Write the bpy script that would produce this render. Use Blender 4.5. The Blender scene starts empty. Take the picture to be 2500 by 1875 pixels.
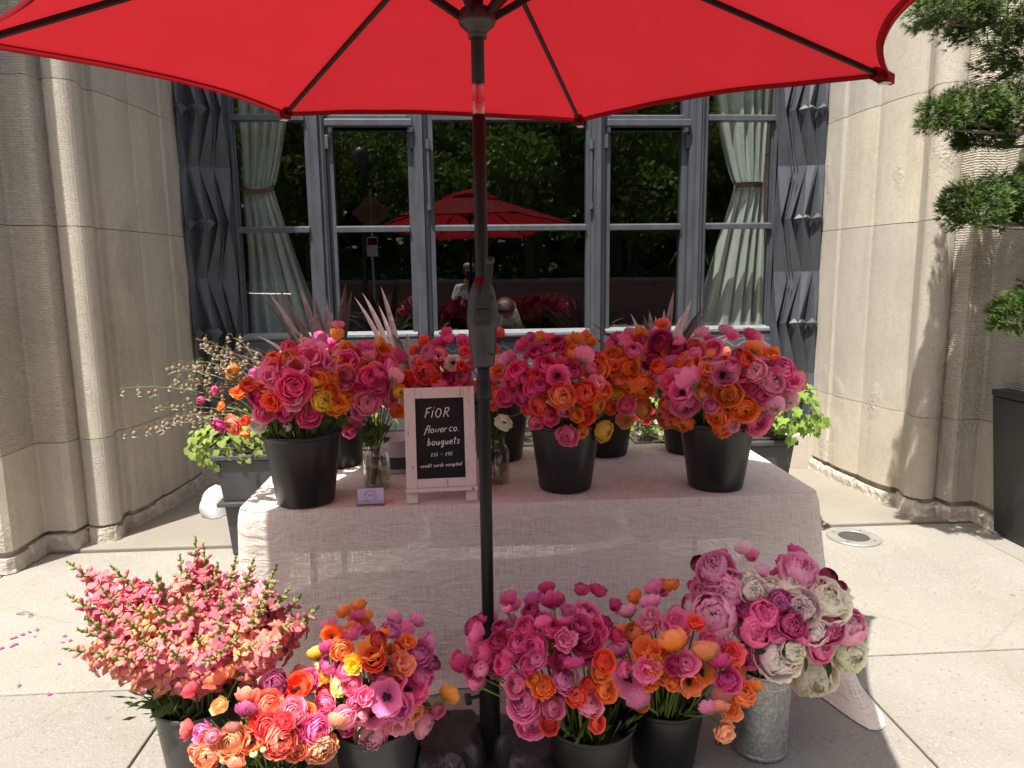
import bpy, bmesh, math, random
import numpy as np
from mathutils import Vector, Matrix, Quaternion, noise as mnoise
PI = math.pi
def rad(a): return math.radians(a)
sc = bpy.context.scene
C = sc.collection
random.seed(7)

# ------------------------------------------------------------------ camera
F_PX, PITCH, YAW, ROLL, CAM_H = 1725.0, rad(8.77), rad(3.44), rad(0.70), 1.62
def cam_matrix():
    cr, sr = math.cos(ROLL), math.sin(ROLL)
    Rr = Matrix(((cr, -sr, 0), (sr, cr, 0), (0, 0, 1)))
    base = Matrix(((1, 0, 0), (0, 0, 1), (0, -1, 0)))
    cp, sp = math.cos(PITCH), math.sin(PITCH)
    Rp = Matrix(((1, 0, 0), (0, cp, sp), (0, -sp, cp)))
    cy, sy = math.cos(YAW), math.sin(YAW)
    Ry = Matrix(((cy, sy, 0), (-sy, cy, 0), (0, 0, 1)))
    return Ry @ Rp @ base @ Rr
RM = cam_matrix()
CAM = Vector((0, 0, CAM_H))
def ray(u, v): return RM @ Vector(((u - 1250) / F_PX, (v - 937.5) / F_PX, 1.0))
def at_y(u, v, y):
    d = ray(u, v); return CAM + d * (y / d.y)
def at_z(u, v, z):
    d = ray(u, v); return CAM + d * ((z - CAM_H) / d.z)
cam_d = bpy.data.cameras.new('camera'); cam = bpy.data.objects.new('camera', cam_d); C.objects.link(cam)
cam_d.sensor_width = 36; cam_d.lens = F_PX / 2500 * 36; cam_d.clip_start = 0.02; cam_d.clip_end = 400
r_, u_, b_ = RM @ Vector((1, 0, 0)), RM @ Vector((0, -1, 0)), RM @ Vector((0, 0, -1))
cam.matrix_world = Matrix(((r_.x, u_.x, b_.x, CAM.x), (r_.y, u_.y, b_.y, CAM.y), (r_.z, u_.z, b_.z, CAM.z), (0, 0, 0, 1)))
sc.camera = cam

# ------------------------------------------------------------------ light
SUN_EL = rad(69.0)
sun_h = Vector((-0.585, -0.81, 0)).normalized()
SUN = Vector((sun_h.x * math.cos(SUN_EL), sun_h.y * math.cos(SUN_EL), math.sin(SUN_EL)))
w = bpy.data.worlds.new('World'); sc.world = w; w.use_nodes = True
nt = w.node_tree; bg = nt.nodes['Background']
sky = nt.nodes.new('ShaderNodeTexSky'); sky.sky_type = 'NISHITA'; sky.sun_disc = False
sky.sun_elevation = SUN_EL; sky.sun_rotation = math.atan2(sun_h.x, sun_h.y)
sky.air_density = 0.75; sky.dust_density = 4.0; sky.ozone_density = 0.3
nt.links.new(sky.outputs[0], bg.inputs[0]); bg.inputs[1].default_value = 0.112
sl = bpy.data.lights.new('sun', 'SUN'); sl.energy = 4.9; sl.angle = rad(0.53); sl.color = (1.0, 0.955, 0.885)
so = bpy.data.objects.new('sun', sl); C.objects.link(so); so.rotation_euler = SUN.to_track_quat('Z', 'Y').to_euler()
so.location = (-6, -10, 20)
vs = sc.view_settings; vs.view_transform = 'Standard'; vs.look = 'None'; vs.exposure = 0.90; vs.gamma = 1.0; vs.use_curve_mapping = False
sc.cycles.max_bounces = 10; sc.cycles.transparent_max_bounces = 24; sc.cycles.diffuse_bounces = 5
sc.cycles.caustics_reflective = False; sc.cycles.caustics_refractive = False
sc.cycles.sample_clamp_indirect = 6

# ------------------------------------------------------------------ material helpers
def new_mat(name):
    m = bpy.data.materials.new(name); m.use_nodes = True
    n = m.node_tree; n.nodes.clear()
    o = n.nodes.new('ShaderNodeOutputMaterial'); return m, n, o
def nd(n, t, **kw):
    x = n.nodes.new(t)
    for k, v in kw.items(): setattr(x, k, v)
    return x
def setin(x, **kw):
    for k, v in kw.items(): x.inputs[k.replace('_', ' ')].default_value = v
def ramp(n, fac, stops):
    r = nd(n, 'ShaderNodeValToRGB'); e = r.color_ramp.elements
    while len(e) > 1: e.remove(e[-1])
    e[0].position = stops[0][0]; e[0].color = tuple(stops[0][1]) + (1,) if len(stops[0][1]) == 3 else stops[0][1]
    for p, c in stops[1:]:
        k = e.new(p); k.color = tuple(c) + (1,) if len(c) == 3 else c
    n.links.new(fac, r.inputs[0]); return r.outputs[0]
def noise(n, vec, scale, detail=4, rough=0.55, dist=0.0):
    x = nd(n, 'ShaderNodeTexNoise'); setin(x, Scale=scale, Detail=detail, Roughness=rough, Distortion=dist)
    if vec is not None: n.links.new(vec, x.inputs['Vector'])
    return x.outputs['Fac']
def mapped(n, vec, scale=(1, 1, 1), loc=(0, 0, 0)):
    x = nd(n, 'ShaderNodeMapping'); x.inputs['Scale'].default_value = scale; x.inputs['Location'].default_value = loc
    n.links.new(vec, x.inputs['Vector']); return x.outputs[0]
def math_(n, op, a, b=None, clamp=False):
    x = nd(n, 'ShaderNodeMath', operation=op); x.use_clamp = clamp
    for i, s in enumerate((a, b)):
        if s is None: continue
        if isinstance(s, (int, float)): x.inputs[i].default_value = s
        else: n.links.new(s, x.inputs[i])
    return x.outputs[0]
def mixc(n, fac, a, b, blend='MIX'):
    x = nd(n, 'ShaderNodeMix', data_type='RGBA', blend_type=blend)
    for i, s in ((0, fac), (6, a), (7, b)):
        if isinstance(s, (int, float)): x.inputs[i].default_value = s
        elif isinstance(s, (tuple, list)): x.inputs[i].default_value = tuple(s) + (1,) if len(s) == 3 else s
        else: n.links.new(s, x.inputs[i])
    return x.outputs[2]
def bump(n, h, strength=0.3, dist=0.01, normal=None):
    x = nd(n, 'ShaderNodeBump'); setin(x, Strength=strength, Distance=dist); n.links.new(h, x.inputs['Height'])
    if normal is not None: n.links.new(normal, x.inputs['Normal'])
    return x.outputs[0]
def pos(n): return nd(n, 'ShaderNodeNewGeometry').outputs['Position']
def objc(n): return nd(n, 'ShaderNodeTexCoord').outputs['Object']
def principled(n, o, col=None, rough=0.5, metal=0.0, normal=None, spec=0.5):
    p = nd(n, 'ShaderNodeBsdfPrincipled'); setin(p, Roughness=rough, Metallic=metal)
    p.inputs['Specular IOR Level'].default_value = spec
    if col is not None:
        if isinstance(col, (tuple, list)): p.inputs['Base Color'].default_value = tuple(col) + (1,)
        else: n.links.new(col, p.inputs['Base Color'])
    if normal is not None: n.links.new(normal, p.inputs['Normal'])
    if o is not None: n.links.new(p.outputs[0], o.inputs[0])
    return p
def mat_var(name, c1, c2, scale=6, rough=0.5, metal=0.0, bscale=0, bstr=0.2, bdist=0.004, spec=0.5, stretch=(1, 1, 1), rvar=0.0):
    m, n, o = new_mat(name)
    v = mapped(n, objc(n), stretch)
    f = noise(n, v, scale, 5)
    col = mixc(n, ramp(n, f, [(0.35, (0, 0, 0)), (0.65, (1, 1, 1))]), c1, c2)
    nm = bump(n, noise(n, v, bscale, 4), bstr, bdist) if bscale else None
    p = principled(n, o, col, rough, metal, nm, spec)
    if rvar:
        n.links.new(math_(n, 'ADD', math_(n, 'MULTIPLY', noise(n, v, scale * 2.3, 3), rvar), rough - rvar / 2), p.inputs['Roughness'])
    return m

def mat_stone(name, tooled=False, c1=(0.66, 0.61, 0.515), c2=(0.56, 0.51, 0.425)):
    m, n, o = new_mat(name); P = pos(n)
    big = noise(n, P, 1.7, 4, 0.6)
    streak = noise(n, mapped(n, P, (7, 7, 0.6)), 1.0, 4, 0.6)
    col = mixc(n, ramp(n, big, [(0.3, (0, 0, 0)), (0.7, (1, 1, 1))]), c1, c2)
    col = mixc(n, math_(n, 'MULTIPLY', ramp(n, streak, [(0.5, (0, 0, 0)), (0.72, (1, 1, 1))]), 0.4), col, (0.42, 0.38, 0.32))
    warm = noise(n, mapped(n, P, (3, 3, 0.35), (5, 1, 2)), 1.0, 3)
    col = mixc(n, math_(n, 'MULTIPLY', ramp(n, warm, [(0.55, (0, 0, 0)), (0.75, (1, 1, 1))]), 0.35), col, (0.60, 0.52, 0.39))
    ob = nd(n, 'ShaderNodeObjectInfo').outputs['Random']
    hv = nd(n, 'ShaderNodeHueSaturation'); n.links.new(col, hv.inputs['Color']); n.links.new(math_(n, 'ADD', math_(n, 'MULTIPLY', ob, 0.20), 0.88), hv.inputs['Value']); n.links.new(math_(n, 'ADD', math_(n, 'MULTIPLY', ob, 0.4), 0.8), hv.inputs['Saturation']); col = hv.outputs[0]
    drip = noise(n, mapped(n, P, (16, 16, 0.5), (4, 2, 1)), 1.0, 3, 0.6); dmask = noise(n, P, 0.8, 2)
    col = mixc(n, math_(n, 'MULTIPLY', math_(n, 'MULTIPLY', ramp(n, drip, [(0.58, (0, 0, 0)), (0.70, (1, 1, 1))]), ramp(n, dmask, [(0.45, (0, 0, 0)), (0.6, (1, 1, 1))])), 0.35), col, (0.30, 0.26, 0.205))
    pit = nd(n, 'ShaderNodeTexVoronoi'); setin(pit, Scale=110.0); n.links.new(P, pit.inputs['Vector'])
    fine = noise(n, P, 120, 5, 0.75)
    pitr = ramp(n, pit.outputs['Distance'], [(0.0, (0, 0, 0)), (0.35, (1, 1, 1))])
    rub = noise(n, mapped(n, P, (1, 1, 0.55), (3.1, 0.4, 0.7)), 2.1, 2)
    rough_area = ramp(n, rub, [(0.55, (0, 0, 0)), (0.64, (1, 1, 1))])
    chunk = noise(n, P, 42, 3, 0.6)
    h = math_(n, 'ADD', fine, math_(n, 'MULTIPLY', pitr, 0.25))
    h = math_(n, 'ADD', h, math_(n, 'MULTIPLY', math_(n, 'MULTIPLY', chunk, rough_area), 3.5))
    if tooled:
        wv = nd(n, 'ShaderNodeTexWave', wave_type='BANDS', bands_direction='Z'); setin(wv, Scale=21.0, Distortion=4.5, Detail=3.0); wv.inputs['Detail Scale'].default_value = 2.2
        n.links.new(P, wv.inputs['Vector'])
        h = math_(n, 'ADD', h, math_(n, 'MULTIPLY', wv.outputs['Fac'], 0.8))
    col = mixc(n, math_(n, 'MULTIPLY', ramp(n, fine, [(0.3, (1, 1, 1)), (0.55, (0, 0, 0))]), 0.35), col, (0.25, 0.22, 0.18))
    mott = noise(n, P, 22, 5, 0.7)
    col = mixc(n, math_(n, 'MULTIPLY', ramp(n, mott, [(0.45, (0, 0, 0)), (0.7, (1, 1, 1))]), 0.22), col, (0.34, 0.30, 0.25))
    principled(n, o, col, 0.9, 0, bump(n, h, 1.0, 0.009), 0.2)
    return m
def mat_concrete(name, c1, c2, agg=True, dirt=0.35):
    m, n, o = new_mat(name); P = pos(n)
    big = noise(n, P, 1.3, 5, 0.6)
    col = mixc(n, ramp(n, big, [(0.35, (0, 0, 0)), (0.68, (1, 1, 1))]), c1, c2)
    fine = noise(n, P, 140, 4, 0.7)
    if agg:
        vo = nd(n, 'ShaderNodeTexVoronoi'); setin(vo, Scale=70.0, Randomness=1.0); n.links.new(P, vo.inputs['Vector'])
        tone = ramp(n, vo.outputs['Color'], [(0.0, (0.06, 0.055, 0.05)), (0.16, (0.13, 0.115, 0.095)), (0.24, (0.28, 0.265, 0.23)), (0.8, (0.38, 0.355, 0.31)), (1.0, (0.22, 0.19, 0.15))])
        near = ramp(n, vo.outputs['Distance'], [(0.25, (1, 1, 1)), (0.5, (0, 0, 0))])
        msk = noise(n, P, 9, 3)
        col = mixc(n, math_(n, 'MULTIPLY', near, math_(n, 'MULTIPLY', ramp(n, msk, [(0.3, (0.2, 0.2, 0.2)), (0.7, (1, 1, 1))]), 0.75)), col, tone)
        h = math_(n, 'ADD', math_(n, 'MULTIPLY', near, 0.8), fine)
    else: h = fine
    sp2 = noise(n, P, 34, 4, 0.75)
    col = mixc(n, math_(n, 'MULTIPLY', ramp(n, sp2, [(0.56, (0, 0, 0)), (0.68, (1, 1, 1))]), 0.30), col, (0.17, 0.155, 0.13))
    big2 = noise(n, mapped(n, P, (1, 1, 1), (2, 9, 0)), 0.9, 4, 0.6)
    col = mixc(n, math_(n, 'MULTIPLY', ramp(n, big2, [(0.45, (0, 0, 0)), (0.62, (1, 1, 1))]), 0.25), col, (0.24, 0.215, 0.175))
    ob = nd(n, 'ShaderNodeObjectInfo').outputs['Random']
    hv = nd(n, 'ShaderNodeHueSaturation'); n.links.new(col, hv.inputs['Color']); n.links.new(math_(n, 'ADD', math_(n, 'MULTIPLY', ob, 0.14), 0.92), hv.inputs['Value']); col = hv.outputs[0]
    gum = nd(n, 'ShaderNodeTexVoronoi'); setin(gum, Scale=3.1); n.links.new(P, gum.inputs['Vector'])
    col = mixc(n, math_(n, 'MULTIPLY', ramp(n, gum.outputs['Distance'], [(0.035, (1, 1, 1)), (0.05, (0, 0, 0))]), 0.5), col, (0.10, 0.09, 0.08))
    crk = nd(n, 'ShaderNodeTexVoronoi', feature='DISTANCE_TO_EDGE'); setin(crk, Scale=0.55); n.links.new(mixc(n, 0.12, P, nd(n, 'ShaderNodeTexNoise').outputs['Color']), crk.inputs['Vector'])
    col = mixc(n, math_(n, 'MULTIPLY', ramp(n, crk.outputs['Distance'], [(0.0, (1, 1, 1)), (0.003, (0, 0, 0))]), 0.25), col, (0.12, 0.105, 0.085))
    dn = noise(n, mapped(n, P, (1, 1, 1), (7, 3, 0)), 3.2, 6, 0.65)
    col = mixc(n, math_(n, 'MULTIPLY', ramp(n, dn, [(0.52, (0, 0, 0)), (0.75, (1, 1, 1))]), dirt), col, (0.23, 0.195, 0.145))
    principled(n, o, col, 0.88, 0, bump(n, h, 0.5, 0.003), 0.25)
    return m
M = {}
M['stone'] = mat_stone('limestone'); M['tooled'] = mat_stone('tooled_limestone', True)
M['rubble'] = mat_var('rough_mortar', (0.40, 0.355, 0.295), (0.54, 0.485, 0.41), 9, 0.95, 0, 28, 0.9, 0.02, 0.2)
M['mortar'] = mat_var('old_joint', (0.20, 0.175, 0.145), (0.40, 0.36, 0.30), 9, 0.95)
M['slab'] = mat_concrete('aggregate_concrete', (0.275, 0.260, 0.226), (0.228, 0.214, 0.184))
M['smooth_slab'] = mat_concrete('worn_concrete', (0.262, 0.236, 0.20), (0.21, 0.186, 0.153), False, 0.5)
M['soil_joint'] = mat_var('joint_dirt', (0.16, 0.145, 0.12), (0.27, 0.245, 0.20), 30, 0.95)
M['asphalt'] = mat_var('asphalt', (0.045, 0.045, 0.047), (0.07, 0.07, 0.07), 8, 0.9, 0, 120, 0.4, 0.004)
M['frame'] = mat_var('grey_frame_paint', (0.050, 0.057, 0.068), (0.072, 0.080, 0.092), 14, 0.42, 0, 60, 0.25, 0.002, 0.5, (1, 1, 0.3), 0.2)
M['frame_lit_edge'] = mat_var('frame_sunlit_edges', (0.20, 0.212, 0.23), (0.15, 0.16, 0.175), 30, 0.38, 0, 80, 0.2, 0.002)  # paler copy of the frame paint; sun highlights on edges put into the colour
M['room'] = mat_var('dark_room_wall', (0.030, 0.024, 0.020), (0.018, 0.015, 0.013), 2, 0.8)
def mat_bucket(name, c):
    m, n, o = new_mat(name); v = objc(n); r = nd(n, 'ShaderNodeObjectInfo').outputs['Random']
    sc1 = noise(n, mapped(n, v, (40, 40, 4)), 1.0, 5, 0.7); sc2 = noise(n, v, 7, 3)
    scuff = math_(n, 'MULTIPLY', ramp(n, sc1, [(0.60, (0, 0, 0)), (0.68, (1, 1, 1))]), ramp(n, sc2, [(0.45, (0, 0, 0)), (0.6, (1, 1, 1))]))
    drop = nd(n, 'ShaderNodeTexVoronoi'); setin(drop, Scale=38.0); n.links.new(v, drop.inputs['Vector'])
    mark = math_(n, 'MULTIPLY', ramp(n, drop.outputs['Distance'], [(0.10, (1, 1, 1)), (0.14, (0, 0, 0))]), ramp(n, noise(n, v, 5, 2), [(0.5, (0, 0, 0)), (0.62, (1, 1, 1))]))
    col = mixc(n, math_(n, 'MULTIPLY', math_(n, 'ADD', scuff, mark), 0.22, True), c, (0.16, 0.15, 0.14))
    p = principled(n, o, col, 0.4, 0, bump(n, noise(n, v, 6, 2), 0.06, 0.01), 0.5)
    n.links.new(math_(n, 'ADD', math_(n, 'ADD', math_(n, 'MULTIPLY', sc2, 0.22), math_(n, 'MULTIPLY', r, 0.10)), 0.22), p.inputs['Roughness'])
    return m
M['black_plastic'] = mat_bucket('black_bucket_plastic', (0.010, 0.0098, 0.0095))
M['grey_plastic'] = mat_bucket('grey_bucket_plastic', (0.048, 0.047, 0.046))
M['planter'] = mat_var('dark_planter', (0.045, 0.048, 0.052), (0.07, 0.073, 0.077), 7, 0.4, 0, 30, 0.1, 0.003)
M['soil'] = mat_var('potting_soil', (0.03, 0.02, 0.013), (0.06, 0.045, 0.03), 40, 0.95, 0, 60, 0.8, 0.01)
M['pole'] = mat_var('bronze_pole_metal', (0.012, 0.011, 0.0105), (0.016, 0.015, 0.014), 3, 0.42, 0.0, spec=0.22)
M['housing'] = mat_var('taupe_housing_plastic', (0.018, 0.017, 0.016), (0.024, 0.022, 0.021), 9, 0.38, 0, 160, 0.08, 0.001)
M['dark_plastic'] = mat_var('dark_hardware', (0.02, 0.02, 0.02), (0.03, 0.03, 0.03), 9, 0.4)
M['bag'] = mat_var('black_vinyl', (0.020, 0.017, 0.017), (0.035, 0.030, 0.029), 4, 0.5, 0, 13, 0.5, 0.03, 0.5, (1, 1, 1), 0.3)
M['bark'] = mat_var('bark', (0.10, 0.075, 0.055), (0.18, 0.14, 0.11), 14, 0.9, 0, 40, 0.8, 0.01)
M['white'] = mat_var('white_plastic', (0.62, 0.62, 0.63), (0.52, 0.52, 0.54), 5, 0.5, 0, 9, 0.3, 0.02)
M['steel'] = mat_var('brushed_steel', (0.42, 0.41, 0.39), (0.34, 0.33, 0.31), 12, 0.5, 0.6, 60, 0.1, 0.002)
M['wash'] = mat_var('whitewashed_wood', (0.74, 0.66, 0.60), (0.62, 0.53, 0.47), 5, 0.75, 0, 60, 0.3, 0.002, 0.3, (6, 6, 1))
M['board'] = mat_var('chalkboard', (0.012, 0.011, 0.012), (0.019, 0.017, 0.018), 5, 0.75, 0, 0, spec=0.25)
M['chalk'] = mat_var('chalk', (0.82, 0.80, 0.78), (0.72, 0.70, 0.69), 90, 0.9)
M['card'] = mat_var('lilac_card', (0.60, 0.52, 0.72), (0.57, 0.49, 0.69), 4, 0.5)
M['ink'] = mat_var('dark_ink', (0.05, 0.035, 0.06), (0.09, 0.07, 0.1), 60, 0.7)
M['tabletop'] = mat_var('table_laminate', (0.55, 0.54, 0.52), (0.5, 0.49, 0.47), 3, 0.5)
M['skin'] = mat_var('skin', (0.52, 0.33, 0.25), (0.48, 0.29, 0.21), 8, 0.5)
M['shirt'] = mat_var('white_shirt', (0.74, 0.77, 0.84), (0.66, 0.70, 0.79), 9, 0.85, 0, 14, 0.3, 0.02)
M['trousers'] = mat_var('navy_trousers', (0.03, 0.04, 0.06), (0.045, 0.055, 0.08), 9, 0.85)
M['grey_hair'] = mat_var('grey_hair', (0.45, 0.43, 0.41), (0.3, 0.28, 0.27), 40, 0.6, stretch=(1, 1, 0.2))
M['brown_hair'] = mat_var('brown_hair', (0.018, 0.013, 0.010), (0.06, 0.044, 0.034), 34, 0.38, 0, 90, 0.8, 0.01, 0.6, (1, 1, 0.08))
M['red_brick'] = None
M['car_paint'] = mat_var('dark_car_paint', (0.03, 0.033, 0.04), (0.035, 0.038, 0.045), 2, 0.18)
M['tyre'] = mat_var('tyre_rubber', (0.015, 0.015, 0.015), (0.022, 0.022, 0.022), 9, 0.8)
M['sign_yellow'] = mat_var('sign_amber', (0.20, 0.085, 0.010), (0.17, 0.07, 0.008), 3, 0.5)
M['sign_black'] = mat_var('sign_black', (0.02, 0.02, 0.02), (0.03, 0.03, 0.03), 3, 0.5)
M['tie'] = mat_var('brown_tie_band', (0.16, 0.075, 0.04), (0.10, 0.05, 0.03), 30, 0.7, 0, 60, 0.5, 0.003)

# galvanised
def _galv():
    m, n, o = new_mat('galvanised_metal'); v = objc(n)
    vo = nd(n, 'ShaderNodeTexVoronoi'); setin(vo, Scale=110.0); n.links.new(v, vo.inputs['Vector'])
    f = vo.outputs['Color']
    col = mixc(n, ramp(n, f, [(0.2, (0, 0, 0)), (0.9, (1, 1, 1))]), (0.40, 0.41, 0.42), (0.62, 0.63, 0.64))
    p = principled(n, o, col, 0.4, 0.85, bump(n, noise(n, v, 25, 3), 0.12, 0.004))
    n.links.new(math_(n, 'ADD', math_(n, 'MULTIPLY', noise(n, v, 30, 4), 0.4), 0.2), p.inputs['Roughness'])
    return m
M['galv'] = _galv()
# glass panes: reflect by fresnel, pass the rest, slightly wavy like old glass
def _glass():
    m, n, o = new_mat('window_glass')
    nm = bump(n, noise(n, pos(n), 1.6, 1), 0.012, 0.05)
    lw = nd(n, 'ShaderNodeLayerWeight'); lw.inputs[0].default_value = 0.5
    fr_o = math_(n, 'ADD', math_(n, 'MULTIPLY', math_(n, 'POWER', lw.outputs['Facing'], 5.0), 0.7), 0.095)
    g = nd(n, 'ShaderNodeBsdfGlossy'); g.inputs['Roughness'].default_value = 0.0; n.links.new(nm, g.inputs['Normal'])
    t = nd(n, 'ShaderNodeBsdfTransparent'); t.inputs[0].default_value = (0.93, 0.95, 0.94, 1)
    x = nd(n, 'ShaderNodeMixShader'); n.links.new(fr_o, x.inputs[0]); n.links.new(t.outputs[0], x.inputs[1]); n.links.new(g.outputs[0], x.inputs[2])
    n.links.new(x.outputs[0], o.inputs[0]); return m
M['glass'] = _glass()
def _clear(name, tint):
    m, n, o = new_mat(name)
    lw = nd(n, 'ShaderNodeLayerWeight'); lw.inputs[0].default_value = 0.35
    g = nd(n, 'ShaderNodeBsdfGlossy'); g.inputs['Roughness'].default_value = 0.06
    t = nd(n, 'ShaderNodeBsdfTransparent'); t.inputs[0].default_value = tint + (1,)
    x = nd(n, 'ShaderNodeMixShader')
    n.links.new(math_(n, 'ADD', math_(n, 'MULTIPLY', lw.outputs['Facing'], 0.55), 0.06), x.inputs[0]); n.links.new(t.outputs[0], x.inputs[1]); n.links.new(g.outputs[0], x.inputs[2])
    n.links.new(x.outputs[0], o.inputs[0]); return m
M['jar'] = _clear('jar_glass', (0.90, 0.93, 0.92)); M['water'] = _clear('jar_water', (0.80, 0.82, 0.72)); M['tube'] = _clear('clear_sleeve', (0.82, 0.8, 0.78))

# thin lit-through materials (cloth, petals, leaves)
def mat_thin(name, col, trans=0.4, tcol=None, rough=0.6, spec=0.3, bscale=0, bstr=0.2, bdist=0.002, builder=None):
    m, n, o = new_mat(name)
    if builder: c, tc, nm = builder(n)
    else:
        f = noise(n, objc(n), 9, 4); c = mixc(n, f, tuple(x * 0.85 for x in col), tuple(min(1, x * 1.12) for x in col))
        tc = tcol or col; nm = bump(n, noise(n, objc(n), bscale, 4), bstr, bdist) if bscale else None
    p = principled(n, None, c, rough, 0, nm, spec)
    t = nd(n, 'ShaderNodeBsdfTranslucent')
    if isinstance(tc, (tuple, list)): t.inputs[0].default_value = tuple(tc) + (1,)
    else: n.links.new(tc, t.inputs[0])
    x = nd(n, 'ShaderNodeMixShader'); x.inputs[0].default_value = trans
    n.links.new(p.outputs[0], x.inputs[1]); n.links.new(t.outputs[0], x.inputs[2]); n.links.new(x.outputs[0], o.inputs[0])
    return m
def _canopy(n):
    P = objc(n)
    f = noise(n, P, 5, 3); c = mixc(n, f, (0.25, 0.008, 0.012), (0.28, 0.010, 0.014))
    wv = noise(n, mapped(n, P, (1, 1, 1)), 420, 2)
    return c, mixc(n, noise(n, P, 2.2, 5, 0.65), (0.245, 0.010, 0.014), (0.325, 0.014, 0.020)), bump(n, wv, 0.3, 0.002)
M['canopy'] = mat_thin('red_canopy_fabric', None, 0.52, rough=0.75, spec=0.15, builder=_canopy)
def _petal(vc):
    def f(n):
        if vc:
            a = nd(n, 'ShaderNodeAttribute', attribute_name='tint').outputs['Color']
        else:
            a = nd(n, 'ShaderNodeObjectInfo').outputs['Color']
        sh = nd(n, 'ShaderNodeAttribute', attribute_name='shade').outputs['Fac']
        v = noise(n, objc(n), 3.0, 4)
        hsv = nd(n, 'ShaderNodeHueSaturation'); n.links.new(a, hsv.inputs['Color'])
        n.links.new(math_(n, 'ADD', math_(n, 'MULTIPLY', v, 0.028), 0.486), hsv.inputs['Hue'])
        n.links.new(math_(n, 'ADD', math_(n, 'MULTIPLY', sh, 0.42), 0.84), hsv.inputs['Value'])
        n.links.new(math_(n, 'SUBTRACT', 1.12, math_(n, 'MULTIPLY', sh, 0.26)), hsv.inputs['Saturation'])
        c = hsv.outputs[0]
        return c, c, bump(n, noise(n, mapped(n, objc(n), (1, 1, 0.25)), 13, 4), 0.3, 0.03)
    return f
M['petal'] = mat_thin('petal', None, 0.38, rough=0.55, spec=0.25, builder=_petal(False))
M['petal_vc'] = mat_thin('petal_mixed', None, 0.38, rough=0.55, spec=0.25, builder=_petal(True))
def _snap(n):
    a = nd(n, 'ShaderNodeObjectInfo').outputs['Color']
    lip = nd(n, 'ShaderNodeAttribute', attribute_name='shade').outputs['Fac']
    v = noise(n, objc(n), 60, 3)
    c = mixc(n, math_(n, 'MULTIPLY', v, 0.7), a, (0.78, 0.33, 0.34))
    c = mixc(n, math_(n, 'MULTIPLY', ramp(n, lip, [(0.55, (0, 0, 0)), (0.8, (1, 1, 1))]), 0.55), c, (0.85, 0.45, 0.10))
    return c, c, None
M['snap'] = mat_thin('snapdragon_petal', None, 0.38, rough=0.55, spec=0.25, builder=_snap)
M['stem'] = mat_thin('flower_stem', (0.16, 0.22, 0.055), 0.12, rough=0.5)
M['stem_dark'] = mat_thin('dry_stem', (0.16, 0.15, 0.06), 0.1, rough=0.6)
M['leaf'] = mat_thin('flower_leaf', (0.095, 0.15, 0.04), 0.3, rough=0.5)
M['leaf_dark'] = mat_thin('peony_leaf', (0.025, 0.055, 0.016), 0.25, rough=0.4)
M['bud'] = mat_thin('green_bud', (0.30, 0.32, 0.10), 0.25, rough=0.6)
M['bell'] = mat_thin('campion_bell', (0.40, 0.325, 0.235), 0.45, rough=0.6)
M['bell_tip'] = mat_thin('campion_petal', (0.78, 0.70, 0.60), 0.45, rough=0.6)
M['eye'] = mat_var('dark_flower_eye', (0.010, 0.006, 0.010), (0.03, 0.012, 0.02), 30, 0.7, 0, 60, 0.8, 0.01)
M['eye_gold'] = mat_var('golden_stamens', (0.75, 0.50, 0.12), (0.62, 0.36, 0.06), 30, 0.7, 0, 60, 0.8, 0.01)
M['eye_green'] = mat_var('green_flower_eye', (0.16, 0.17, 0.05), (0.10, 0.10, 0.04), 30, 0.7)
def _leafb(c1, c2):
    def f(n):
        r = nd(n, 'ShaderNodeObjectInfo').outputs['Random']
        v = noise(n, objc(n), 7, 4)
        c = mixc(n, math_(n, 'ADD', math_(n, 'MULTIPLY', r, 0.7), math_(n, 'MULTIPLY', v, 0.3)), c1, c2)
        return c, c, bump(n, noise(n, objc(n), 14, 3), 0.4, 0.02)
    return f
M['ivy'] = mat_thin('ivy_leaf', None, 0.42, rough=0.45, spec=0.4, builder=_leafb((0.17, 0.30, 0.05), (0.36, 0.50, 0.09)))
M['lime'] = mat_thin('lime_leaf', None, 0.42, rough=0.45, spec=0.4, builder=_leafb((0.20, 0.30, 0.07), (0.40, 0.50, 0.12)))
M['cordyline'] = mat_thin('cordyline_leaf', None, 0.18, rough=0.5, spec=0.25, builder=_leafb((0.055, 0.026, 0.03), (0.15, 0.09, 0.09)))
def _fol(c1, c2, sc_=3):
    def f(n):
        v = noise(n, pos(n), sc_, 4)
        w = nd(n, 'ShaderNodeTexWhiteNoise', noise_dimensions='3D')
        n.links.new(mapped(n, pos(n), (9, 9, 9)), w.inputs['Vector'])
        c = mixc(n, ramp(n, v, [(0.35, (0, 0, 0)), (0.65, (1, 1, 1))]), c1, c2)
        return c, c, None
    return f
M['juniper'] = mat_thin('juniper_foliage', None, 0.3, rough=0.5, builder=_fol((0.055, 0.11, 0.022), (0.13, 0.20, 0.04), 9))
M['tree_leaf'] = mat_thin('tree_foliage', None, 0.45, rough=0.5, builder=_fol((0.07, 0.13, 0.02), (0.16, 0.24, 0.045), 0.8))
M['hedge'] = mat_thin('hedge_foliage', None, 0.4, rough=0.5, builder=_fol((0.05, 0.10, 0.02), (0.12, 0.18, 0.04), 2))
def _curtain(n):
    P = pos(n); f = noise(n, mapped(n, P, (60, 60, 500)), 1.0, 3)
    c = mixc(n, f, (0.52, 0.565, 0.525), (0.63, 0.665, 0.62))
    return c, (0.5, 0.54, 0.49), bump(n, f, 0.2, 0.001)
M['curtain'] = mat_thin('sage_curtain', None, 0.15, rough=0.85, spec=0.1, builder=_curtain)
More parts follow.
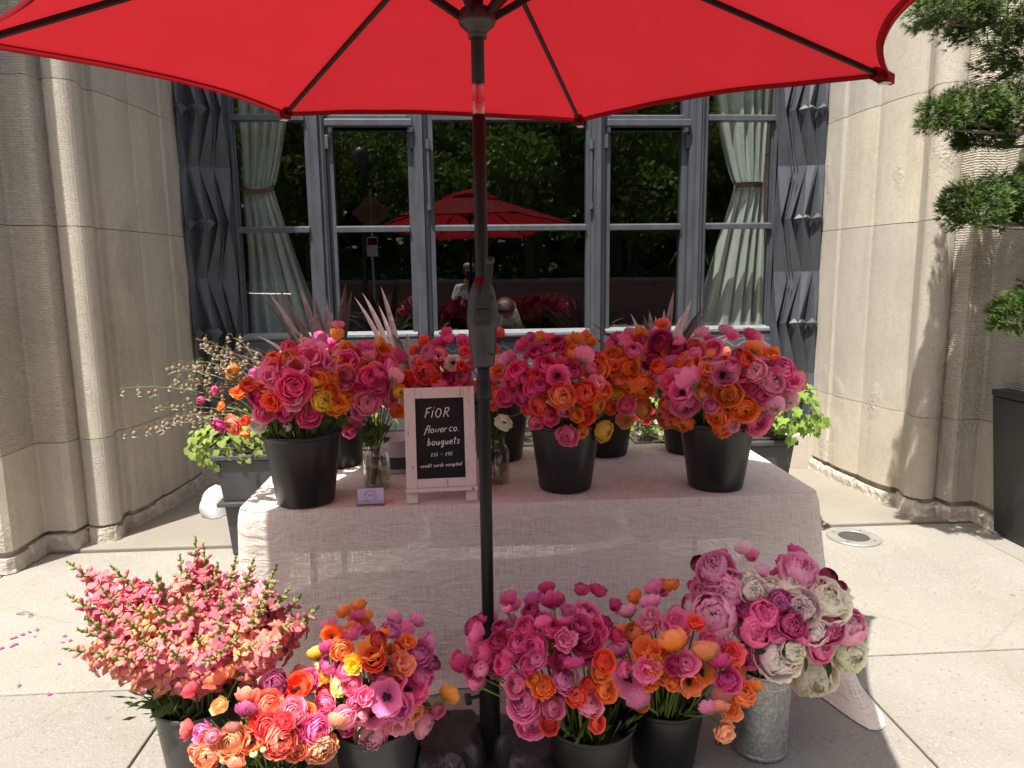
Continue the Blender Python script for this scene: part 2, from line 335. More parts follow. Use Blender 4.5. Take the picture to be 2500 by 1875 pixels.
# open linen weave: threads and slubs; gaps let the light behind show
def _linen():
    m, n, o = new_mat('open_weave_linen')
    uv = nd(n, 'ShaderNodeUVMap', uv_map='UVMap').outputs[0]
    a = noise(n, mapped(n, uv, (520, 12, 1)), 1.0, 3, 0.6)
    b = noise(n, mapped(n, uv, (12, 520, 1), (3, 9, 0)), 1.0, 3, 0.6)
    big = noise(n, mapped(n, uv, (1.4, 2.2, 1), (1, 4, 0)), 1.0, 3)
    ga = ramp(n, a, [(0.40, (1, 1, 1)), (0.52, (0, 0, 0))]); gb = ramp(n, b, [(0.40, (1, 1, 1)), (0.52, (0, 0, 0))])
    gap = math_(n, 'MULTIPLY', math_(n, 'ADD', math_(n, 'MULTIPLY', ga, gb), math_(n, 'MULTIPLY', math_(n, 'ADD', ga, gb), 0.17)), 0.58, True)
    gap = math_(n, 'MULTIPLY', gap, ramp(n, big, [(0.36, (0.35, 0.35, 0.35)), (0.58, (1, 1, 1))]))
    th = math_(n, 'ADD', a, b)
    col = mixc(n, ramp(n, th, [(0.7, (0, 0, 0)), (1.25, (1, 1, 1))]), (0.80, 0.71, 0.61), (0.86, 0.775, 0.68))
    stain = noise(n, mapped(n, uv, (2.6, 2.6, 1), (2, 2, 0)), 1.0, 4)
    col = mixc(n, math_(n, 'MULTIPLY', ramp(n, stain, [(0.5, (0, 0, 0)), (0.7, (1, 1, 1))]), 0.30), col, (0.76, 0.65, 0.56))
    wr = noise(n, mapped(n, uv, (9, 22, 1)), 1.0, 4, 0.6, 1.2)
    nm = bump(n, math_(n, 'ADD', math_(n, 'MULTIPLY', wr, 7.0), math_(n, 'MULTIPLY', th, 0.5)), 0.4, 0.004)
    p = principled(n, None, col, 0.9, 0, nm, 0.1)
    t = nd(n, 'ShaderNodeBsdfTranslucent'); n.links.new(col, t.inputs[0])
    x = nd(n, 'ShaderNodeMixShader'); x.inputs[0].default_value = 0.18
    n.links.new(p.outputs[0], x.inputs[1]); n.links.new(t.outputs[0], x.inputs[2])
    tr = nd(n, 'ShaderNodeBsdfTransparent')
    y = nd(n, 'ShaderNodeMixShader'); n.links.new(gap, y.inputs[0]); n.links.new(x.outputs[0], y.inputs[1]); n.links.new(tr.outputs[0], y.inputs[2])
    n.links.new(y.outputs[0], o.inputs[0]); return m
M['linen'] = _linen()
def _brick():
    m, n, o = new_mat('far_brick'); b = nd(n, 'ShaderNodeTexBrick'); setin(b, Scale=4.0)
    b.inputs['Color1'].default_value = (0.20, 0.075, 0.05, 1); b.inputs['Color2'].default_value = (0.27, 0.11, 0.075, 1); b.inputs['Mortar'].default_value = (0.3, 0.28, 0.25, 1)
    sp_ = nd(n, 'ShaderNodeSeparateXYZ'); cb_ = nd(n, 'ShaderNodeCombineXYZ'); n.links.new(pos(n), sp_.inputs[0]); n.links.new(sp_.outputs[0], cb_.inputs[0]); n.links.new(sp_.outputs[2], cb_.inputs[1]); n.links.new(cb_.outputs[0], b.inputs['Vector'])
    principled(n, o, b.outputs[0], 0.9); return m
M['red_brick'] = _brick()

# ------------------------------------------------------------------ mesh helpers
class MB:
    def __init__(s): s.v = []; s.f = []; s.sh = []; s.uv = None
    def add(s, vs, fs, sh=0.0):
        k = len(s.v); s.v.extend([tuple(p) for p in vs]); s.f.extend([tuple(i + k for i in f) for f in fs])
        if isinstance(sh, (int, float)): s.sh.extend([sh] * len(vs))
        else: s.sh.extend(sh)
        return s
    def box(s, x0, x1, y0, y1, z0, z1):
        return s.add([(x0, y0, z0), (x1, y0, z0), (x1, y1, z0), (x0, y1, z0), (x0, y0, z1), (x1, y0, z1), (x1, y1, z1), (x0, y1, z1)],
              [(0, 3, 2, 1), (4, 5, 6, 7), (0, 1, 5, 4), (1, 2, 6, 5), (2, 3, 7, 6), (3, 0, 4, 7)])
    def tube(s, pts, r, n=6, cap=True, sh=0.0, sq=False):
        pts = [Vector(p) for p in pts]; k = len(pts)
        rs = r if isinstance(r, (list, tuple)) else [r] * k
        vs = []; fs = []; up = Vector((0, 0, 1)); prev = None
        for i, p in enumerate(pts):
            t = (pts[min(i + 1, k - 1)] - pts[max(i - 1, 0)])
            t = t.normalized() if t.length > 1e-9 else Vector((0, 0, 1))
            if prev is None: a = t.cross(up if abs(t.z) < 0.95 else Vector((1, 0, 0))).normalized()
            else: a = (prev - t * prev.dot(t)); a = a.normalized() if a.length > 1e-6 else t.orthogonal().normalized()
            prev = a; b = t.cross(a)
            for j in range(n):
                q = 2 * PI * (j + (0.5 if sq else 0)) / n
                vs.append(p + (a * math.cos(q) + b * math.sin(q)) * rs[i])
        for i in range(k - 1):
            for j in range(n):
                fs.append((i * n + j, i * n + (j + 1) % n, (i + 1) * n + (j + 1) % n, (i + 1) * n + j))
        if cap: fs.append(tuple(range(n - 1, -1, -1))); fs.append(tuple((k - 1) * n + j for j in range(n)))
        return s.add(vs, fs, sh)
    def lathe(s, prof, n=32, c=(0, 0, 0), sx=1, sy=1, sh=0.0):
        vs = []; fs = []
        for r, z in prof:
            for j in range(n):
                q = 2 * PI * j / n; vs.append((c[0] + r * sx * math.cos(q), c[1] + r * sy * math.sin(q), c[2] + z))
        for i in range(len(prof) - 1):
            for j in range(n): fs.append((i * n + j, i * n + (j + 1) % n, (i + 1) * n + (j + 1) % n, (i + 1) * n + j))
        return s.add(vs, fs, sh)
    def grid(s, fn, nu, nv, sh=0.0):
        vs = [fn(i / nu, j / nv) for j in range(nv + 1) for i in range(nu + 1)]
        fs = [(j * (nu + 1) + i, j * (nu + 1) + i + 1, (j + 1) * (nu + 1) + i + 1, (j + 1) * (nu + 1) + i) for j in range(nv) for i in range(nu)]
        return s.add(vs, fs, sh)
    def prism(s, poly, z0, z1):
        n = len(poly)
        vs = [(x, y, z0) for x, y in poly] + [(x, y, z1) for x, y in poly]
        fs = [(i, (i + 1) % n, n + (i + 1) % n, n + i) for i in range(n)] + [tuple(range(n - 1, -1, -1)), tuple(range(n, 2 * n))]
        return s.add(vs, fs)
    def mesh(s, name, mat=None, smooth=False, shade=False):
        me = bpy.data.meshes.new(name); me.from_pydata(s.v, [], s.f); me.update()
        if mat is not None: me.materials.append(M[mat] if isinstance(mat, str) else mat)
        if smooth: me.polygons.foreach_set('use_smooth', [True] * len(me.polygons))
        if shade:
            a = me.attributes.new('shade', 'FLOAT', 'POINT'); a.data.foreach_set('value', s.sh)
        return me
    def build(s, name, mat=None, parent=None, smooth=False, shade=False, world=True, bevel=0.0, auto=None):
        o = bpy.data.objects.new(name, s.mesh(name, mat, smooth, shade)); C.objects.link(o)
        if parent is not None: attach(o, parent, world)
        if bevel:
            b = o.modifiers.new('bevel', 'BEVEL'); b.width = bevel; b.segments = 2; b.limit_method = 'ANGLE'; b.angle_limit = rad(40)
        return o
def world_loc(o):
    l = Vector((0, 0, 0))
    while o is not None: l += o.location; o = o.parent
    return l
def attach(o, parent, world=True):
    if world:
        o.location = o.location - world_loc(parent)
    o.parent = parent
def empty(name, loc=(0, 0, 0)):
    e = bpy.data.objects.new(name, None); e.location = loc; e.empty_display_size = 0.05; C.objects.link(e); return e
def tag(o, label=None, cat=None, group=None, kind=None):
    if label: o['label'] = label
    if cat: o['category'] = cat
    if group: o['group'] = group
    if kind: o['kind'] = kind
    return o
def inst(me, name, parent, loc, quat=None, scale=1.0, color=None):
    """link an object using shared mesh data; loc in world coordinates"""
    o = bpy.data.objects.new(name, me); C.objects.link(o)
    o.location = Vector(loc) - (world_loc(parent) if parent else Vector((0, 0, 0)))
    if parent: o.parent = parent
    if quat is not None: o.rotation_mode = 'QUATERNION'; o.rotation_quaternion = quat
    o.scale = (scale, scale, scale) if isinstance(scale, (int, float)) else scale
    if color is not None: o.color = tuple(color) + (1,)
    return o
def facing(d, spin=0.0):
    q = Vector(d).normalized().to_track_quat('Z', 'Y'); return q @ Quaternion((0, 0, 1), spin)
def bez(a, b, c, n):
    a, b, c = Vector(a), Vector(b), Vector(c)
    return [a * (1 - t) ** 2 + b * 2 * t * (1 - t) + c * t * t for t in [i / n for i in range(n + 1)]]

# ------------------------------------------------------------------ ground
XC = 0.345
WY = 5.60
gb = MB(); gb.add([(-90, -120, -0.16), (90, -120, -0.16), (90, 60, -0.16), (-90, 60, -0.16)], [(0, 1, 2, 3)])
tag(gb.build('ground', 'soil_joint'), kind='structure')
rd = MB(); rd.box(-60, 60, -9.2, -2.6, -0.30, -0.12)
tag(rd.build('road', 'asphalt'), kind='structure')
kb = MB(); kb.box(-60, 60, -2.6, -2.42, -0.3, -0.004)
tag(kb.build('kerb', 'smooth_slab', bevel=0.02), kind='structure')
fs_ = MB(); fs_.box(-60, 60, -11.6, -9.2, -0.3, 0.0)
tag(fs_.build('far_pavement', 'slab'), kind='structure')
walk = MB(); walk.box(-12, 12, -2.42, 6.0, -0.10, -0.02)
walk = tag(walk.build('pavement', 'soil_joint'), kind='structure')
xs = [-8.2, -6.8, -5.4, -4.0, -2.62, -1.175, 0.17, 1.515, 3.07, 4.5, 5.9, 7.3, 8.7]
ys = [-2.42, -1.8, -0.3, 1.2, 2.7, 4.2]
for i in range(len(xs) - 1):
    for j in range(len(ys) - 1):
        g = 0.0042; t = random.uniform(-0.002, 0.002)
        b = MB(); b.box(xs[i] + g, xs[i + 1] - g, ys[j] + g, ys[j + 1] - g, -0.018, t)
        b.build('paving_slab', 'slab', walk, bevel=0.006)
b = MB(); b.box(-2.6, 3.3, 4.212, 5.9, -0.018, 0.016)
b.build('recess_slab', 'smooth_slab', walk, bevel=0.008)

# ------------------------------------------------------------------ stone walls
def reed(p, q, h, n=7):
    p, q = Vector(p), Vector(q); d = q - p; nrm = Vector((-d.y, d.x)).normalized()
    return [tuple(p + d * (i / n) + nrm * h * math.sin(PI * i / n) ** 0.8) for i in range(n + 1)]
# right-hand profile from the window outwards (X, Y); opening lies to the left of the path
def profile():
    pts = []
    pts += [(2.80, 5.64), (2.80, 5.30)]
    pts += [(2.806, 5.285), (2.825, 5.28)]
    segA = list(pts)
    segB = [(2.825, 5.28)] + reed((2.815, 5.27), (2.845, 4.93), -0.012) + [(2.862, 4.925)]
    segC = [(2.862, 4.925)] + reed((2.855, 4.915), (2.905, 4.585), -0.014) + [(2.935, 4.58), (2.942, 4.545)]
    bull = [(2.942, 4.545)]
    cx, cy, r = 2.985, 4.40, 0.088
    for k in range(13):
        a = rad(150) + rad(150) * k / 12
        bull.append((cx + r * math.cos(a), cy + r * math.sin(a)))
    bull += [(3.05, 4.335)]
    pier = [(3.05, 4.335), (3.062, 4.36), (3.075, 4.36), (3.085, 4.255), (3.10, 4.235), (3.13, 4.235), (3.135, 4.245), (3.25, 4.245), (3.262, 4.23)]
    front = [(3.262, 4.23), (3.255, 3.98), (3.262, 3.93), (3.29, 3.905), (3.62, 3.905), (3.62, 3.86), (4.6, 3.86)]
    return [segA, segB, segC, bull, pier, front]
COURSES = [0.125, 0.67, 1.93, 2.74, 3.72, 4.7, 5.9, 7.1, 8.4, 9.6]
def stone_wall(mirror, label):
    root = empty('stone_wall', (XC * 2 - 2.9 if mirror else 2.9, 4.4, 0)); tag(root, label, 'wall')
    mx = (lambda x: 2 * XC - x) if mirror else (lambda x: x)
    segs = profile()
    core = MB()
    allp = [p for s in segs for p in s]
    # recessed mortar core so the joints read as dark lines
    cp = [(mx(x + 0.02), y + 0.02) for x, y in allp]; poly = cp + [(mx(4.6), 6.4), (mx(2.86), 6.4)]
    if mirror: poly = poly[::-1]
    core.prism(poly, 0.0, COURSES[-1]); core.build('mortar_core', 'mortar', root)
    groups = [[0, 1], [2, 3], [4], [5]]
    for ci in range(len(COURSES) - 1):
        z0, z1 = COURSES[ci] + 0.002, COURSES[ci + 1] - 0.002
        gl = groups if ci % 2 else [[0], [1, 2, 3], [4], [5]]
        if ci == 0: gl = [[0, 1, 2], [3], [4], [5]]
        for g in gl:
            pts = []
            for k in g:
                for p in segs[k]:
                    if not pts or (Vector(p) - Vector(pts[-1])).length > 1e-4: pts.append(p)
            # pull both ends 1 mm apart for the vertical joint
            back = [(p[0] + 0.09, p[1] + 0.10) for p in reversed(pts)]
            if g == [5]: back = [(p[0] + 0.05, p[1] + 0.3) for p in reversed(pts)]
            poly = [(mx(x), y) for x, y in pts + back]
            if mirror: poly = poly[::-1]
            m = MB(); n = len(poly)
            nz = max(1, int((z1 - z0) / 0.3))
            vs = []; fs = []
            for k in range(nz + 1):
                z = z0 + (z1 - z0) * k / nz
                vs += [(x, y, z) for x, y in poly]
            for k in range(nz):
                for i in range(n): fs.append((k * n + i, k * n + (i + 1) % n, (k + 1) * n + (i + 1) % n, (k + 1) * n + i))
            m.add(vs, fs + [tuple(range(n - 1, -1, -1)), tuple(nz * n + i for i in range(n))])
            tooled = (g in ([4], [5])) and ci >= 1
            o = m.build('stone_block', 'tooled' if tooled else 'stone', root)
            o.location += Vector((random.uniform(-0.0015, 0.0015), random.uniform(-0.0015, 0.0015), 0))
    # crumbling mortar plinth along the foot
    rng = random.Random(3 + mirror)
    foot = [p for s in segs for p in s]
    path = []
    for i in range(len(foot) - 1):
        a, b2 = Vector(foot[i]), Vector(foot[i + 1]); k = max(1, int((b2 - a).length / 0.02))
        path += [a + (b2 - a) * (t / k) for t in range(k)]
    cuts = [0]; 
    while cuts[-1] < len(path) - 4: cuts.append(min(len(path) - 1, cuts[-1] + rng.randint(11, 24)))
    for a, e in zip(cuts[:-1], cuts[1:]):
        m = MB(); seg = path[a:e + 1]; hgt = 0.10 + rng.uniform(-0.02, 0.012); out = rng.uniform(0.004, 0.026)
        rows = []
        for k, p in enumerate(seg):
            d = (path[min(len(path) - 1, a + k + 1)] - path[max(0, a + k - 1)]); nrm = Vector((d.y, -d.x)).normalized() if d.length else Vector((-1, 0))
            nrm = -nrm if nrm.x > 0.2 and nrm.y > -0.5 else nrm
            q = 0.0 if k in (0, len(seg) - 1) else 1.0
            j = lambda s_: rng.uniform(-s_, s_)
            rows.append([(p.x - 0.03 * nrm.x, p.y - 0.03 * nrm.y, hgt), (p.x + nrm.x * out * 0.5 * q, p.y + nrm.y * out * 0.5 * q, hgt + j(0.004)),
                         (p.x + nrm.x * out * (0.3 + 0.7 * q) + j(.003), p.y + nrm.y * out * (0.3 + 0.7 * q) + j(.003), hgt * 0.72 + j(0.008)),
                         (p.x + nrm.x * out * 1.1 + j(.003), p.y + nrm.y * out * 1.1 + j(.003), hgt * 0.3 + j(0.008)),
                         (p.x + nrm.x * (out * 1.15 + .005), p.y + nrm.y * (out * 1.15 + .005), 0.004), (p.x - 0.03 * nrm.x, p.y - 0.03 * nrm.y, 0.004)])
        vs = [(mx(x), y, z) for r in rows for x, y, z in r]; fs = []
        for k in range(len(rows) - 1):
            for i in range(5):
                f = (k * 6 + i, (k + 1) * 6 + i, (k + 1) * 6 + i + 1, k * 6 + i + 1); fs.append(f[::-1] if mirror else f)
        fs += [tuple(range(6)), tuple((len(rows) - 1) * 6 + i for i in range(5, -1, -1))]
        m.add(vs, fs); m.build('foot_mortar', 'rubble', root, smooth=False)
    return root
stone_wall(True, 'fluted pale limestone wall on the left, mostly in shade')
stone_wall(False, 'fluted pale limestone wall on the right, sunlit with tree shadow')
# facade over the opening
fh = MB(); fh.box(-2.4, 3.1, 5.62, 6.4, 4.002, 9.6)
tag(fh.build('lintel_wall', 'stone'), 'limestone lintel wall above the grey window', 'wall')

# ------------------------------------------------------------------ dark room behind the window
X0, X1 = -2.15, 2.84
rm = MB()
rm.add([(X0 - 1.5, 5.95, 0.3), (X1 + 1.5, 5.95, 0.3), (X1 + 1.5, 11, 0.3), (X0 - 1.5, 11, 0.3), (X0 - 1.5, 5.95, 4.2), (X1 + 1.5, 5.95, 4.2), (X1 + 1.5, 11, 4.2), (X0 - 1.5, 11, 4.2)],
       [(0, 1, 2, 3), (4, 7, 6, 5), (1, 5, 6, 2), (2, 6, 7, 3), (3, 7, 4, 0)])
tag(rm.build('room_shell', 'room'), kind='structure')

# ------------------------------------------------------------------ steel window
win = tag(empty('steel_window', (XC, WY, 0)), 'dark grey steel window with five bays and zigzag trim', 'window')
def lx(d): return XC + d
ZS, ZM, ZT, ZTOP = 1.18, 1.985, 2.81, 3.64
b = MB(); b.box(X0, X1, 5.62, 5.9, 0.30, ZS - 0.05)
b.build('base_panel', 'frame', win)
b = MB(); b.box(X0, X1, 5.50, 5.9, 0.012, 0.297)
b.build('base_stone', 'stone', win, bevel=0.006)
b = MB(); b.box(X0, X1, 5.60, 5.9, ZTOP, 4.0)
b.build('head_panel', 'frame', win)
# five bays: (x0, x1, kind)
bays = [(-2.11, -1.52, 'fixed'), (-1.40, -0.735, 'casement'), (-0.63, 0.63, 'pivot'), (0.735, 1.40, 'casement'), (1.52, 2.11, 'fixed')]
mull = [(-1.52, -1.40), (-0.735, -0.63), (0.63, 0.735), (1.40, 1.52)]
for a, e in mull:
    b = MB(); c = (a + e) / 2
    poly = [(lx(a), 5.80), (lx(a), 5.62), (lx(a + 0.018), 5.60), (lx(c - 0.022), 5.60), (lx(c - 0.016), 5.575), (lx(c + 0.016), 5.575), (lx(c + 0.022), 5.60), (lx(e - 0.018), 5.60), (lx(e), 5.62), (lx(e), 5.80)]
    b.prism(poly, 0.33, ZTOP + 0.02); b.build('mullion', 'frame', win)
for x0, x1, kind in bays:
    sash = None
    yo = {'fixed': 5.64, 'casement': 5.655, 'pivot': 5.63}[kind]
    w_ = {'fixed': 0.028, 'casement': 0.05, 'pivot': 0.04}[kind]
    f = MB()
    f.box(lx(x0 + 0.002), lx(x0 + w_), yo, yo + 0.07, ZS - 0.05, ZTOP); f.box(lx(x1 - w_), lx(x1 - 0.002), yo, yo + 0.07, ZS - 0.05, ZTOP)
    f.box(lx(x0 + w_), lx(x1 - w_), yo + 0.003, yo + 0.07, ZTOP - 0.05, ZTOP)
    f.box(lx(x0 + w_), lx(x1 - w_), yo - 0.004, yo + 0.07, ZS - 0.05, ZS)
    sash = f.build('sash', 'frame', win)
    for z in (ZM, ZT):
        m = MB(); zz = z
        y0_ = yo - 0.022
        # moulded glazing bar with a sloped top that catches the sun
        poly = [(y0_, zz - 0.022), (y0_, zz + 0.012), (yo + 0.01, zz + 0.026), (yo + 0.06, zz + 0.026), (yo + 0.06, zz - 0.022)]
        xa, xb = lx(x0 + w_), lx(x1 - w_)
        m.add([(xa, y, q) for y, q in poly] + [(xb, y, q) for y, q in poly], [(4, 3, 2, 1, 0), (5, 6, 7, 8, 9)] + [(i, (i + 1) % 5, 5 + (i + 1) % 5, 5 + i) for i in range(5)])
        m.build('glazing_bar', 'frame', sash)
    m = MB(); xa, xb = lx(x0 + w_ * 0.3), lx(x1 - w_ * 0.3); d = 0.075 if kind == 'pivot' else 0.03
    poly = [(yo - d, ZS - 0.03), (yo - d, ZS - 0.012), (yo + 0.02, ZS + 0.012), (yo + 0.02, ZS - 0.05), (yo - 0.006, ZS - 0.05)]
    m.add([(xa, y, q) for y, q in poly] + [(xb, y, q) for y, q in poly], [(4, 3, 2, 1, 0), (5, 6, 7, 8, 9)] + [(i, (i + 1) % 5, 5 + (i + 1) % 5, 5 + i) for i in range(5)])
    m.build('sash_sill', 'frame_lit_edge', sash)
    for za, zb in ((ZS + 0.004, ZM - 0.024), (ZM + 0.028, ZT - 0.024), (ZT + 0.028, ZTOP - 0.052)):
        p = MB(); p.box(lx(x0 + w_ + 0.001), lx(x1 - w_ - 0.001), yo + 0.035, yo + 0.037, za, zb)
        p.build('pane', 'glass', sash)
        if kind == 'fixed':
            pb = MB()
            for q0, q1, y0, y1 in ((lx(x0 + w_), lx(x0 + w_ + 0.012), za, zb), (lx(x1 - w_ - 0.012), lx(x1 - w_), za, zb)):
                pb.box(q0, q1, yo + 0.018, yo + 0.034, y0, y1)
            pb.build('putty_bead', 'frame', sash)
    if kind == 'casement':
        h = MB(); h.box(lx(x0 + 0.01), lx(x1 - 0.005), yo - 0.09, yo - 0.0225, ZT - 0.075, ZT - 0.024)
        h.build('hood', 'frame', sash, bevel=0.006)
        for sx in (x0 + 0.012, x1 - 0.012):
            k = MB(); k.box(lx(sx - 0.014), lx(sx + 0.014), yo - 0.035, yo - 0.001, ZT - 0.23, ZT - 0.13); k.build('hinge', 'frame', sash, bevel=0.004)
    if kind == 'pivot':
        for sx in (x0 + 0.004, x1 - 0.004):
            k = MB(); k.tube([(lx(sx), yo - 0.035, 2.14), (lx(sx), yo - 0.035, 2.64)], 0.011, 8)
            k.tube([(lx(sx), yo - 0.035, 2.57), (lx(sx), yo - 0.035, 2.64)], 0.019, 8); k.tube([(lx(sx), yo - 0.035, 2.12), (lx(sx), yo - 0.035, 2.17)], 0.019, 8)
            k.tube([(lx(sx), yo - 0.035, 2.60), (lx(sx), yo + 0.01, 2.60)], 0.009, 6); k.tube([(lx(sx), yo - 0.035, 2.15), (lx(sx), yo + 0.01, 2.15)], 0.009, 6)
            k.build('stay_bar', 'frame', sash, smooth=False)
        # dark strip put in for the shade under the slightly open, projecting centre sash
        k = MB(); k.box(lx(x0 + 0.02), lx(x1 - 0.02), yo + 0.002, yo + 0.05, ZS - 0.10, ZS - 0.052); k.build('sill_shade_strip', 'dark_plastic', sash)
# frieze ridges under each bay
def ridge(m, pts, s=0.008):
    m.tube([(x, 5.608, z) for x, z in pts], s, 4, True, 0.0, True)
for bi, (x0, x1, kind) in enumerate(bays):
    fr = MB(); fr.box(lx(x0), lx(x1), 5.602, 5.619, 0.40, 1.085); panel = fr.build('frieze_panel', 'frame', win)
    zg = MB(); wdt = x1 - x0; n = max(3, int(round(wdt / 0.165))); 
    pts = [(lx(x0 + wdt * i / (2 * n)), 1.045 + (0.024 if i % 2 else -0.024)) for i in range(2 * n + 1)]
    if kind in ('fixed', 'pivot'):
        ridge(zg, pts, 0.009); ridge(zg, [(p[0], p[1] + 0.026) for p in pts[::1]], 0.006)
        zg.build('zigzag_ridge', 'frame_lit_edge', panel)
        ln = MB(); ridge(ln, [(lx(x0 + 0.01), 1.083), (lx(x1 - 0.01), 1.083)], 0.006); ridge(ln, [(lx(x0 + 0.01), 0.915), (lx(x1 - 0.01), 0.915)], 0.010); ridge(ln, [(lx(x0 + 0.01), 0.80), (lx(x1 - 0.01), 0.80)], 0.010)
        ln.build('line_ridge', 'frame_lit_edge', panel)
    else:
        for k in range(4):
            z = 1.055 - k * 0.062
            ridge(zg, [(lx(x0 + 0.01), z), (lx(x0 + wdt * 0.28), z - 0.008), (lx(x0 + wdt * 0.5), z - 0.062), (lx(x0 + wdt * 0.72), z - 0.008), (lx(x1 - 0.01), z)], 0.006)
            ridge(zg, [(lx(x0 + 0.01), z - 0.03), (lx(x0 + wdt * 0.5), z + 0.002), (lx(x1 - 0.01), z - 0.03)], 0.004)
        zg.build('fan_ridge', 'frame_lit_edge', panel)
# folded zigzag jambs with diamond studs
def jamb(side):
    j = MB()
    cols = [(2.108, 0.03), (2.145, -0.025), (2.19, 0.006), (2.225, -0.04), (2.275, -0.005), (2.33, -0.075), (2.385, -0.03), (2.44, -0.085), (2.475, 0.02)]
    zs = [0.39 + i * 0.41 for i in range(10)]
    rows = []
    for k, z in enumerate(zs):
        ph = (k % 2); tri = (0, 1)[ph]
        row = []
        for c, (x, d) in enumerate(cols):
            amp = 0.0 if c in (0, len(cols) - 1) else 0.052 * math.sin(PI * c / (len(cols) - 1))
            dd = d + (0.05 * (tri - 0.5) if c % 2 else -0.035 * (tri - 0.5))
            xx = x + amp * (tri - 0.5) * 2 * (1 if c % 3 else 0.6)
            row.append((XC + side * xx, 5.60 + dd, z))
        rows.append(row)
    n = len(cols); vs = [p for r in rows for p in r]; fs = []
    for k in range(len(rows) - 1):
        for i in range(n - 1):
            q = (k * n + i, k * n + i + 1, (k + 1) * n + i + 1, (k + 1) * n + i)
            tri_ = [(q[0], q[1], q[2]), (q[0], q[2], q[3])] if (k + i) % 2 else [(q[0], q[1], q[3]), (q[1], q[2], q[3])]
            fs += tri_ if side > 0 else [t_[::-1] for t_ in tri_]
    j.add(vs, fs); o = j.build('jamb', 'frame', win)
    for k in range(4):
        z = 1.21 + 0.82 * k
        for xs_, sz in ((2.30, 0.075), (2.405, 0.05)):
            s = MB(); x = XC + side * xs_; y = 5.545 if xs_ < 2.35 else 5.52
            s.add([(x - sz, y, z), (x, y, z - sz * 1.1), (x + sz, y, z), (x, y, z + sz * 0.9), (x, y - 0.055, z + 0.01), (x, y + 0.06, z)], [(0, 1, 4), (1, 2, 4), (2, 3, 4), (3, 0, 4), (1, 0, 5), (2, 1, 5), (3, 2, 5), (0, 3, 5)])
            s.build('diamond_stud', 'frame', o)
        for q in range(3):
            s = MB(); x = XC + side * (2.15 + 0.024 * q); zz = z + 0.04
            s.tube([(x, 5.578 - q * .004, zz), (x + side * 0.045, 5.565 - q * .004, zz + 0.30 - q * 0.03)], 0.005, 4)
            s.tube([(x + side * 0.045, 5.565 - q * .004, zz + 0.37), (x, 5.578 - q * .004, zz + 0.73)], 0.005, 4)
            s.build('raised_line', 'frame', o)
jamb(1); jamb(-1)

# ------------------------------------------------------------------ curtains
def curtain(side, label):
    tie = 2.33
    root = tag(empty('curtain', (XC + side * 1.9, 5.86, 1.0)), label, 'curtain')
    def edges(z):
        if z > tie:
            t = min(1, (z - tie) / 1.3); inner = 1.86 - 0.30 * t ** 0.8; outer = 2.10 + 0.02 * t
        else:
            t = min(1, (tie - z) / 1.25); inner = 1.86 - 0.36 * t ** 1.05; outer = 2.10 + 0.03 * t
        return inner, outer
    def fn(z0, z1):
        def g(u, v):
            z = z0 + (z1 - z0) * v; a, b2 = edges(z)
            x = a + (b2 - a) * u
            t = min(1, abs(z - tie) / 0.5)
            ph = u * 2 * PI * (4.6 if side > 0 else 5.6) + 1.9 * math.sin(u * 5 + 1 + side) + 0.9 * math.sin(z * 2.3 + u * 4 + side)
            y = 5.87 + (0.012 + 0.032 * t) * math.sin(ph) + 0.01 * math.sin(2.3 * ph + z)
            x += 0.010 * math.cos(ph) * t
            y -= 0.05 * max(0, 1 - abs(z - tie + 0.1) / 0.35) * (0.5 + 0.5 * math.sin(PI * u)) if z < tie else 0
            return (XC + side * x, y, z)
        return g
    m = MB(); m.grid(fn(tie, 3.75), 72, 34); m.build('upper_drape', 'curtain', root, smooth=True)
    m = MB(); m.grid(fn(0.95, tie - 0.001), 72, 36); m.build('lower_drape', 'curtain', root, smooth=True)
    m = MB(); pts = [(XC + side * (1.845 + 0.275 * t / 10), 5.815 - 0.03 * math.sin(PI * t / 10), tie - 0.01 - 0.035 * math.sin(PI * t / 10) * (1 if side < 0 else -0.1)) for t in range(11)]
    vs = [(x, y, z - 0.022) for x, y, z in pts] + [(x, y, z + 0.022) for x, y, z in pts]
    m.add(vs, [(i, i + 1, 12 + i, 11 + i) for i in range(10)]); m.build('tie_band', 'tie', root, smooth=True)
curtain(1, 'sage green curtain tied back behind the right bay, in sun')
curtain(-1, 'dim grey curtain tied back behind the shaded left bay')

# ------------------------------------------------------------------ ground light and small things on the pavement
dc = at_z(1900 + 680 * .2712, 1000 + 1155 * .2712, 0)
gl = tag(empty('ground_light', (dc.x, dc.y, 0)), 'round steel in-ground light set in the pavement at right', 'light')
m = MB(); m.lathe([(0.0, -0.01), (0.155, -0.01), (0.155, 0.008), (0.148, 0.012), (0.092, 0.012), (0.088, 0.009)], 48, (dc.x, dc.y, 0)); m.build('trim_ring', 'steel', gl, smooth=False)
m = MB(); m.lathe([(0.0885, 0.0085), (0.084, 0.012), (0.06, 0.009), (0.055, 0.010), (0.02, 0.0105), (0.0, 0.011)], 40, (dc.x, dc.y, 0)); m.build('lens', 'grey_plastic', gl, smooth=True)
for k in range(4):
    a = PI / 4 + k * PI / 2; m = MB(); m.lathe([(0.006, 0.0125), (0.005, 0.0145), (0, 0.0148)], 10, (dc.x + 0.12 * math.cos(a), dc.y + 0.12 * math.sin(a), 0)); m.build('screw', 'dark_plastic', gl)
pm = MB(); pm.grid(lambda u, v: ((u - .5) * 2 * (0.05 + math.sin(PI * v ** 0.8) ** 0.8), (v - .5) * 3.0, 0.25 * math.sin(u * 3) * (0.5 + v) + 0.15 * math.sin(v * 5)), 4, 4); petal_me = pm.mesh('petal', 'petal', True, True)
PETALS = []
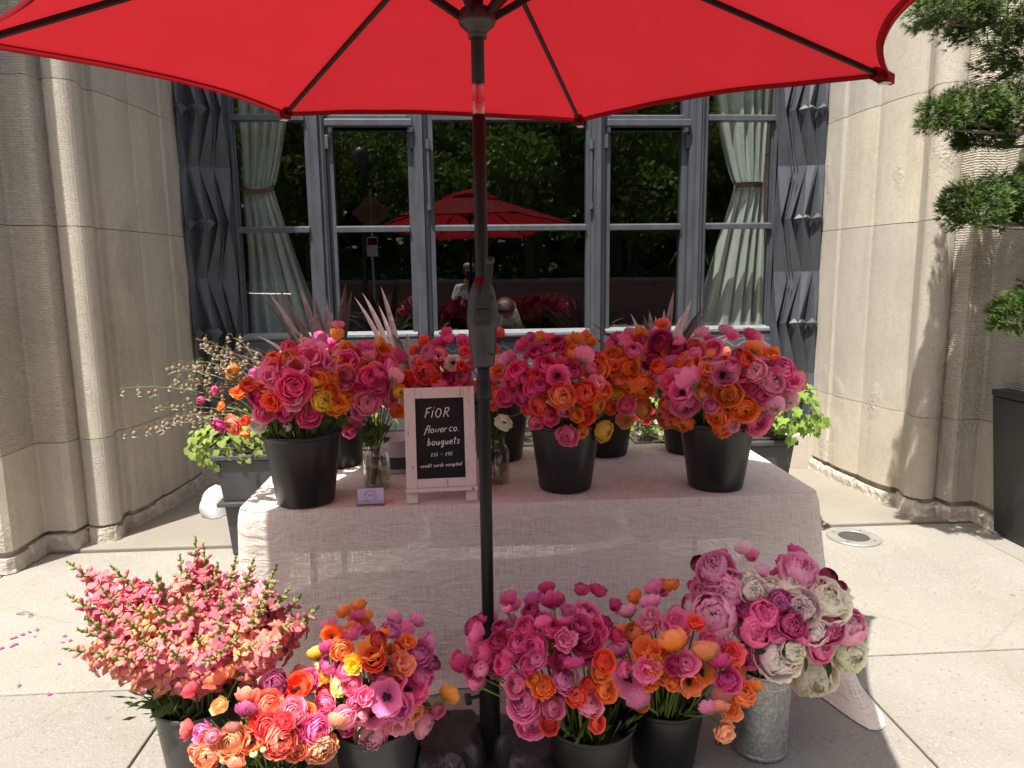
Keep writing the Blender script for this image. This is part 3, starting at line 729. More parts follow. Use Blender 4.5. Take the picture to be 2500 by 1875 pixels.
petal_px = [(38, 1555), (55, 1548), (72, 1542), (28, 1558), (84, 1553), (90, 1537), (158, 1552), (152, 1567), (171, 1563), (144, 1620), (46, 1673), (3, 1582), (28, 1577), (38, 1572), (120, 1694)]
for k, (u, v) in enumerate(petal_px):
    p = at_z(u, v, 0.004); rng = random.Random(k)
    o = inst(petal_me, 'fallen_petal', None, p, Quaternion((0, 0, 1), rng.uniform(0, 6)), (rng.uniform(0.003, .010), rng.uniform(0.004, .010), rng.uniform(0.002, 0.009)), (0.66, 0.20, 0.42))
    tag(o, 'fallen magenta petal on the sunlit pavement left of the snapdragons', 'petal', 'fallen petals on the left pavement'); PETALS.append((o, Vector((o.location.x, 0, o.location.y))))
o = inst(petal_me, 'fallen_petal', None, at_z(1755, 1810, 0.004), Quaternion((0, 0, 1), 0.3), (0.014, 0.009, 0.012), (0.28, 0.05, 0.02)); tag(o, 'dark orange petal on shaded pavement beside the metal can', 'petal')
m = MB(); a = at_z(40, 1498, 0.006); e = at_z(80, 1499, 0.008)
m.tube([a, (a + e) / 2 + Vector((0, 0.01, 0.006)), e], 0.0022, 5); m.tube([(a + e) / 2, (a + e) / 2 + Vector((-0.03, -0.012, 0.004))], 0.0018, 5); m.tube([e, e + Vector((-0.004, -0.03, 0.0))], 0.0025, 5)
tag(m.build('dry_twig', 'stem_dark'), 'thin dry twig lying on the sunlit left pavement', 'twig')

# ------------------------------------------------------------------ umbrella
PX, PY = 0.042, 2.14
um = tag(empty('market_umbrella', (PX, PY, 0)), 'large red market umbrella on a dark pole before the flower table', 'umbrella')
TIP_A = [rad(8 + 60 * k) for k in range(6)]; RTK = [1.345, 1.31, 1.31, 1.31, 1.31, 1.31]; RT = 1.31; ZR = 2.218; SL = 0.077; APEX = 2.655
def rim_z(x, y): return ZR + SL * y + (0.012 if x > 0 else -0.012) * x
def can_pt(u, r):
    """canopy surface: u in 0..6 panels, r 0..1 from apex to rim (local to pole)"""
    k = int(u) % 6; f = u - int(u)
    a0, a1 = TIP_A[k], TIP_A[k] + rad(60)
    p0 = Vector((math.cos(a0), math.sin(a0))) * RTK[k]; p1 = Vector((math.cos(a1), math.sin(a1))) * RTK[(k + 1) % 6]
    e = p0.lerp(p1, f) * r
    sc_ = 4 * f * (1 - f)
    # scalloped hem pulls inwards between tips, fabric sags slightly between ribs
    e = e * (1 - 0.075 * sc_ * r ** 5)
    zr = rim_z(e.x / max(r, 1e-3), e.y / max(r, 1e-3))
    h = APEX + SL * 0 - (APEX - zr) * (r ** 1.06)
    h -= 0.028 * sc_ * math.sin(PI * min(1, r)) * r - 0.012 * sc_ * r ** 6
    ed = min(f, 1 - f); h += 0.0035 * math.exp(-ed * 9) * math.sin(r * 46 + ed * 60) * r * (1 - r) * 4 + 0.004 * mnoise.noise(Vector((e.x * 5, e.y * 5, k * 3.0))) * r
    return Vector((PX + e.x, PY + e.y, h))
m = MB(); NU, NV = 144, 40
vs = []; fs = []
for j in range(NV + 1):
    r = 0.10 + 0.90 * j / NV
    for i in range(NU): vs.append(can_pt(6 * i / NU, r))
for j in range(NV):
    for i in range(NU): fs.append((j * NU + i, (j + 1) * NU + i, (j + 1) * NU + (i + 1) % NU, j * NU + (i + 1) % NU))
m.add(vs, fs); cano = m.build('canopy', 'canopy', um, smooth=True)
hem = MB()
hp = [can_pt(6 * i / 144, 1.0) for i in range(145)]
vs = [p + Vector((0, 0, 0.001)) for p in hp] + [Vector((PX + (p.x - PX) * 0.982, PY + (p.y - PY) * 0.982, p.z + 0.002)) for p in hp] + [p + Vector((0, 0, -0.012)) for p in hp]
hem.add(vs, [(i, i + 1, 145 + i + 1, 145 + i) for i in range(144)] + [(i, 290 + i, 290 + i + 1, i + 1) for i in range(144)]); hem.build('hem', 'canopy', cano, smooth=True)
vc = MB(); vs = []; fs = []
for j in range(6):
    r = 0.02 + 0.26 * j / 5
    for i in range(48):
        p = can_pt(6 * i / 48, r); f = (6 * i / 48) % 1
        vs.append(p + Vector((0, 0, 0.045 + 0.02 * 4 * f * (1 - f) * (j / 5) ** 2 - 0.012 * (j / 5))))
for j in range(5):
    for i in range(48): fs.append((j * 48 + i, (j + 1) * 48 + i, (j + 1) * 48 + (i + 1) % 48, j * 48 + (i + 1) % 48))
vc.add(vs, fs); vc.build('vent_cap', 'canopy', um, smooth=True)
m = MB(); m.lathe([(0.0, 2.80), (0.012, 2.79), (0.016, 2.76), (0.010, 2.745), (0.022, 2.735), (0.03, 2.70), (0.0, 2.70)], 16, (PX, PY, 0)); m.build('finial', 'dark_plastic', um, smooth=True)
for k, a in enumerate(TIP_A):
    d = Vector((math.cos(a), math.sin(a), 0)); RT = RTK[k]
    tipz = rim_z(math.cos(a) * RT, math.sin(a) * RT)
    P = lambda r: Vector((PX, PY, 0)) + d * (RT * r) + Vector((0, 0, APEX - (APEX - tipz) * r ** 1.06 - 0.014))
    m = MB(); side = Vector((-d.y, d.x, 0)); pts = [P(0.05 + 0.925 * t / 10) for t in range(11)]
    vs = []
    for p in pts:
        for sx, dz in ((-0.0065, 0.004), (0.0065, 0.004), (0.0065, -0.012), (-0.0065, -0.012)): vs.append(p + side * sx + Vector((0, 0, dz)))
    m.add(vs, [(i * 4 + q, i * 4 + (q + 1) % 4, (i + 1) * 4 + (q + 1) % 4, (i + 1) * 4 + q) for i in range(10) for q in range(4)] + [(3, 2, 1, 0), (40, 41, 42, 43)])
    rb = m.build('rib', 'pole', um, bevel=0.002)
    # strut from the runner up to the rib
    a0 = Vector((PX, PY, 2.345)) + d * 0.048; b0 = P(0.27) + Vector((0, 0, -0.008))
    m = MB(); ax = (b0 - a0).normalized(); upv = side.cross(ax); vs = []
    for p in (a0, b0):
        for sx, sz in ((-0.006, -0.010), (0.006, -0.010), (0.006, 0.010), (-0.006, 0.010)): vs.append(p + side * sx + upv * sz)
    m.add(vs, [(0, 1, 5, 4), (1, 2, 6, 5), (2, 3, 7, 6), (3, 0, 4, 7), (3, 2, 1, 0), (4, 5, 6, 7)]); m.build('strut', 'pole', rb, bevel=0.002)
    # fabric pocket and tip
    t0, t1 = P(0.955), P(1.0); m = MB(); vs = []
    for p, wd in ((t0, 0.017), (t0.lerp(t1, 0.6), 0.021), (t1 + d * 0.012, 0.010)):
        for sx, dz in ((-1, 0.010), (1, 0.010), (1, -0.020), (-1, -0.020)): vs.append(p + side * sx * wd + Vector((0, 0, dz)))
    m.add(vs, [(i * 4 + q, i * 4 + (q + 1) % 4, (i + 1) * 4 + (q + 1) % 4, (i + 1) * 4 + q) for i in range(2) for q in range(4)] + [(8, 9, 10, 11)])
    m.build('tip_pocket', 'canopy', cano)
    m = MB(); q = t0.lerp(t1, 0.7); vs = []
    for p in (q - d * 0.013, q + d * 0.020):
        for sx, dz in ((-0.013, -0.024), (0.013, -0.024), (0.013, -0.0205), (-0.013, -0.0205)): vs.append(p + side * sx + Vector((0, 0, dz)))
    m.add(vs, [(0, 1, 5, 4), (1, 2, 6, 5), (2, 3, 7, 6), (3, 0, 4, 7), (3, 2, 1, 0), (4, 5, 6, 7)]); m.build('tip_label', 'white', cano)
def lat(name, mat, prof, par=um, n=28): 
    q = MB(); q.lathe(prof, n, (PX, PY, 0)); return q.build(name, mat, par, smooth=True, bevel=0)
def sharp(prof, e=0.0008):
    out = [prof[0]]
    for i in range(1, len(prof) - 1):
        a, p, b2 = Vector(prof[i - 1]), Vector(prof[i]), Vector(prof[i + 1])
        out += [tuple(p + (a - p).normalized() * min(e, (a - p).length * .4)), tuple(p + (b2 - p).normalized() * min(e, (b2 - p).length * .4))]
    return out + [prof[-1]]
lat('lower_pole', 'pole', sharp([(0.0, 0.20), (0.0195, 0.20), (0.0195, 1.40), (0.0, 1.40)]))
lat('joint_collar', 'pole', sharp([(0.0200, 1.245), (0.0228, 1.248), (0.0228, 1.298), (0.0200, 1.301)]))
lat('upper_pole', 'pole', sharp([(0.0, 1.55), (0.0192, 1.55), (0.0192, 2.078), (0.0, 2.078)]))
lat('clear_sleeve', 'tube', sharp([(0.0, 2.0785), (0.0186, 2.0785), (0.0186, 2.165), (0.0, 2.165)]))
q = MB(); q.tube([(PX - 0.004, PY - 0.012, 2.166), (PX - 0.004, PY - 0.012, 2.11), (PX + 0.003, PY - 0.012, 2.11)], 0.0012, 5); q.build('lift_cord', 'dark_plastic', um)
lat('top_pole', 'pole', sharp([(0.0, 2.1655), (0.0188, 2.1655), (0.0188, 2.70), (0.0, 2.70)]))
lat('runner', 'housing', sharp([(0.0192, 2.285), (0.027, 2.287), (0.027, 2.302), (0.033, 2.307), (0.050, 2.322), (0.053, 2.330), (0.053, 2.352), (0.047, 2.362), (0.0192, 2.362)], 0.0015))
# crank housing (flattened, tapering body) with winding arm
hs = MB()
prof = [(0.030, 1.345), (0.034, 1.350), (0.040, 1.40), (0.0435, 1.462), (0.0465, 1.466), (0.0475, 1.474), (0.0475, 1.50), (0.043, 1.545), (0.036, 1.578), (0.026, 1.600), (0.0192, 1.605)]
hs.lathe(sharp([(0.0192, 1.345)] + prof, 0.001), 36, (PX, PY, 0), 1.0, 0.92); house = hs.build('crank_housing', 'housing', um, smooth=True)
q = MB(); q.lathe([(0.0194, 1.598), (0.0225, 1.600), (0.0225, 1.612), (0.0194, 1.616)], 24, (PX, PY, 0)); q.build('red_lit_collar', 'canopy', house, smooth=True)  # canopy red put into the collar for the sun's red light on it
q = MB()
hub = Vector((PX - 0.004, PY - 0.048, 1.508))
def disc(mb, c, r, d, n=24):
    vs = [c + Vector((r * math.cos(2 * PI * i / n), 0, r * math.sin(2 * PI * i / n))) for i in range(n)] + [c + Vector((r * .93 * math.cos(2 * PI * i / n), -d, r * .93 * math.sin(2 * PI * i / n))) for i in range(n)]
    mb.add(vs, [(i, (i + 1) % n, n + (i + 1) % n, n + i) for i in range(n)] + [tuple(range(n, 2 * n))])
disc(q, hub, 0.022, 0.012); disc(q, hub + Vector((0, -0.012, 0)), 0.0155, 0.004)
arm = [hub + Vector((0.002, -0.004, 0.018)), hub + Vector((0.012, -0.006, 0.06)), hub + Vector((0.024, -0.008, 0.115)), hub + Vector((0.026, -0.010, 0.148))]
vs = []
for p, wd in zip(arm, (0.019, 0.012, 0.010, 0.011)):
    for sx, dy in ((-1, 0), (1, 0), (1, -0.012), (-1, -0.012)): vs.append(p + Vector((sx * wd, dy, 0)))
q.add(vs, [(i * 4 + a, i * 4 + (a + 1) % 4, (i + 1) * 4 + (a + 1) % 4, (i + 1) * 4 + a) for i in range(3) for a in range(4)] + [(12, 13, 14, 15), (3, 2, 1, 0)])
arm_o = q.build('crank_arm', 'housing', house, bevel=0.002)
q = MB(); q.lathe([(0.0, -0.012), (0.009, -0.011), (0.0125, -0.004), (0.0125, 0.004), (0.009, 0.011), (0.0, 0.012)], 14, tuple(arm[-1] + Vector((0.002, -0.012, 0.006)))); q.build('knob', 'housing', house, smooth=True)
for p in ((PX + 0.030, PY - 0.036, 1.555), (PX + 0.026, PY - 0.034, 1.385)):
    q = MB(); disc(q, Vector(p), 0.0055, 0.002, 12); q.build('bolt', 'dark_plastic', house)
# base tube with clamp knob
lat('base_tube', 'pole', sharp([(0.0197, 0.325), (0.030, 0.325), (0.034, 0.328), (0.036, 0.334), (0.036, 0.318), (0.034, 0.312), (0.034, 0.03), (0.0, 0.03)], 0.001))
lat('base_plate', 'dark_plastic', sharp([(0.0, 0.004), (0.24, 0.004), (0.245, 0.02), (0.235, 0.035), (0.05, 0.05), (0.035, 0.05)], 0.003), um, 40)
q = MB(); q.tube([(PX - 0.034, PY - 0.01, 0.262), (PX - 0.062, PY - 0.02, 0.262)], 0.006, 8)
c = Vector((PX - 0.066, PY - 0.022, 0.262))
for i in range(2):
    q.tube([c + Vector((0.004 - i * .001, 0, 0)), c + Vector((-0.012, -0.004, 0))], 0.019 - 0.003 * i, 8)
q.build('clamp_knob', 'dark_plastic', um)
# black weight bags slumped over the base
def bag(cx, cy, rx, ry, h, rot, seed, label):
    m = MB(); rng = random.Random(seed); ph = [rng.uniform(0, 6) for _ in range(8)]
    def fn(u, v):
        a = u * 2 * PI; t = v
        r = math.sin(PI * 0.5 * min(1, t * 1.0)) ** 0.6
        w = 1 + 0.10 * math.sin(3 * a + ph[0]) + 0.06 * math.sin(5 * a + ph[1])
        x, y = rx * r * w * math.cos(a), ry * r * w * math.sin(a)
        z = h * (1 - t ** 3.0) * (1 + 0.16 * math.sin(3 * a + ph[3]) * t)
        nz = mnoise.noise(Vector((x * 10 + seed, y * 10, seed * 3.0))); n2 = mnoise.noise(Vector((x * 34, y * 34 + seed, 5.0)))
        z += ((0.03 - 0.08 * abs(nz)) + (0.004 - 0.012 * abs(n2))) * min(1, 3 * (1 - t)) * (0.4 + t)
        X, Y = x * math.cos(rot) - y * math.sin(rot), x * math.sin(rot) + y * math.cos(rot)
        return (cx + X, cy + Y, max(0.004, z))
    m.grid(fn, 110, 36)
    o = m.build('weight_bag', 'bag', None, smooth=True); return tag(o, label, 'weight bag', 'weight bags on the umbrella base')
bag(PX - 0.155, PY - 0.02, 0.145, 0.20, 0.135, 0.2, 1, 'black vinyl weight bag left of the umbrella pole')
bag(PX + 0.165, PY - 0.06, 0.155, 0.19, 0.12, -0.2, 2, 'black vinyl weight bag right of the umbrella pole')
o = inst(petal_me, 'fallen_petal', None, (PX - 0.13, PY - 0.155, 0.118), facing((0, -0.8, 0.6)), (0.011, 0.013, 0.01), (0.55, 0.25, 0.38)); tag(o, 'pink petal caught on the left black weight bag', 'petal')

# ------------------------------------------------------------------ table and cloth
TX0, TX1, TY0, TY1, TZ = -0.895, 1.385, 2.635, 3.52, 0.74
tb = tag(empty('folding_table', ((TX0 + TX1) / 2, (TY0 + TY1) / 2, 0)), 'long folding table under a pale open-weave linen cloth', 'table')
m = MB(); m.box(TX0 + 0.02, TX1 - 0.02, TY0 + 0.02, TY1 - 0.02, TZ - 0.045, TZ - 0.006); m.build('tabletop', 'tabletop', tb, bevel=0.008)
for lx_ in (TX0 + 0.25, TX1 - 0.25):
    for ly in (TY0 + 0.12, TY1 - 0.12):
        m = MB(); m.tube([(lx_, ly, 0.004), (lx_, ly, TZ - 0.05)], 0.014, 10); m.build('leg', 'grey_plastic', tb, smooth=False)
cl = MB(); RC = 0.05
path = []   # U-shaped edge: back-left, front-left, front-right, back-right with outward normals
def arc(cx, cy, a0, a1, n=8): return [((cx + RC * math.cos(a0 + (a1 - a0) * i / n), cy + RC * math.sin(a0 + (a1 - a0) * i / n)), (math.cos(a0 + (a1 - a0) * i / n), math.sin(a0 + (a1 - a0) * i / n))) for i in range(n + 1)]
for i in range(28): path.append(((TX0, TY1 - (TY1 - TY0 - RC) * i / 28), (-1, 0)))
path += arc(TX0 + RC, TY0 + RC, PI, 1.5 * PI)
for i in range(1, 96): path.append(((TX0 + RC + (TX1 - TX0 - 2 * RC) * i / 96, TY0), (0, -1)))
path += arc(TX1 - RC, TY0 + RC, 1.5 * PI, 2 * PI)
for i in range(1, 29): path.append(((TX1, TY0 + RC + (TY1 - TY0 - RC) * i / 28), (1, 0)))
ND = 26; vs = []; fs = []; uvs = []; s_ = 0.0; K = len(path)
for k, ((x, y), (nx, ny)) in enumerate(path):
    if k: s_ += math.hypot(x - path[k - 1][0][0], y - path[k - 1][0][1])
    cornerR = math.exp(-((x - TX1) ** 2 + (y - TY0) ** 2) / 0.022); cornerL = math.exp(-((x - TX0) ** 2 + (y - TY0) ** 2) / 0.014)
    tailR = math.exp(-((x - TX1 + 0.03) ** 2 + (y - TY0) ** 2) / 0.0085)
    fold = 0.55 * math.sin(s_ * 9.0 + 1.0) + 0.35 * math.sin(s_ * 17.3 + 2.0) + 0.3 * math.sin(s_ * 5.1)
    side_ = abs(nx)
    for j in range(ND + 1):
        d = j / ND; drop = TZ * d
        rr = min(1, d * 14)
        out = 0.010 * math.sin(rr * PI / 2) + (0.026 + 0.022 * side_) * fold * d ** 1.2 + 0.02 * d + 0.02 * cornerR * d + 0.02 * cornerL * d
        tang = Vector((-ny, nx)) * 0.006 * math.sin(s_ * 31 + d * 9) * d
        z = TZ - drop * 0.998 + 0.006 * (1 - rr)
        if d > 0.93: out += 0.03 * (d - 0.93) / 0.07 * (1 + 0.5 * math.sin(s_ * 21))
        vs.append((x + nx * out + tang.x + 0.075 * d * max(0, (x - TX0) / (TX1 - TX0)) ** 8, y + ny * out + tang.y + (-0.36 * tailR * d ** 3.2), max(0.006, z)))
        uvs.append((s_, 1.2 + d * TZ))
for k in range(K - 1):
    for j in range(ND):
        fs.append((k * (ND + 1) + j, k * (ND + 1) + j + 1, (k + 1) * (ND + 1) + j + 1, (k + 1) * (ND + 1) + j))
# top sheet
NT = 60; NY = 24; base = len(vs)
def rr_clip(x, y):
    return x, y
ring = [k * (ND + 1) for k in range(K)]
for jy in range(NY + 1):
    for ix in range(NT + 1):
        u = ix / NT; v = jy / NY
        x = TX0 + (TX1 - TX0) * u; y = TY0 + (TY1 - TY0) * v
        # round the two front corners
        if y < TY0 + RC:
            q = RC - math.sqrt(max(0, RC * RC - (TY0 + RC - y) ** 2)); x = min(max(x, TX0 + q), TX1 - q)
        edge = min(1, min(u, 1 - u, v, 1 - v) * 25)
        vs.append((x, y, TZ + 0.006 + 0.0022 * math.sin(x * 23 + y * 11) * math.sin(y * 17 + 1) * edge)); uvs.append((x + 7, y))
for jy in range(NY):
    for ix in range(NT):
        a = base + jy * (NT + 1) + ix; fs.append((a, a + 1, a + NT + 2, a + NT + 1))
cl.add(vs, fs); clo = cl.build('tablecloth', 'linen', None, smooth=True)
uvl = clo.data.uv_layers.new(name='UVMap')
loops = np.empty(len(clo.data.loops), dtype=np.int32); clo.data.loops.foreach_get('vertex_index', loops)
uvl.data.foreach_set('uv', np.array(uvs, dtype=np.float32)[loops].ravel())
tag(clo, 'pale open-weave linen cloth draped over the flower table', 'tablecloth')
TOP = TZ + 0.008

# ------------------------------------------------------------------ buckets, jars, can
def bucket(name, x, y, z0, h, rb, rt, mat, label, cat='bucket', group=None, handle=True, flip=1):
    root = tag(empty(name, (x, y, z0)), label, cat, group)
    m = MB(); m.lathe(sharp([(0.0, 0.001), (rb - 0.006, 0.001), (rb, 0.006), (rb + (rt - rb) * 0.93, h * 0.93), (rt - 0.003, h - 0.018), (rt + 0.004, h - 0.014), (rt + 0.004, h - 0.002), (rt, h), (rt - 0.004, h - 0.003), (rb - 0.004, 0.012), (0.0, 0.012)], 0.0012), 56, (x, y, z0))
    m.build('body', mat, root, smooth=True)
    m = MB(); m.lathe([(rb + (rt - rb) * 0.6 - 0.003, h * 0.6), (0.0, h * 0.6)], 32, (x, y, z0)); m.build('water', 'soil', root)
    if handle:
        for s in (-1, 1):
            m = MB(); m.box(x + s * (rt + 0.003) - 0.005, x + s * (rt + 0.003) + 0.005, y - 0.014, y + 0.014, z0 + h - 0.045, z0 + h - 0.014); m.build('handle_lug', mat, root, bevel=0.003)
        m = MB(); pts = [(x + (rt + 0.011) * math.cos(PI * t / 20) , y - flip * (rt + 0.014) * math.sin(PI * t / 20) * 0.99, z0 + h - 0.030 - 0.052 * math.sin(PI * t / 20)) for t in range(21)]
        m.tube(pts, 0.0022, 6); m.build('bail_handle', mat, root)
    return root
BK = {}   # key: (x, y, z_rim, r_rim, z_bottom, description)
def add_bucket(key, x, y, z0, h, rb, rt, mat, label, desc, **kw):
    bucket('flower_bucket', x, y, z0, h, rb, rt, mat, label, 'bucket', kw.get('group'), kw.get('handle', False), kw.get('flip', 1)); BK[key] = (x, y, z0 + h, rt, z0, desc)
add_bucket('A', -0.655, 2.735, TOP, 0.285, 0.110, 0.148, 'black_plastic', 'leftmost black plastic flower bucket standing at the table front', 'leftmost black bucket on the table')
add_bucket('A2', -0.63, 3.30, TOP, 0.285, 0.110, 0.148, 'black_plastic', 'black flower bucket behind the left glass jar', 'black bucket behind the left jar')
add_bucket('M', 0.135, 3.33, TOP, 0.285, 0.110, 0.148, 'black_plastic', 'black flower bucket behind the right glass jar and pole', 'black bucket behind the umbrella pole')
add_bucket('C', 0.385, 2.815, TOP, 0.280, 0.107, 0.144, 'black_plastic', 'black flower bucket at the table front right of the pole', 'black bucket in the table front centre')
add_bucket('CB', 0.655, 3.36, TOP, 0.285, 0.110, 0.148, 'black_plastic', 'black flower bucket at the table back with orange blooms', 'black bucket at the table back')
add_bucket('DB', 1.075, 3.36, TOP, 0.285, 0.110, 0.148, 'black_plastic', 'black flower bucket at the table back behind the rightmost bucket', 'black bucket at the back right')
add_bucket('D', 1.005, 2.775, TOP, 0.280, 0.110, 0.150, 'black_plastic', 'rightmost black flower bucket standing at the table front', 'rightmost black bucket on the table')
def gb(u, v, z, r): p = at_z(u, v, z); return p.x, p.y
x, y = gb(492, 1693, 0.33, .13); add_bucket('S', x, y, 0.0, 0.33, 0.105, 0.140, 'grey_plastic', 'dark grey bucket of snapdragons on the sunny pavement at left', 'grey bucket at left')
x, y = gb(672, 1825, 0.27, .13); add_bucket('E', x, y, 0.0, 0.27, 0.105, 0.138, 'grey_plastic', 'dark grey bucket with bail handle at the front left', 'grey bucket at the front left', handle=True)
x, y = gb(918, 1745, 0.28, .13); add_bucket('F', x, y, 0.0, 0.28, 0.105, 0.138, 'grey_plastic', 'dark grey bucket left of the black weight bags', 'grey bucket left of the umbrella pole')
x, y = gb(1442, 1748, 0.27, .13); add_bucket('G', x, y, 0.0, 0.27, 0.100, 0.136, 'black_plastic', 'black bucket on the ground right of the umbrella pole', 'black bucket right of the umbrella base')
x, y = gb(1622, 1698, 0.235, .13); add_bucket('H', x, y, 0.0, 0.235, 0.100, 0.132, 'black_plastic', 'black bucket on the ground beside the metal can', 'black bucket beside the metal can')
# galvanised can
cx_, cy_ = 0.968, 2.165
can = tag(empty('metal_can', (cx_, cy_, 0)), 'tall galvanised metal can of peonies on the pavement', 'can')
m = MB(); m.lathe(sharp([(0.0, 0.003), (0.089, 0.003), (0.092, 0.008), (0.092, 0.016), (0.0895, 0.02), (0.096, 0.298), (0.0985, 0.302), (0.1005, 0.307), (0.099, 0.312), (0.095, 0.311), (0.0935, 0.29), (0.0875, 0.03), (0, 0.03)], 0.0015), 56, (cx_, cy_, 0)); m.build('body', 'galv', can, smooth=True)
m = MB(); m.lathe([(0.0952, 0.262), (0.0968, 0.266), (0.0955, 0.270)], 56, (cx_, cy_, 0)); m.build('seam_ring', 'galv', can, smooth=True)
m = MB(); m.lathe([(0.09, 0.2), (0, 0.2)], 32, (cx_, cy_, 0)); m.build('water', 'soil', can)
BK['P'] = (cx_, cy_, 0.31, 0.095, 0.0, 'metal can')
def jar(x, y, label):
    root = tag(empty('glass_jar', (x, y, TOP)), label, 'jar')
    m = MB(); pr = [(0.0, 0.001), (0.042, 0.001), (0.052, 0.008), (0.055, 0.02), (0.055, 0.125), (0.052, 0.145), (0.043, 0.162), (0.036, 0.170), (0.035, 0.174), (0.0375, 0.177), (0.0355, 0.181), (0.0375, 0.185), (0.0355, 0.189), (0.037, 0.195), (0.035, 0.197)]
    m.lathe(pr, 32, (x, y, TOP)); m.build('glass_body', 'jar', root, smooth=True)
    m = MB(); m.lathe([(0.0, 0.006), (0.049, 0.010), (0.0515, 0.02), (0.0515, 0.085), (0.0, 0.085)], 28, (x, y, TOP)); m.build('water', 'water', root, smooth=False)
    # embossed oval on the front of the jar
    m = MB()
    for t in range(24):
        pass
    pts = [(x + 0.0563 * math.sin(0.42 * math.cos(2 * PI * t / 24)), y - 0.0563 * math.cos(0.42 * math.cos(2 * PI * t / 24)), TOP + 0.07 + 0.026 * math.sin(2 * PI * t / 24)) for t in range(25)]
    m.tube(pts, 0.0013, 5); m.build('embossed_oval', 'jar', root)
    return root
jl = (-0.395, 2.885); jar(*jl, 'clear glass jar of pink flowers left of the chalkboard'); BK['JL'] = (jl[0], jl[1], TOP + 0.195, 0.034, TOP, 'glass jar left of the chalkboard')
jr = (0.105, 2.92); jar(*jr, 'clear glass jar half hidden behind the umbrella pole'); BK['JR'] = (jr[0], jr[1], TOP + 0.195, 0.034, TOP, 'glass jar behind the umbrella pole')
# small white pail behind the chalkboard
x, y = -0.33, 3.16
wp = tag(empty('white_pail', (x, y, TOP)), 'small white pail half hidden behind the chalkboard', 'pail')
m = MB(); m.lathe(sharp([(0, 0.001), (0.075, 0.001), (0.092, 0.145), (0.096, 0.147), (0.096, 0.155), (0.09, 0.155), (0.074, 0.01), (0, 0.01)], 0.001), 40, (x, y, TOP)); m.build('body', 'white', wp, smooth=True)
m = MB(); m.lathe([(0.0785, 0.02), (0.080, 0.021), (0.0845, 0.075), (0.083, 0.077)], 40, (x, y, TOP)); m.build('grey_band', 'grey_plastic', wp, smooth=True)

# ------------------------------------------------------------------ chalkboard sign
SGX, SGY = -0.118, 2.668
sg = tag(empty('chalkboard_sign', (SGX, SGY, TOP)), 'small chalkboard easel in a whitewashed frame reading flower co. bouquets', 'sign')
SW, SH, LEAN = 0.272, 0.405, rad(9)
yaw_s = rad(3.0)
def sp(x, z, d=0.0):
    """sign-face coordinates (x across, z up the board, d towards the viewer) to world"""
    y = -d * math.cos(LEAN) + z * math.sin(LEAN); zz = z * math.cos(LEAN) + d * math.sin(LEAN)
    X, Y = x * math.cos(yaw_s) - y * math.sin(yaw_s), x * math.sin(yaw_s) + y * math.cos(yaw_s)
    return (SGX + X, SGY + Y, TOP + zz)
def sbox(m, x0, x1, z0, z1, d0, d1):
    P8 = [sp(x, z, d) for d in (d0, d1) for x, z in ((x0, z0), (x1, z0), (x1, z1), (x0, z1))]
    m.add(P8, [(0, 1, 2, 3), (7, 6, 5, 4), (0, 4, 5, 1), (1, 5, 6, 2), (2, 6, 7, 3), (3, 7, 4, 0)][0:6])
def sbuild(name, mat, args, par=sg, bev=0.0015):
    m = MB(); sbox(m, *args)
    o = m.build(name, mat, par); 
    bm = bmesh.new(); bm.from_mesh(o.data); bmesh.ops.recalc_face_normals(bm, faces=bm.faces); bm.to_mesh(o.data); bm.free()
    if bev:
        b = o.modifiers.new('bevel', 'BEVEL'); b.width = bev; b.segments = 2
    return o
m_, n_, o_ = new_mat('distressed_whitewash')
P_ = objc(n_); f_ = noise(n_, mapped(n_, P_, (60, 60, 6)), 1.0, 4, 0.7); g_ = noise(n_, P_, 14, 3)
wear = math_(n_, 'MULTIPLY', ramp(n_, f_, [(0.60, (0, 0, 0)), (0.66, (1, 1, 1))]), ramp(n_, g_, [(0.42, (0, 0, 0)), (0.55, (1, 1, 1))]))
principled(n_, o_, mixc(n_, wear, mixc(n_, g_, (0.76, 0.68, 0.62), (0.66, 0.57, 0.51)), (0.11, 0.075, 0.05)), 0.75, 0, bump(n_, f_, 0.3, 0.002), 0.3)
M['wash'] = m_
BW = 0.042; zb = 0.058; zt = 0.448
sbuild('frame_rail', 'wash', (-SW / 2, -SW / 2 + BW, 0.0, zt, -0.008, 0.008)); sbuild('frame_rail', 'wash', (SW / 2 - BW, SW / 2, 0.0, zt, -0.008, 0.008))
sbuild('frame_rail', 'wash', (-SW / 2 + BW + 0.0005, SW / 2 - BW - 0.0005, zt - BW, zt, -0.0075, 0.0075)); sbuild('frame_rail', 'wash', (-SW / 2 + BW + 0.0005, SW / 2 - BW - 0.0005, zb, zb + 0.035, -0.0075, 0.0075))
sbuild('chalk_ledge', 'wash', (-SW / 2 - 0.003, SW / 2 + 0.003, 0.044, 0.0575, 0.0085, 0.026))
slate = sbuild('slate', 'board', (-SW / 2 + BW, SW / 2 - BW, zb + 0.035, zt - BW, -0.006, 0.002), bev=0)
for s in (-1, 1):
    m = MB(); a = Vector(sp(s * (SW / 2 - 0.02), 0.40, -0.010)); e = Vector((a.x, SGY + 0.20, TOP + 0.006)); m.tube([a, e], 0.009, 4, True, 0, True); m.build('back_leg', 'wash', sg)
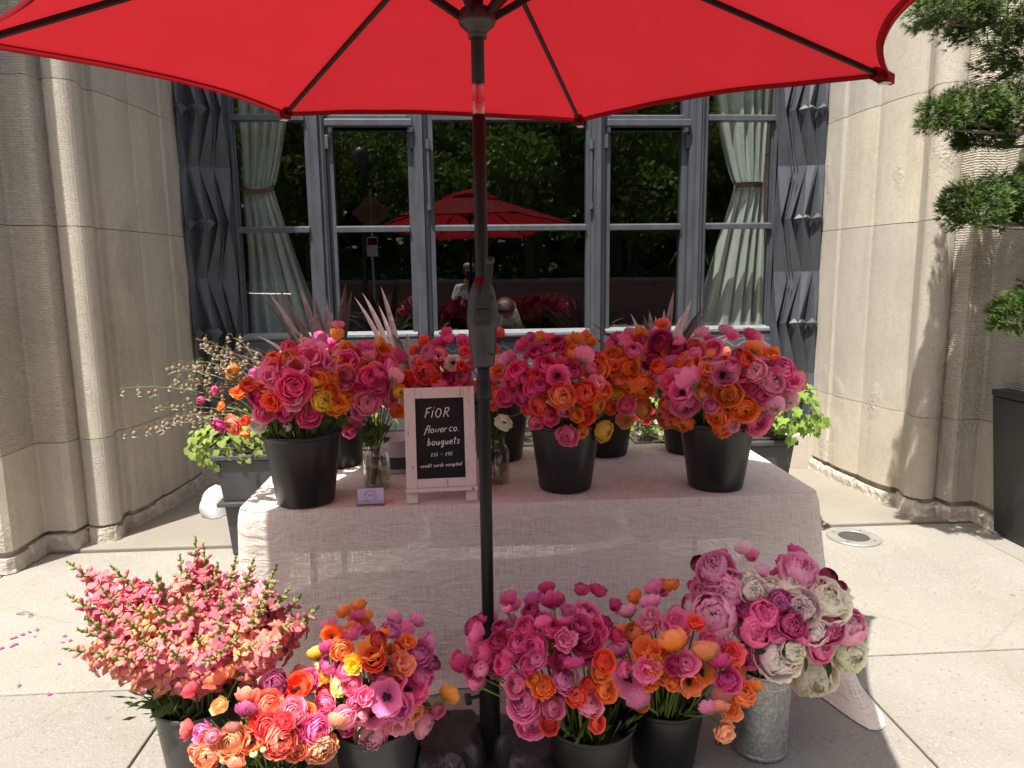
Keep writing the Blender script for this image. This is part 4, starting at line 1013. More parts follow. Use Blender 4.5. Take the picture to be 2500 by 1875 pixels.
# hand-lettering as chalk strokes: glyphs on a 1-high box, x width in the last entry
def ell(cx, cy, rx, ry, a0=0, a1=360, n=14): return [(cx + rx * math.cos(rad(a0 + (a1 - a0) * i / n)), cy + ry * math.sin(rad(a0 + (a1 - a0) * i / n))) for i in range(n + 1)]
GL = {
 'F': ([[(0.12, 0), (0.2, 1)], [(0.1, 0.95), (0.62, 1.08)], [(0.16, 0.5), (0.5, 0.58)]], 0.6), 'I': ([[(0.1, 0), (0.16, 0.75)], [(0.18, 0.98), (0.2, 1.04)]], 0.3), 'O': ([ell(0.36, 0.45, 0.26, 0.45, 80, 450, 18)], 0.78),
 'R': ([[(0.08, 0), (0.16, 0.98)], [(0.1, 0.92), (0.45, 0.98), (0.56, 0.78), (0.42, 0.55), (0.14, 0.48)], [(0.25, 0.5), (0.62, 0.0)]], 0.7),
 'f': ([[(0.55, 1.0), (0.40, 1.08), (0.28, 0.9), (0.16, 0.2), (0.02, -0.25)], [(0.05, 0.5), (0.5, 0.56)]], 0.5), 'l': ([[(0.12, 1.0), (0.06, 0.0)]], 0.26), 'o': ([ell(0.24, 0.26, 0.2, 0.26, 80, 440)], 0.56),
 'w': ([[(0.04, 0.5), (0.10, 0.02), (0.28, 0.42), (0.38, 0.02), (0.58, 0.55)]], 0.66), 'e': ([[(0.06, 0.26), (0.42, 0.34), (0.36, 0.54), (0.2, 0.55), (0.05, 0.3), (0.12, 0.04), (0.3, 0.0), (0.44, 0.1)]], 0.5), 'r': ([[(0.06, 0.52), (0.08, 0.0)], [(0.08, 0.3), (0.2, 0.5), (0.42, 0.54)]], 0.46),
 'c': ([ell(0.28, 0.27, 0.22, 0.27, 50, 310)], 0.5), '.': ([[(0.05, 0.0), (0.09, 0.04)]], 0.2), 'b': ([[(0.12, 1.0), (0.06, 0.0)], [(0.08, 0.35), (0.3, 0.52), (0.42, 0.25), (0.26, 0.02), (0.06, 0.02)]], 0.54),
 'u': ([[(0.06, 0.5), (0.08, 0.1), (0.2, 0.0), (0.36, 0.15), (0.4, 0.5)], [(0.4, 0.5), (0.42, 0.0)]], 0.54), 'q': ([[(0.42, 0.5), (0.22, 0.54), (0.06, 0.25), (0.22, 0.02), (0.4, 0.3)], [(0.42, 0.52), (0.4, -0.3), (0.24, -0.42), (0.18, -0.25), (0.48, -0.05)]], 0.56),
 't': ([[(0.2, 0.95), (0.16, 0.05), (0.3, 0.0)], [(0.02, 0.62), (0.4, 0.68)]], 0.42), 's': ([[(0.38, 0.52), (0.18, 0.52), (0.12, 0.36), (0.34, 0.22), (0.28, 0.02), (0.04, 0.02)]], 0.46),
 '$': ([[(0.36, 0.62), (0.16, 0.66), (0.12, 0.48), (0.34, 0.34), (0.26, 0.12), (0.06, 0.14)], [(0.26, 0.85), (0.2, -0.05)]], 0.46), '3': ([[(0.08, 0.85), (0.34, 0.9), (0.36, 0.65), (0.18, 0.5), (0.38, 0.4), (0.34, 0.08), (0.06, 0.04)]], 0.52), '6': ([[(0.4, 0.95), (0.18, 0.65), (0.08, 0.25), (0.2, 0.0), (0.4, 0.15), (0.34, 0.42), (0.12, 0.32)]], 0.52),
 '4': ([[(0.14, 0.85), (0.06, 0.42), (0.44, 0.48)], [(0.38, 0.8), (0.32, 0.0)]], 0.52), '-': ([[(0.06, 0.4), (0.36, 0.44)]], 0.46), '*': ([[(0.05, 0.28), (0.22, 0.34)], [(0.12, 0.4), (0.15, 0.2)]], 0.32),
 'd': ([[(0.4, 0.45), (0.2, 0.52), (0.05, 0.22), (0.2, 0.0), (0.4, 0.2)], [(0.5, 1.05), (0.42, 0.0)]], 0.58), 'i': ([[(0.1, 0.5), (0.08, 0.0)], [(0.13, 0.72), (0.14, 0.76)]], 0.24), 'a': ([[(0.4, 0.45), (0.2, 0.52), (0.05, 0.22), (0.2, 0.0), (0.4, 0.3), (0.42, 0.5), (0.44, 0.02)]], 0.56), 'p': ([[(0.1, 0.52), (0.02, -0.4)], [(0.08, 0.4), (0.28, 0.55), (0.42, 0.3), (0.26, 0.04), (0.06, 0.06)]], 0.54), ' ': ([], 0.42)}
def write(mb, text, x, z, size, lean=0.16, thick=0.0015, rise=0.0, gap=0.10):
    for ch in text:
        st, wd = GL[ch]
        for s in st:
            pts = [sp(x + (px + lean * py) * size, z + py * size, 0.0026) for px, py in s]
            mb.tube(pts, thick, 5)
        x += (wd + gap) * size; z += rise
let = MB()
write(let, 'FIOR', -0.062, 0.330, 0.037, 0.2, 0.0021, 0.0006)
write(let, 'flower', -0.062, 0.270, 0.028, 0.18, 0.0018, 0.0007, 0.04); write(let, 'co.', 0.033, 0.275, 0.029, 0.18, 0.0018)
write(let, 'bouquets', -0.052, 0.222, 0.028, 0.16, 0.0018, 0.0006, 0.06)
write(let, '$36 - $46', -0.040, 0.178, 0.0165, 0.2, 0.00115, 0.0003, 0.10)
write(let, '*credit cards accepted', -0.084, 0.136, 0.0140, 0.2, 0.0011, 0.0002, 0.055)
let.build('chalk_lettering', 'chalk', slate)
# business card holder
kx, ky = -0.392, 2.652
kc = tag(empty('card_holder', (kx, ky, TOP)), 'lilac business card in a clear stand at the table edge', 'card')
def kp(x, z, d=0): return (kx + x, ky - d + z * 0.18, TOP + z)
m = MB(); m.add([kp(-0.05, 0.006), kp(0.05, 0.006), kp(0.05, 0.064), kp(-0.05, 0.064), kp(-0.05, 0.006, -0.008), kp(0.05, 0.006, -0.008), kp(0.05, 0.064, -0.008), kp(-0.05, 0.064, -0.008)], [(0, 1, 2, 3), (7, 6, 5, 4), (0, 4, 5, 1), (1, 5, 6, 2), (2, 6, 7, 3), (3, 7, 4, 0)]); crd = m.build('card_stack', 'card', kc)
m = MB(); m.add([kp(-0.054, 0.001, 0.012), kp(0.054, 0.001, 0.012), kp(0.054, 0.024, 0.010), kp(-0.054, 0.024, 0.010), kp(-0.054, 0.001, -0.02), kp(0.054, 0.001, -0.02)], [(0, 1, 2, 3), (0, 4, 5, 1)]); m.build('clear_stand', 'jar', kc)
m = MB(); rng = random.Random(5)
for k in range(26):
    a = rad(-60 + 300 * k / 25); cx2, cz2 = 0.0 + 0.021 * math.cos(a), 0.036 + 0.020 * math.sin(a)
    m.tube([kp(cx2, cz2, 0.0005), kp(cx2 + rng.uniform(-.005, .005), cz2 + rng.uniform(-.005, .005), 0.0006), kp(cx2 + rng.uniform(-.006, .006), cz2 + rng.uniform(-.006, .006), 0.0005)], 0.00045, 4)
def card_write(text, x, z, size):
    for ch in text:
        st, wd = GL[ch]
        for s in st: m.tube([kp(x + px * size, z + py * size, 0.0007) for px, py in s], 0.0005, 4)
        x += (wd + 0.25) * size
card_write('FIOR', -0.010, 0.034, 0.0065)
m.build('wreath_print', 'ink', crd)

# ------------------------------------------------------------------ blooms (unit radius, facing +Z)
def shell(mb, rng, ang, r, phi0, phi1, hw, ruff, curl, sh0, sh1, nu=6, nv=5, zc=0.0, frill=0, tip=0.32):
    vs = []; sh = []; p1, p2 = rng.uniform(0, 6), rng.uniform(0, 6)
    for j in range(nv + 1):
        v = j / nv
        wv = hw * (0.30 + 0.70 * math.sin(PI * (0.12 + 0.62 * v)))
        for i in range(nu + 1):
            s = i / nu * 2 - 1
            phi = phi0 + (phi1 - phi0) * v + tip * s * s * v * v * (1 if phi1 < phi0 else -1)
            a = ang + s * wv
            rr = r * (1 + curl * v ** 3) * (1 if v < 0.99 else 1.0) + ruff * v * v * (math.sin(3.1 * s + p1) + 0.6 * math.sin(7 * s + p2))
            if frill: rr += frill * v ** 3 * math.sin(15 * s + p2)
            vs.append((rr * math.sin(phi) * math.cos(a), rr * math.sin(phi) * math.sin(a), zc + rr * math.cos(phi)))
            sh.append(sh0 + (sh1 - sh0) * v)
    fs = [(j * (nu + 1) + i, j * (nu + 1) + i + 1, (j + 1) * (nu + 1) + i + 1, (j + 1) * (nu + 1) + i) for j in range(nv) for i in range(nu)]
    mb.add(vs, fs, sh)
GA = rad(137.5)
def bloom_ranunculus(seed, n=46, open_=0.0, ruff=0.03, frill=0.0):
    rng = random.Random(seed); m = MB(); a = rng.uniform(0, 6)
    for i in range(n):
        t = (i + 1) / n; r = 0.16 + 0.80 * t ** 0.85
        a += GA + rng.uniform(-0.25, 0.25)
        end = rad(14 + (66 + 22 * open_) * t ** 1.25 + rng.uniform(-5, 5))
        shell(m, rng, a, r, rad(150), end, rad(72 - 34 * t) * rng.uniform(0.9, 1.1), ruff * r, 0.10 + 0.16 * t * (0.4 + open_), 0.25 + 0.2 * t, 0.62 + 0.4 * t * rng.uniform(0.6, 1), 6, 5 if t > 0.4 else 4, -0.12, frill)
    return m.mesh('bloom', 'petal', True, True)
def bloom_open(seed, layers=((7, 0.97, 84), (6, 0.84, 66), (5, 0.66, 48)), ruff=0.05):
    rng = random.Random(seed); m = MB()
    for n, r, e in layers:
        a0 = rng.uniform(0, 6)
        for k in range(n): shell(m, rng, a0 + 2 * PI * k / n + rng.uniform(-.15, .15), r * rng.uniform(0.93, 1.04), rad(172), rad(e + rng.uniform(-7, 7)), rad(245 / n) * rng.uniform(0.9, 1.1), ruff, 0.2, 0.25, 0.95, 6, 6, 0.05, 0, 0.4)
    return m.mesh('bloom', 'petal', True, True)
def eye_mesh(seed, mat, ring=True):
    rng = random.Random(seed); m = MB()
    m.lathe([(0.17, -0.62), (0.185, -0.50), (0.14, -0.40), (0.06, -0.36), (0.0, -0.355)], 12)
    if ring:
        for k in range(46):
            a = rng.uniform(0, 2 * PI); r = rng.uniform(0.2, 0.34); z = -0.50 + rng.uniform(-.06, .10)
            m.tube([(0.1 * math.cos(a), 0.1 * math.sin(a), -0.72), (r * math.cos(a), r * math.sin(a), z)], [0.010, 0.022], 4)
    return m.mesh('eye', mat, True)
def bloom_bud(seed):
    rng = random.Random(seed); m = MB(); a = 0
    for i in range(12):
        t = (i + 1) / 12; a += GA
        shell(m, rng, a, 0.55 + 0.4 * t, rad(172), rad(8 + 24 * t + rng.uniform(-5, 5)), rad(62), 0.015, -0.05, 0.3, 0.8, 6, 5, 0.0)
    return m.mesh('bloom', 'petal', True, True)
def calyx_mesh():
    m = MB(); rng = random.Random(2)
    for k in range(5):
        shell(m, rng, 2 * PI * k / 5, 1.03, rad(178), rad(146), rad(24), 0.02, 0.05, 0.4, 0.5, 4, 4, 0.0, 0, 0.5)
    return m.mesh('calyx', 'bud', True)
def bloom_cup(seed, n=15):
    """half open bloom seen as a deep cup of overlapping petals"""
    rng = random.Random(seed); m = MB(); a = 0
    for i in range(n):
        t = (i + 1) / n; a += GA + rng.uniform(-.2, .2)
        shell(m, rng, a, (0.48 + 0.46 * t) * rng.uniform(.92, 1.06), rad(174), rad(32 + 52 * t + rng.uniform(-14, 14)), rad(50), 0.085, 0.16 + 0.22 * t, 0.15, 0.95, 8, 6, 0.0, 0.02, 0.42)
    return m.mesh('bloom', 'petal', True, True)
def bloom_frilly(seed, n=40):
    rng = random.Random(seed); m = MB(); a = 0
    for i in range(n):
        t = (i + 1) / n; a += GA
        shell(m, rng, a, 0.45 + 0.5 * t * rng.uniform(0.9, 1.05), rad(168), rad(10 + 76 * t + rng.uniform(-12, 12)), rad(46), 0.05, 0.15, 0.2, 0.95, 8, 5, -0.1, 0.04, 0.2)
    return m.mesh('bloom', 'petal', True, True)
def bloom_peony(seed, n=64, closed=0.0, shag=1.0):
    rng = random.Random(seed); m = MB(); a = 0
    for i in range(n):
        t = (i + 1) / n; a += GA + rng.uniform(-.4, .4)
        if t > 0.74:     # guard petals
            e = rad((74 if closed < .5 else 42) + 18 * (t - 0.74) / 0.26 + rng.uniform(-8, 8)); r = 0.90 + 0.10 * t
            shell(m, rng, a, r, rad(168), e, rad(48), 0.05, 0.12 - 0.1 * closed, 0.3, 0.95, 8, 6, -0.08, 0.018, 0.28)
        else:
            e = rad(6 + 70 * t * (1 - 0.35 * closed) + rng.uniform(-14, 14)); r = (0.36 + 0.56 * t) * rng.uniform(0.92, 1.08)
            shell(m, rng, a, r, rad(150), e, rad(34 + 10 * rng.random()), 0.075 * shag, 0.10, 0.15, 0.85, 7, 5, -0.05, 0.05 * shag, 0.1)
    return m.mesh('bloom', 'petal', True, True)
RAN = [bloom_ranunculus(s, n, o_, rf) for s, n, o_, rf in ((1, 46, 0.0, .03), (2, 52, 0.25, .035), (3, 40, 0.5, .045), (4, 44, 0.15, .05), (5, 36, 0.7, .055), (6, 50, 0.4, .03), (7, 42, 0.1, .06))]
OPN = [bloom_open(11), bloom_open(12, ((8, 0.98, 90), (7, 0.88, 74))), bloom_open(13, ((6, 0.97, 70), (6, 0.8, 55)), 0.08)]
FRI = [bloom_frilly(21), bloom_frilly(22, 46)]
CUP = [bloom_cup(31), bloom_cup(32, 12)]
BUDM = [bloom_bud(41)]
PEO = [bloom_peony(51), bloom_peony(52, 70, 0.2, 1.2), bloom_peony(53, 58, 0.1, 1.4)]; PEB = [bloom_peony(54, 60, 0.9, 0.7), bloom_peony(55, 54, 1.0, 0.9)]
EYE = eye_mesh(1, 'eye'); EYEG = eye_mesh(2, 'eye_green', False); EYEY = eye_mesh(3, 'eye_gold'); CALYX = calyx_mesh()
COL = dict(pp=(0.84, 0.19, 0.44), pm=(0.66, 0.07, 0.27), pl=(0.90, 0.44, 0.62), hp=(0.86, 0.115, 0.37), pk=(0.91, 0.27, 0.49), lp=(0.920, 0.422, 0.536), mg=(0.66, 0.038, 0.22), rd=(0.719, 0.035, 0.040), dy=(0.88, 0.115, 0.028), co=(0.901, 0.126, 0.137), od=(0.92, 0.28, 0.022), am=(0.920, 0.388, 0.035), ye=(0.920, 0.639, 0.040),
           sl=(0.920, 0.320, 0.189), po=(0.920, 0.308, 0.097), pe=(0.920, 0.502, 0.240), wh=(0.92, 0.86, 0.75), pw=(0.90, 0.86, 0.45), lv=(0.810, 0.229, 0.491), mv=(0.514, 0.080, 0.229), ds=(0.559, 0.172, 0.115), cr=(0.92, 0.86, 0.70), wp=(0.92, 0.78, 0.74), lb=(0.920, 0.514, 0.639), pd=(0.400, 0.033, 0.097))
CNAME = dict(hp='hot pink', pk='pink', lp='light pink', mg='magenta', rd='red', dy='red-orange', co='coral', od='orange', am='amber', ye='yellow', sl='salmon', po='peach orange', pe='peach', wh='white', pw='pale yellow', lv='lilac pink', mv='mauve', ds='dusky rust', cr='cream', wp='blush white', lb='pale pink', pp='rose pink', pm='raspberry', pl='lavender pink', pd='dark crimson')
CROP = dict(A=(440, 800, 400 / 2212), B=(800, 800, 400 / 2212), C=(1180, 800, 420 / 2212), D=(1580, 800, 420 / 2212), E=(460, 1560, 400 / 2107), F=(720, 1520, 420 / 2212), G=(1080, 1420, 420 / 1787), H=(1460, 1430, 420 / 1787), I=(1640, 1340, 500 / 2212), J=(130, 1300, 670 / 2212), K=(270, 820, 400 / 1327))
# bouquet volumes: centre and radii (metres)
DOME = dict(A=((-0.70, 2.77, 1.20), (0.25, 0.23, 0.19)), A2=((-0.58, 3.08, 1.22), (0.26, 0.20, 0.21)), JL=((-0.41, 2.90, 1.20), (0.155, 0.14, 0.16)), JR=((0.10, 2.93, 1.19), (0.13, 0.12, 0.14)), M=((-0.02, 3.10, 1.23), (0.28, 0.20, 0.19)),
            C=((0.35, 2.83, 1.185), (0.25, 0.25, 0.21)), CB=((0.63, 2.98, 1.21), (0.24, 0.22, 0.20)), D=((1.03, 2.80, 1.19), (0.29, 0.26, 0.215)), DB=((0.88, 3.04, 1.25), (0.30, 0.20, 0.19)),
            E=((-0.62, 1.88, 0.37), (0.27, 0.22, 0.16)), F=((-0.33, 2.06, 0.42), (0.22, 0.22, 0.20)), G=((0.27, 2.07, 0.405), (0.31, 0.27, 0.25)), H=((0.67, 2.11, 0.39), (0.28, 0.26, 0.23)), P=((0.98, 2.17, 0.50), (0.27, 0.25, 0.22)))
FLOWERS = []
filler = MB(); filler_col = []
def dome_point(key, u, v):
    c, r = DOME[key]; c = Vector(c); d = ray(u, v)
    S = lambda p: Vector((p.x / r[0], p.y / r[1], p.z / r[2]))
    o = S(CAM - c); dd = S(d); A_, B_, C_ = dd.dot(dd), 2 * o.dot(dd), o.dot(o) - 1
    disc_ = B_ * B_ - 4 * A_ * C_
    t = (-B_ - math.sqrt(disc_)) / (2 * A_) if disc_ > 0 else -B_ / (2 * A_)
    p = CAM + d * t
    q = p - c; nrm = Vector((q.x / r[0] ** 2, q.y / r[1] ** 2, q.z / r[2] ** 2)).normalized()
    return p, nrm, t
def place_words(key, p):
    c, r = DOME[key]; a = (p.x - c[0]) / r[0]; b = (p.z - c[2]) / r[2]
    h = 'left' if a < -0.38 else 'right' if a > 0.38 else 'middle'
    v = 'top' if b > 0.35 else 'bottom' if b < -0.35 else ''
    return (v + ' ' + h).strip()
def stem_mesh(key, p, nrm, rng, rs=0.0027):
    bx, by, bz, br, z0, _ = BK[key]
    h = Vector((p.x - bx, p.y - by, 0)); 
    inner = Vector((bx, by, 0)) + (h.normalized() if h.length > 1e-4 else Vector((0, -1, 0))) * min(br * 0.86, h.length * 0.62)
    mouth = Vector((inner.x + rng.uniform(-.012, .012), inner.y + rng.uniform(-.012, .012), bz + 0.005))
    low = Vector((bx - h.x * 0.15 + rng.uniform(-.02, .02), by - h.y * 0.15 + rng.uniform(-.02, .02), z0 + (bz - z0) * (0.08 if key in ('JL', 'JR') else 0.45)))
    if key in ('JL', 'JR'): mouth = Vector((bx + h.x * 0.10, by + h.y * 0.10, bz)) + Vector((rng.uniform(-.012, .012), rng.uniform(-.012, .012), 0)); low = Vector((bx + rng.uniform(-.03, .03), by + rng.uniform(-.03, .03), z0 + 0.02))
    ctrl = p - nrm * 0.09 if p.z > bz + 0.03 else Vector((p.x * 0.75 + bx * 0.25, p.y * 0.75 + by * 0.25, bz + 0.06))
    pts = [low] + bez(mouth, ctrl * 0.6 + mouth * 0.4 + Vector((0, 0, 0.03)), p, 6)
    m = MB(); m.tube(pts, [rs * 0.9] + [rs] * (len(pts) - 2) + [rs * 1.25], 5)
    return m
def flower(key, p, nrm, diam, col, kind, rng):
    R_ = diam / 2
    meshes = dict(r=RAN, o=OPN, f=FRI, b=BUDM, c=CUP, k=[FRI[0], OPN[1], FRI[1], OPN[0]], P=PEO, B=PEB, Y=PEO)[kind]
    me = meshes[rng.randrange(len(meshes))]
    name = dict(r='ranunculus', o='anemone', f='ranunculus', b='ranunculus_bud', c='ranunculus', k='poppy_ranunculus', P='peony', B='peony_bud', Y='peony')[kind]
    word = dict(r='ranunculus', o='dark-eyed ranunculus', f='frilly ranunculus', b='ranunculus bud', c='cupped ranunculus', k='backward-facing ranunculus', P='peony', B='closed peony', Y='gold-centred peony')[kind]
    base = p - nrm * R_ * (0.35 if kind in 'rfPY' else 0.2)
    root = empty(name, (BK[key][0], BK[key][1], BK[key][2] - 0.06))
    size = ''
    lab = '%s %s %s in the %s' % (CNAME[col], word, place_words(key, p), BK[key][5])
    tag(root, lab, dict(P='peony', Y='peony', B='peony').get(kind, 'flower'), 'flowers in the ' + BK[key][5])
    FLOWERS.append((root, p.copy()))
    c0 = COL[col]; jj = rng.uniform(0.88, 1.10); sp3 = 0.025 if min(c0) > 0.4 else 0.09; j = lambda x: max(0.004, min(0.92, x * jj * rng.uniform(1 - sp3, 1 + sp3)))
    b = inst(me, 'bloom', root, p, facing(nrm, rng.uniform(0, 6)), (R_ * rng.uniform(.96, 1.05), R_ * rng.uniform(.96, 1.05), R_ * rng.uniform(0.82, 1.0)), (j(c0[0]), j(c0[1]), j(c0[2])))
    if kind in 'oY':
        e = inst({'o': EYE, 'Y': EYEY}[kind], 'eye', b, (0, 0, 0)); e.location = (0, 0, 0.05 if kind == 'o' else 0.50)
    if kind in 'bkB':
        e = inst(CALYX, 'calyx', b, (0, 0, 0)); e.location = (0, 0, 0)
    st = stem_mesh(key, base - nrm * R_ * 0.45, nrm, rng, 0.0042 if kind in 'PBY' else 0.0028).build('stem', 'stem', root, smooth=True)
    return root
def bunch(crop, key_of, items):
    ox, oy, s = CROP[crop]
    for k, it in enumerate(items):
        x, y, d, col = it[:4]; kind = it[4] if len(it) > 4 else 'r'
        key = key_of(x, y) if callable(key_of) else key_of
        rng = random.Random(hash((crop, k)) if False else (ord(crop) * 1000 + k))
        u, v = ox + x * s, oy + y * s
        p, nrm, t = dome_point(key, u, v)
        p = p + nrm * rng.uniform(-0.026, 0.020)
        diam = d * s / F_PX * t * (1.24 if crop == 'I' else 1.12)
        tocam = (CAM - p).normalized()
        bx_, by_, bz_, br_ = BK[key][:4]
        if p.z < bz_ + 0.015 and key not in ('JL', 'JR'):
            h_ = Vector((p.x - bx_, p.y - by_, 0)); need = br_ + diam * 0.30
            if h_.length < need: p = Vector((bx_, by_, p.z)) + h_.normalized() * need
        n2 = (nrm * 0.62 + tocam * 0.42 + Vector((0, 0, 0.22)) + Vector((rng.uniform(-.45, .45), rng.uniform(-.3, .3), rng.uniform(-.42, .42)))).normalized()
        if kind == 'k': n2 = (nrm * 0.4 + Vector((0, 0.9, 0.35))).normalized()
        if kind == 'b': n2 = (nrm * 0.5 + Vector((0, 0, 0.9))).normalized()
        flower(key, p, n2, diam, col, kind, rng)
    return
bunch('A', 'A', [(1260, 390, 180, 'od'), (1460, 410, 210, 'od', 'f'), (1640, 440, 150, 'am'), (1770, 350, 340, 'pk', 'c'), (1980, 470, 200, 'pk', 'c'), (2080, 430, 130, 'ye'), (1240, 500, 260, 'pk', 'c'), (1200, 650, 230, 'pk', 'c'),
 (1440, 610, 270, 'hp'), (1580, 560, 280, 'pk', 'o'), (1690, 660, 240, 'hp'), (1540, 790, 400, 'hp'), (1280, 790, 200, 'lp'), (1530, 950, 280, 'lp'), (1870, 700, 210, 'am'), (1780, 730, 140, 'am', 'k'), (1960, 680, 180, 'od'), (1900, 970, 290, 'ye', 'f'),
 (1740, 1180, 300, 'hp'), (1360, 1170, 290, 'hp'), (1130, 1180, 250, 'pk'), (1060, 1030, 170, 'hp'), (1040, 1320, 190, 'wh'), (725, 1280, 235, 'sl'), (480, 1370, 190, 'mg', 'c'), (1090, 800, 220, 'od', 'c'), (920, 780, 200, 'dy', 'c'), (1240, 980, 220, 'dy', 'c'),
 (1000, 930, 200, 'mg'), (700, 880, 170, 'od', 'c'), (1440, 1390, 130, 'wh', 'b'), (870, 1440, 140, 'od'), (460, 1090, 130, 'od'), (480, 850, 120, 'hp', 'f'), (290, 980, 110, 'hp', 'f'), (2120, 1030, 280, 'am'), (2080, 860, 200, 'od'), (1470, 275, 200, 'hp', 'f'), (890, 1240, 130, 'dy')])
bunch('B', lambda x, y: 'M' if x > 1030 else ('A2' if (y < 520 or (x < 420 and y > 1150)) else 'JL'), [(90, 410, 120, 'ye'), (250, 450, 280, 'pk', 'c'), (320, 350, 230, 'pk'), (250, 290, 170, 'od', 'c'), (190, 530, 170, 'am', 'b'), (460, 500, 170, 'am', 'f'), (510, 280, 220, 'hp', 'f'), (740, 300, 200, 'od', 'c'), (800, 370, 190, 'hp', 'c'), (960, 350, 270, 'hp'),
 (250, 640, 240, 'pk'), (180, 770, 250, 'pk', 'c'), (560, 660, 260, 'hp'), (700, 590, 200, 'hp'), (690, 780, 310, 'hp'), (880, 650, 210, 'lp', 'k'), (540, 990, 290, 'lp'), (430, 1100, 240, 'pk'), (850, 960, 240, 'pk'), (930, 850, 170, 'ye', 'f'), (900, 1080, 180, 'od', 'c'), (180, 960, 260, 'am'), (310, 940, 130, 'am'),
 (330, 1330, 210, 'pk'), (280, 1430, 160, 'pk'), (130, 1340, 260, 'rd'), (390, 860, 200, 'hp'), (780, 500, 200, 'hp', 'c'), (1080, 730, 260, 'dy'), (1310, 600, 340, 'co', 'f'), (1150, 460, 200, 'lp'), (1380, 350, 190, 'pk', 'f'), (1500, 370, 150, 'lp', 'o'), (1680, 470, 190, 'wp', 'o'), (1810, 520, 140, 'dy', 'c'), (1820, 670, 210, 'pk'), (1930, 510, 120, 'pk'), (1990, 380, 130, 'co', 'c'),
 (1150, 820, 240, 'hp', 'f'), (1540, 810, 230, 'pk', 'k'), (1780, 810, 220, 'hp'), (1330, 810, 170, 'mg'), (1960, 790, 140, 'lp', 'c'), (1600, 700, 200, 'mg'), (1500, 700, 150, 'dy', 'c'), (620, 530, 180, 'sl')])
bunch('C', lambda x, y: 'JR' if x < 215 and y > 480 else ('CB' if (x > 1560 or (x > 1300 and y < 620)) else 'C'), [(290, 380, 190, 'pk', 'k'), (630, 160, 130, 'hp', 'b'), (950, 180, 210, 'mg'), (680, 320, 210, 'mg', 'c'), (830, 280, 150, 'mg'), (1040, 320, 180, 'pk'), (1160, 270, 190, 'am', 'f'), (1300, 310, 260, 'pk', 'k'), (1450, 350, 100, 'hp'), (820, 460, 270, 'hp'), (1160, 540, 220, 'mg', 'f'), (670, 610, 220, 'co'), (960, 620, 240, 'hp', 'o'),
 (440, 560, 260, 'hp'), (540, 640, 180, 'hp'), (190, 560, 180, 'sl', 'c'), (330, 680, 200, 'hp'), (310, 880, 230, 'hp'), (460, 920, 170, 'hp'), (640, 770, 210, 'hp'), (740, 740, 180, 'hp'), (170, 820, 170, 'od', 'f'), (790, 830, 200, 'dy'), (1010, 860, 310, 'po', 'f'), (1290, 830, 280, 'dy', 'f'), (690, 1010, 220, 'co'), (550, 1060, 180, 'co'), (860, 1190, 230, 'hp'), (680, 1220, 180, 'pk'), (1080, 1110, 200, 'pk'),
 (1070, 1330, 250, 'pk'), (1200, 1110, 170, 'od'), (1340, 1160, 260, 'dy'), (1430, 1300, 260, 'ye', 'f'), (1200, 1320, 150, 'am'), (1530, 1030, 210, 'am'), (1700, 850, 170, 'ye'), (1500, 800, 210, 'od'), (1470, 510, 320, 'od', 'f'), (1360, 540, 140, 'am', 'k'), (1680, 490, 180, 'od', 'c'), (1910, 510, 270, 'od'), (1770, 670, 180, 'po'), (2060, 760, 310, 'od', 'f'), (1890, 790, 240, 'od', 'f'), (1830, 960, 220, 'pk'),
 (2070, 1030, 250, 'am', 'f'), (1820, 1150, 190, 'po', 'k'), (1600, 720, 150, 'dy'), (1450, 700, 180, 'lp', 'c'), (1640, 1020, 160, 'od'), (1940, 270, 210, 'pk'), (270, 1210, 190, 'wh', 'o'), (120, 700, 130, 'pk'), (130, 960, 120, 'sl', 'c')])
bunch('D', lambda x, y: 'DB' if ((y < 520 and x < 700) or (y < 300 and x < 1000)) else 'D', [(160, 190, 300, 'mg'), (370, 260, 260, 'mg', 'f'), (200, 370, 170, 'pk'), (320, 460, 250, 'lv', 'k'), (60, 430, 230, 'mg', 'f'), (180, 520, 190, 'dy', 'f'), (570, 450, 290, 'dy', 'o'), (640, 200, 180, 'lp'), (620, 290, 170, 'co', 'c'), (740, 400, 130, 'lp'), (890, 240, 210, 'pk'), (820, 340, 140, 'po', 'b'), (1000, 410, 140, 'od'), (1190, 350, 190, 'pk'), (1350, 240, 220, 'od', 'k'), (1610, 320, 170, 'od', 'o'), (1260, 430, 210, 'dy'),
 (980, 600, 290, 'pk', 'o'), (780, 540, 170, 'sl', 'c'), (1090, 490, 180, 'pk'), (1130, 580, 180, 'rd'), (1370, 550, 270, 'lp', 'f'), (1590, 470, 170, 'lv'), (1720, 530, 290, 'pk', 'f'), (280, 680, 300, 'pk', 'c'), (530, 640, 290, 'pk', 'k'), (450, 810, 250, 'pk', 'o'), (240, 880, 220, 'sl'), (240, 1040, 250, 'sl', 'f'), (200, 1230, 250, 'sl', 'f'), (730, 850, 220, 'pe'), (730, 700, 180, 'od', 'f'), (490, 1020, 320, 'pk'), (1040, 850, 310, 'od'), (1260, 750, 290, 'hp', 'c'),
 (1590, 690, 320, 'pk', 'f'), (1840, 700, 240, 'pk', 'c'), (1990, 690, 240, 'od', 'f'), (1820, 930, 310, 'lp', 'k'), (830, 960, 180, 'pk'), (900, 1130, 260, 'od'), (1250, 1050, 310, 'od'), (1440, 1010, 220, 'hp'), (1590, 960, 230, 'lp', 'k'), (1400, 1230, 320, 'pk'), (1650, 1120, 210, 'hp', 'f'), (520, 1210, 220, 'od', 'f'), (690, 1310, 230, 'od'), (940, 1310, 220, 'od', 'f'), (1060, 1260, 190, 'pk', 'k'), (1450, 860, 170, 'hp')])
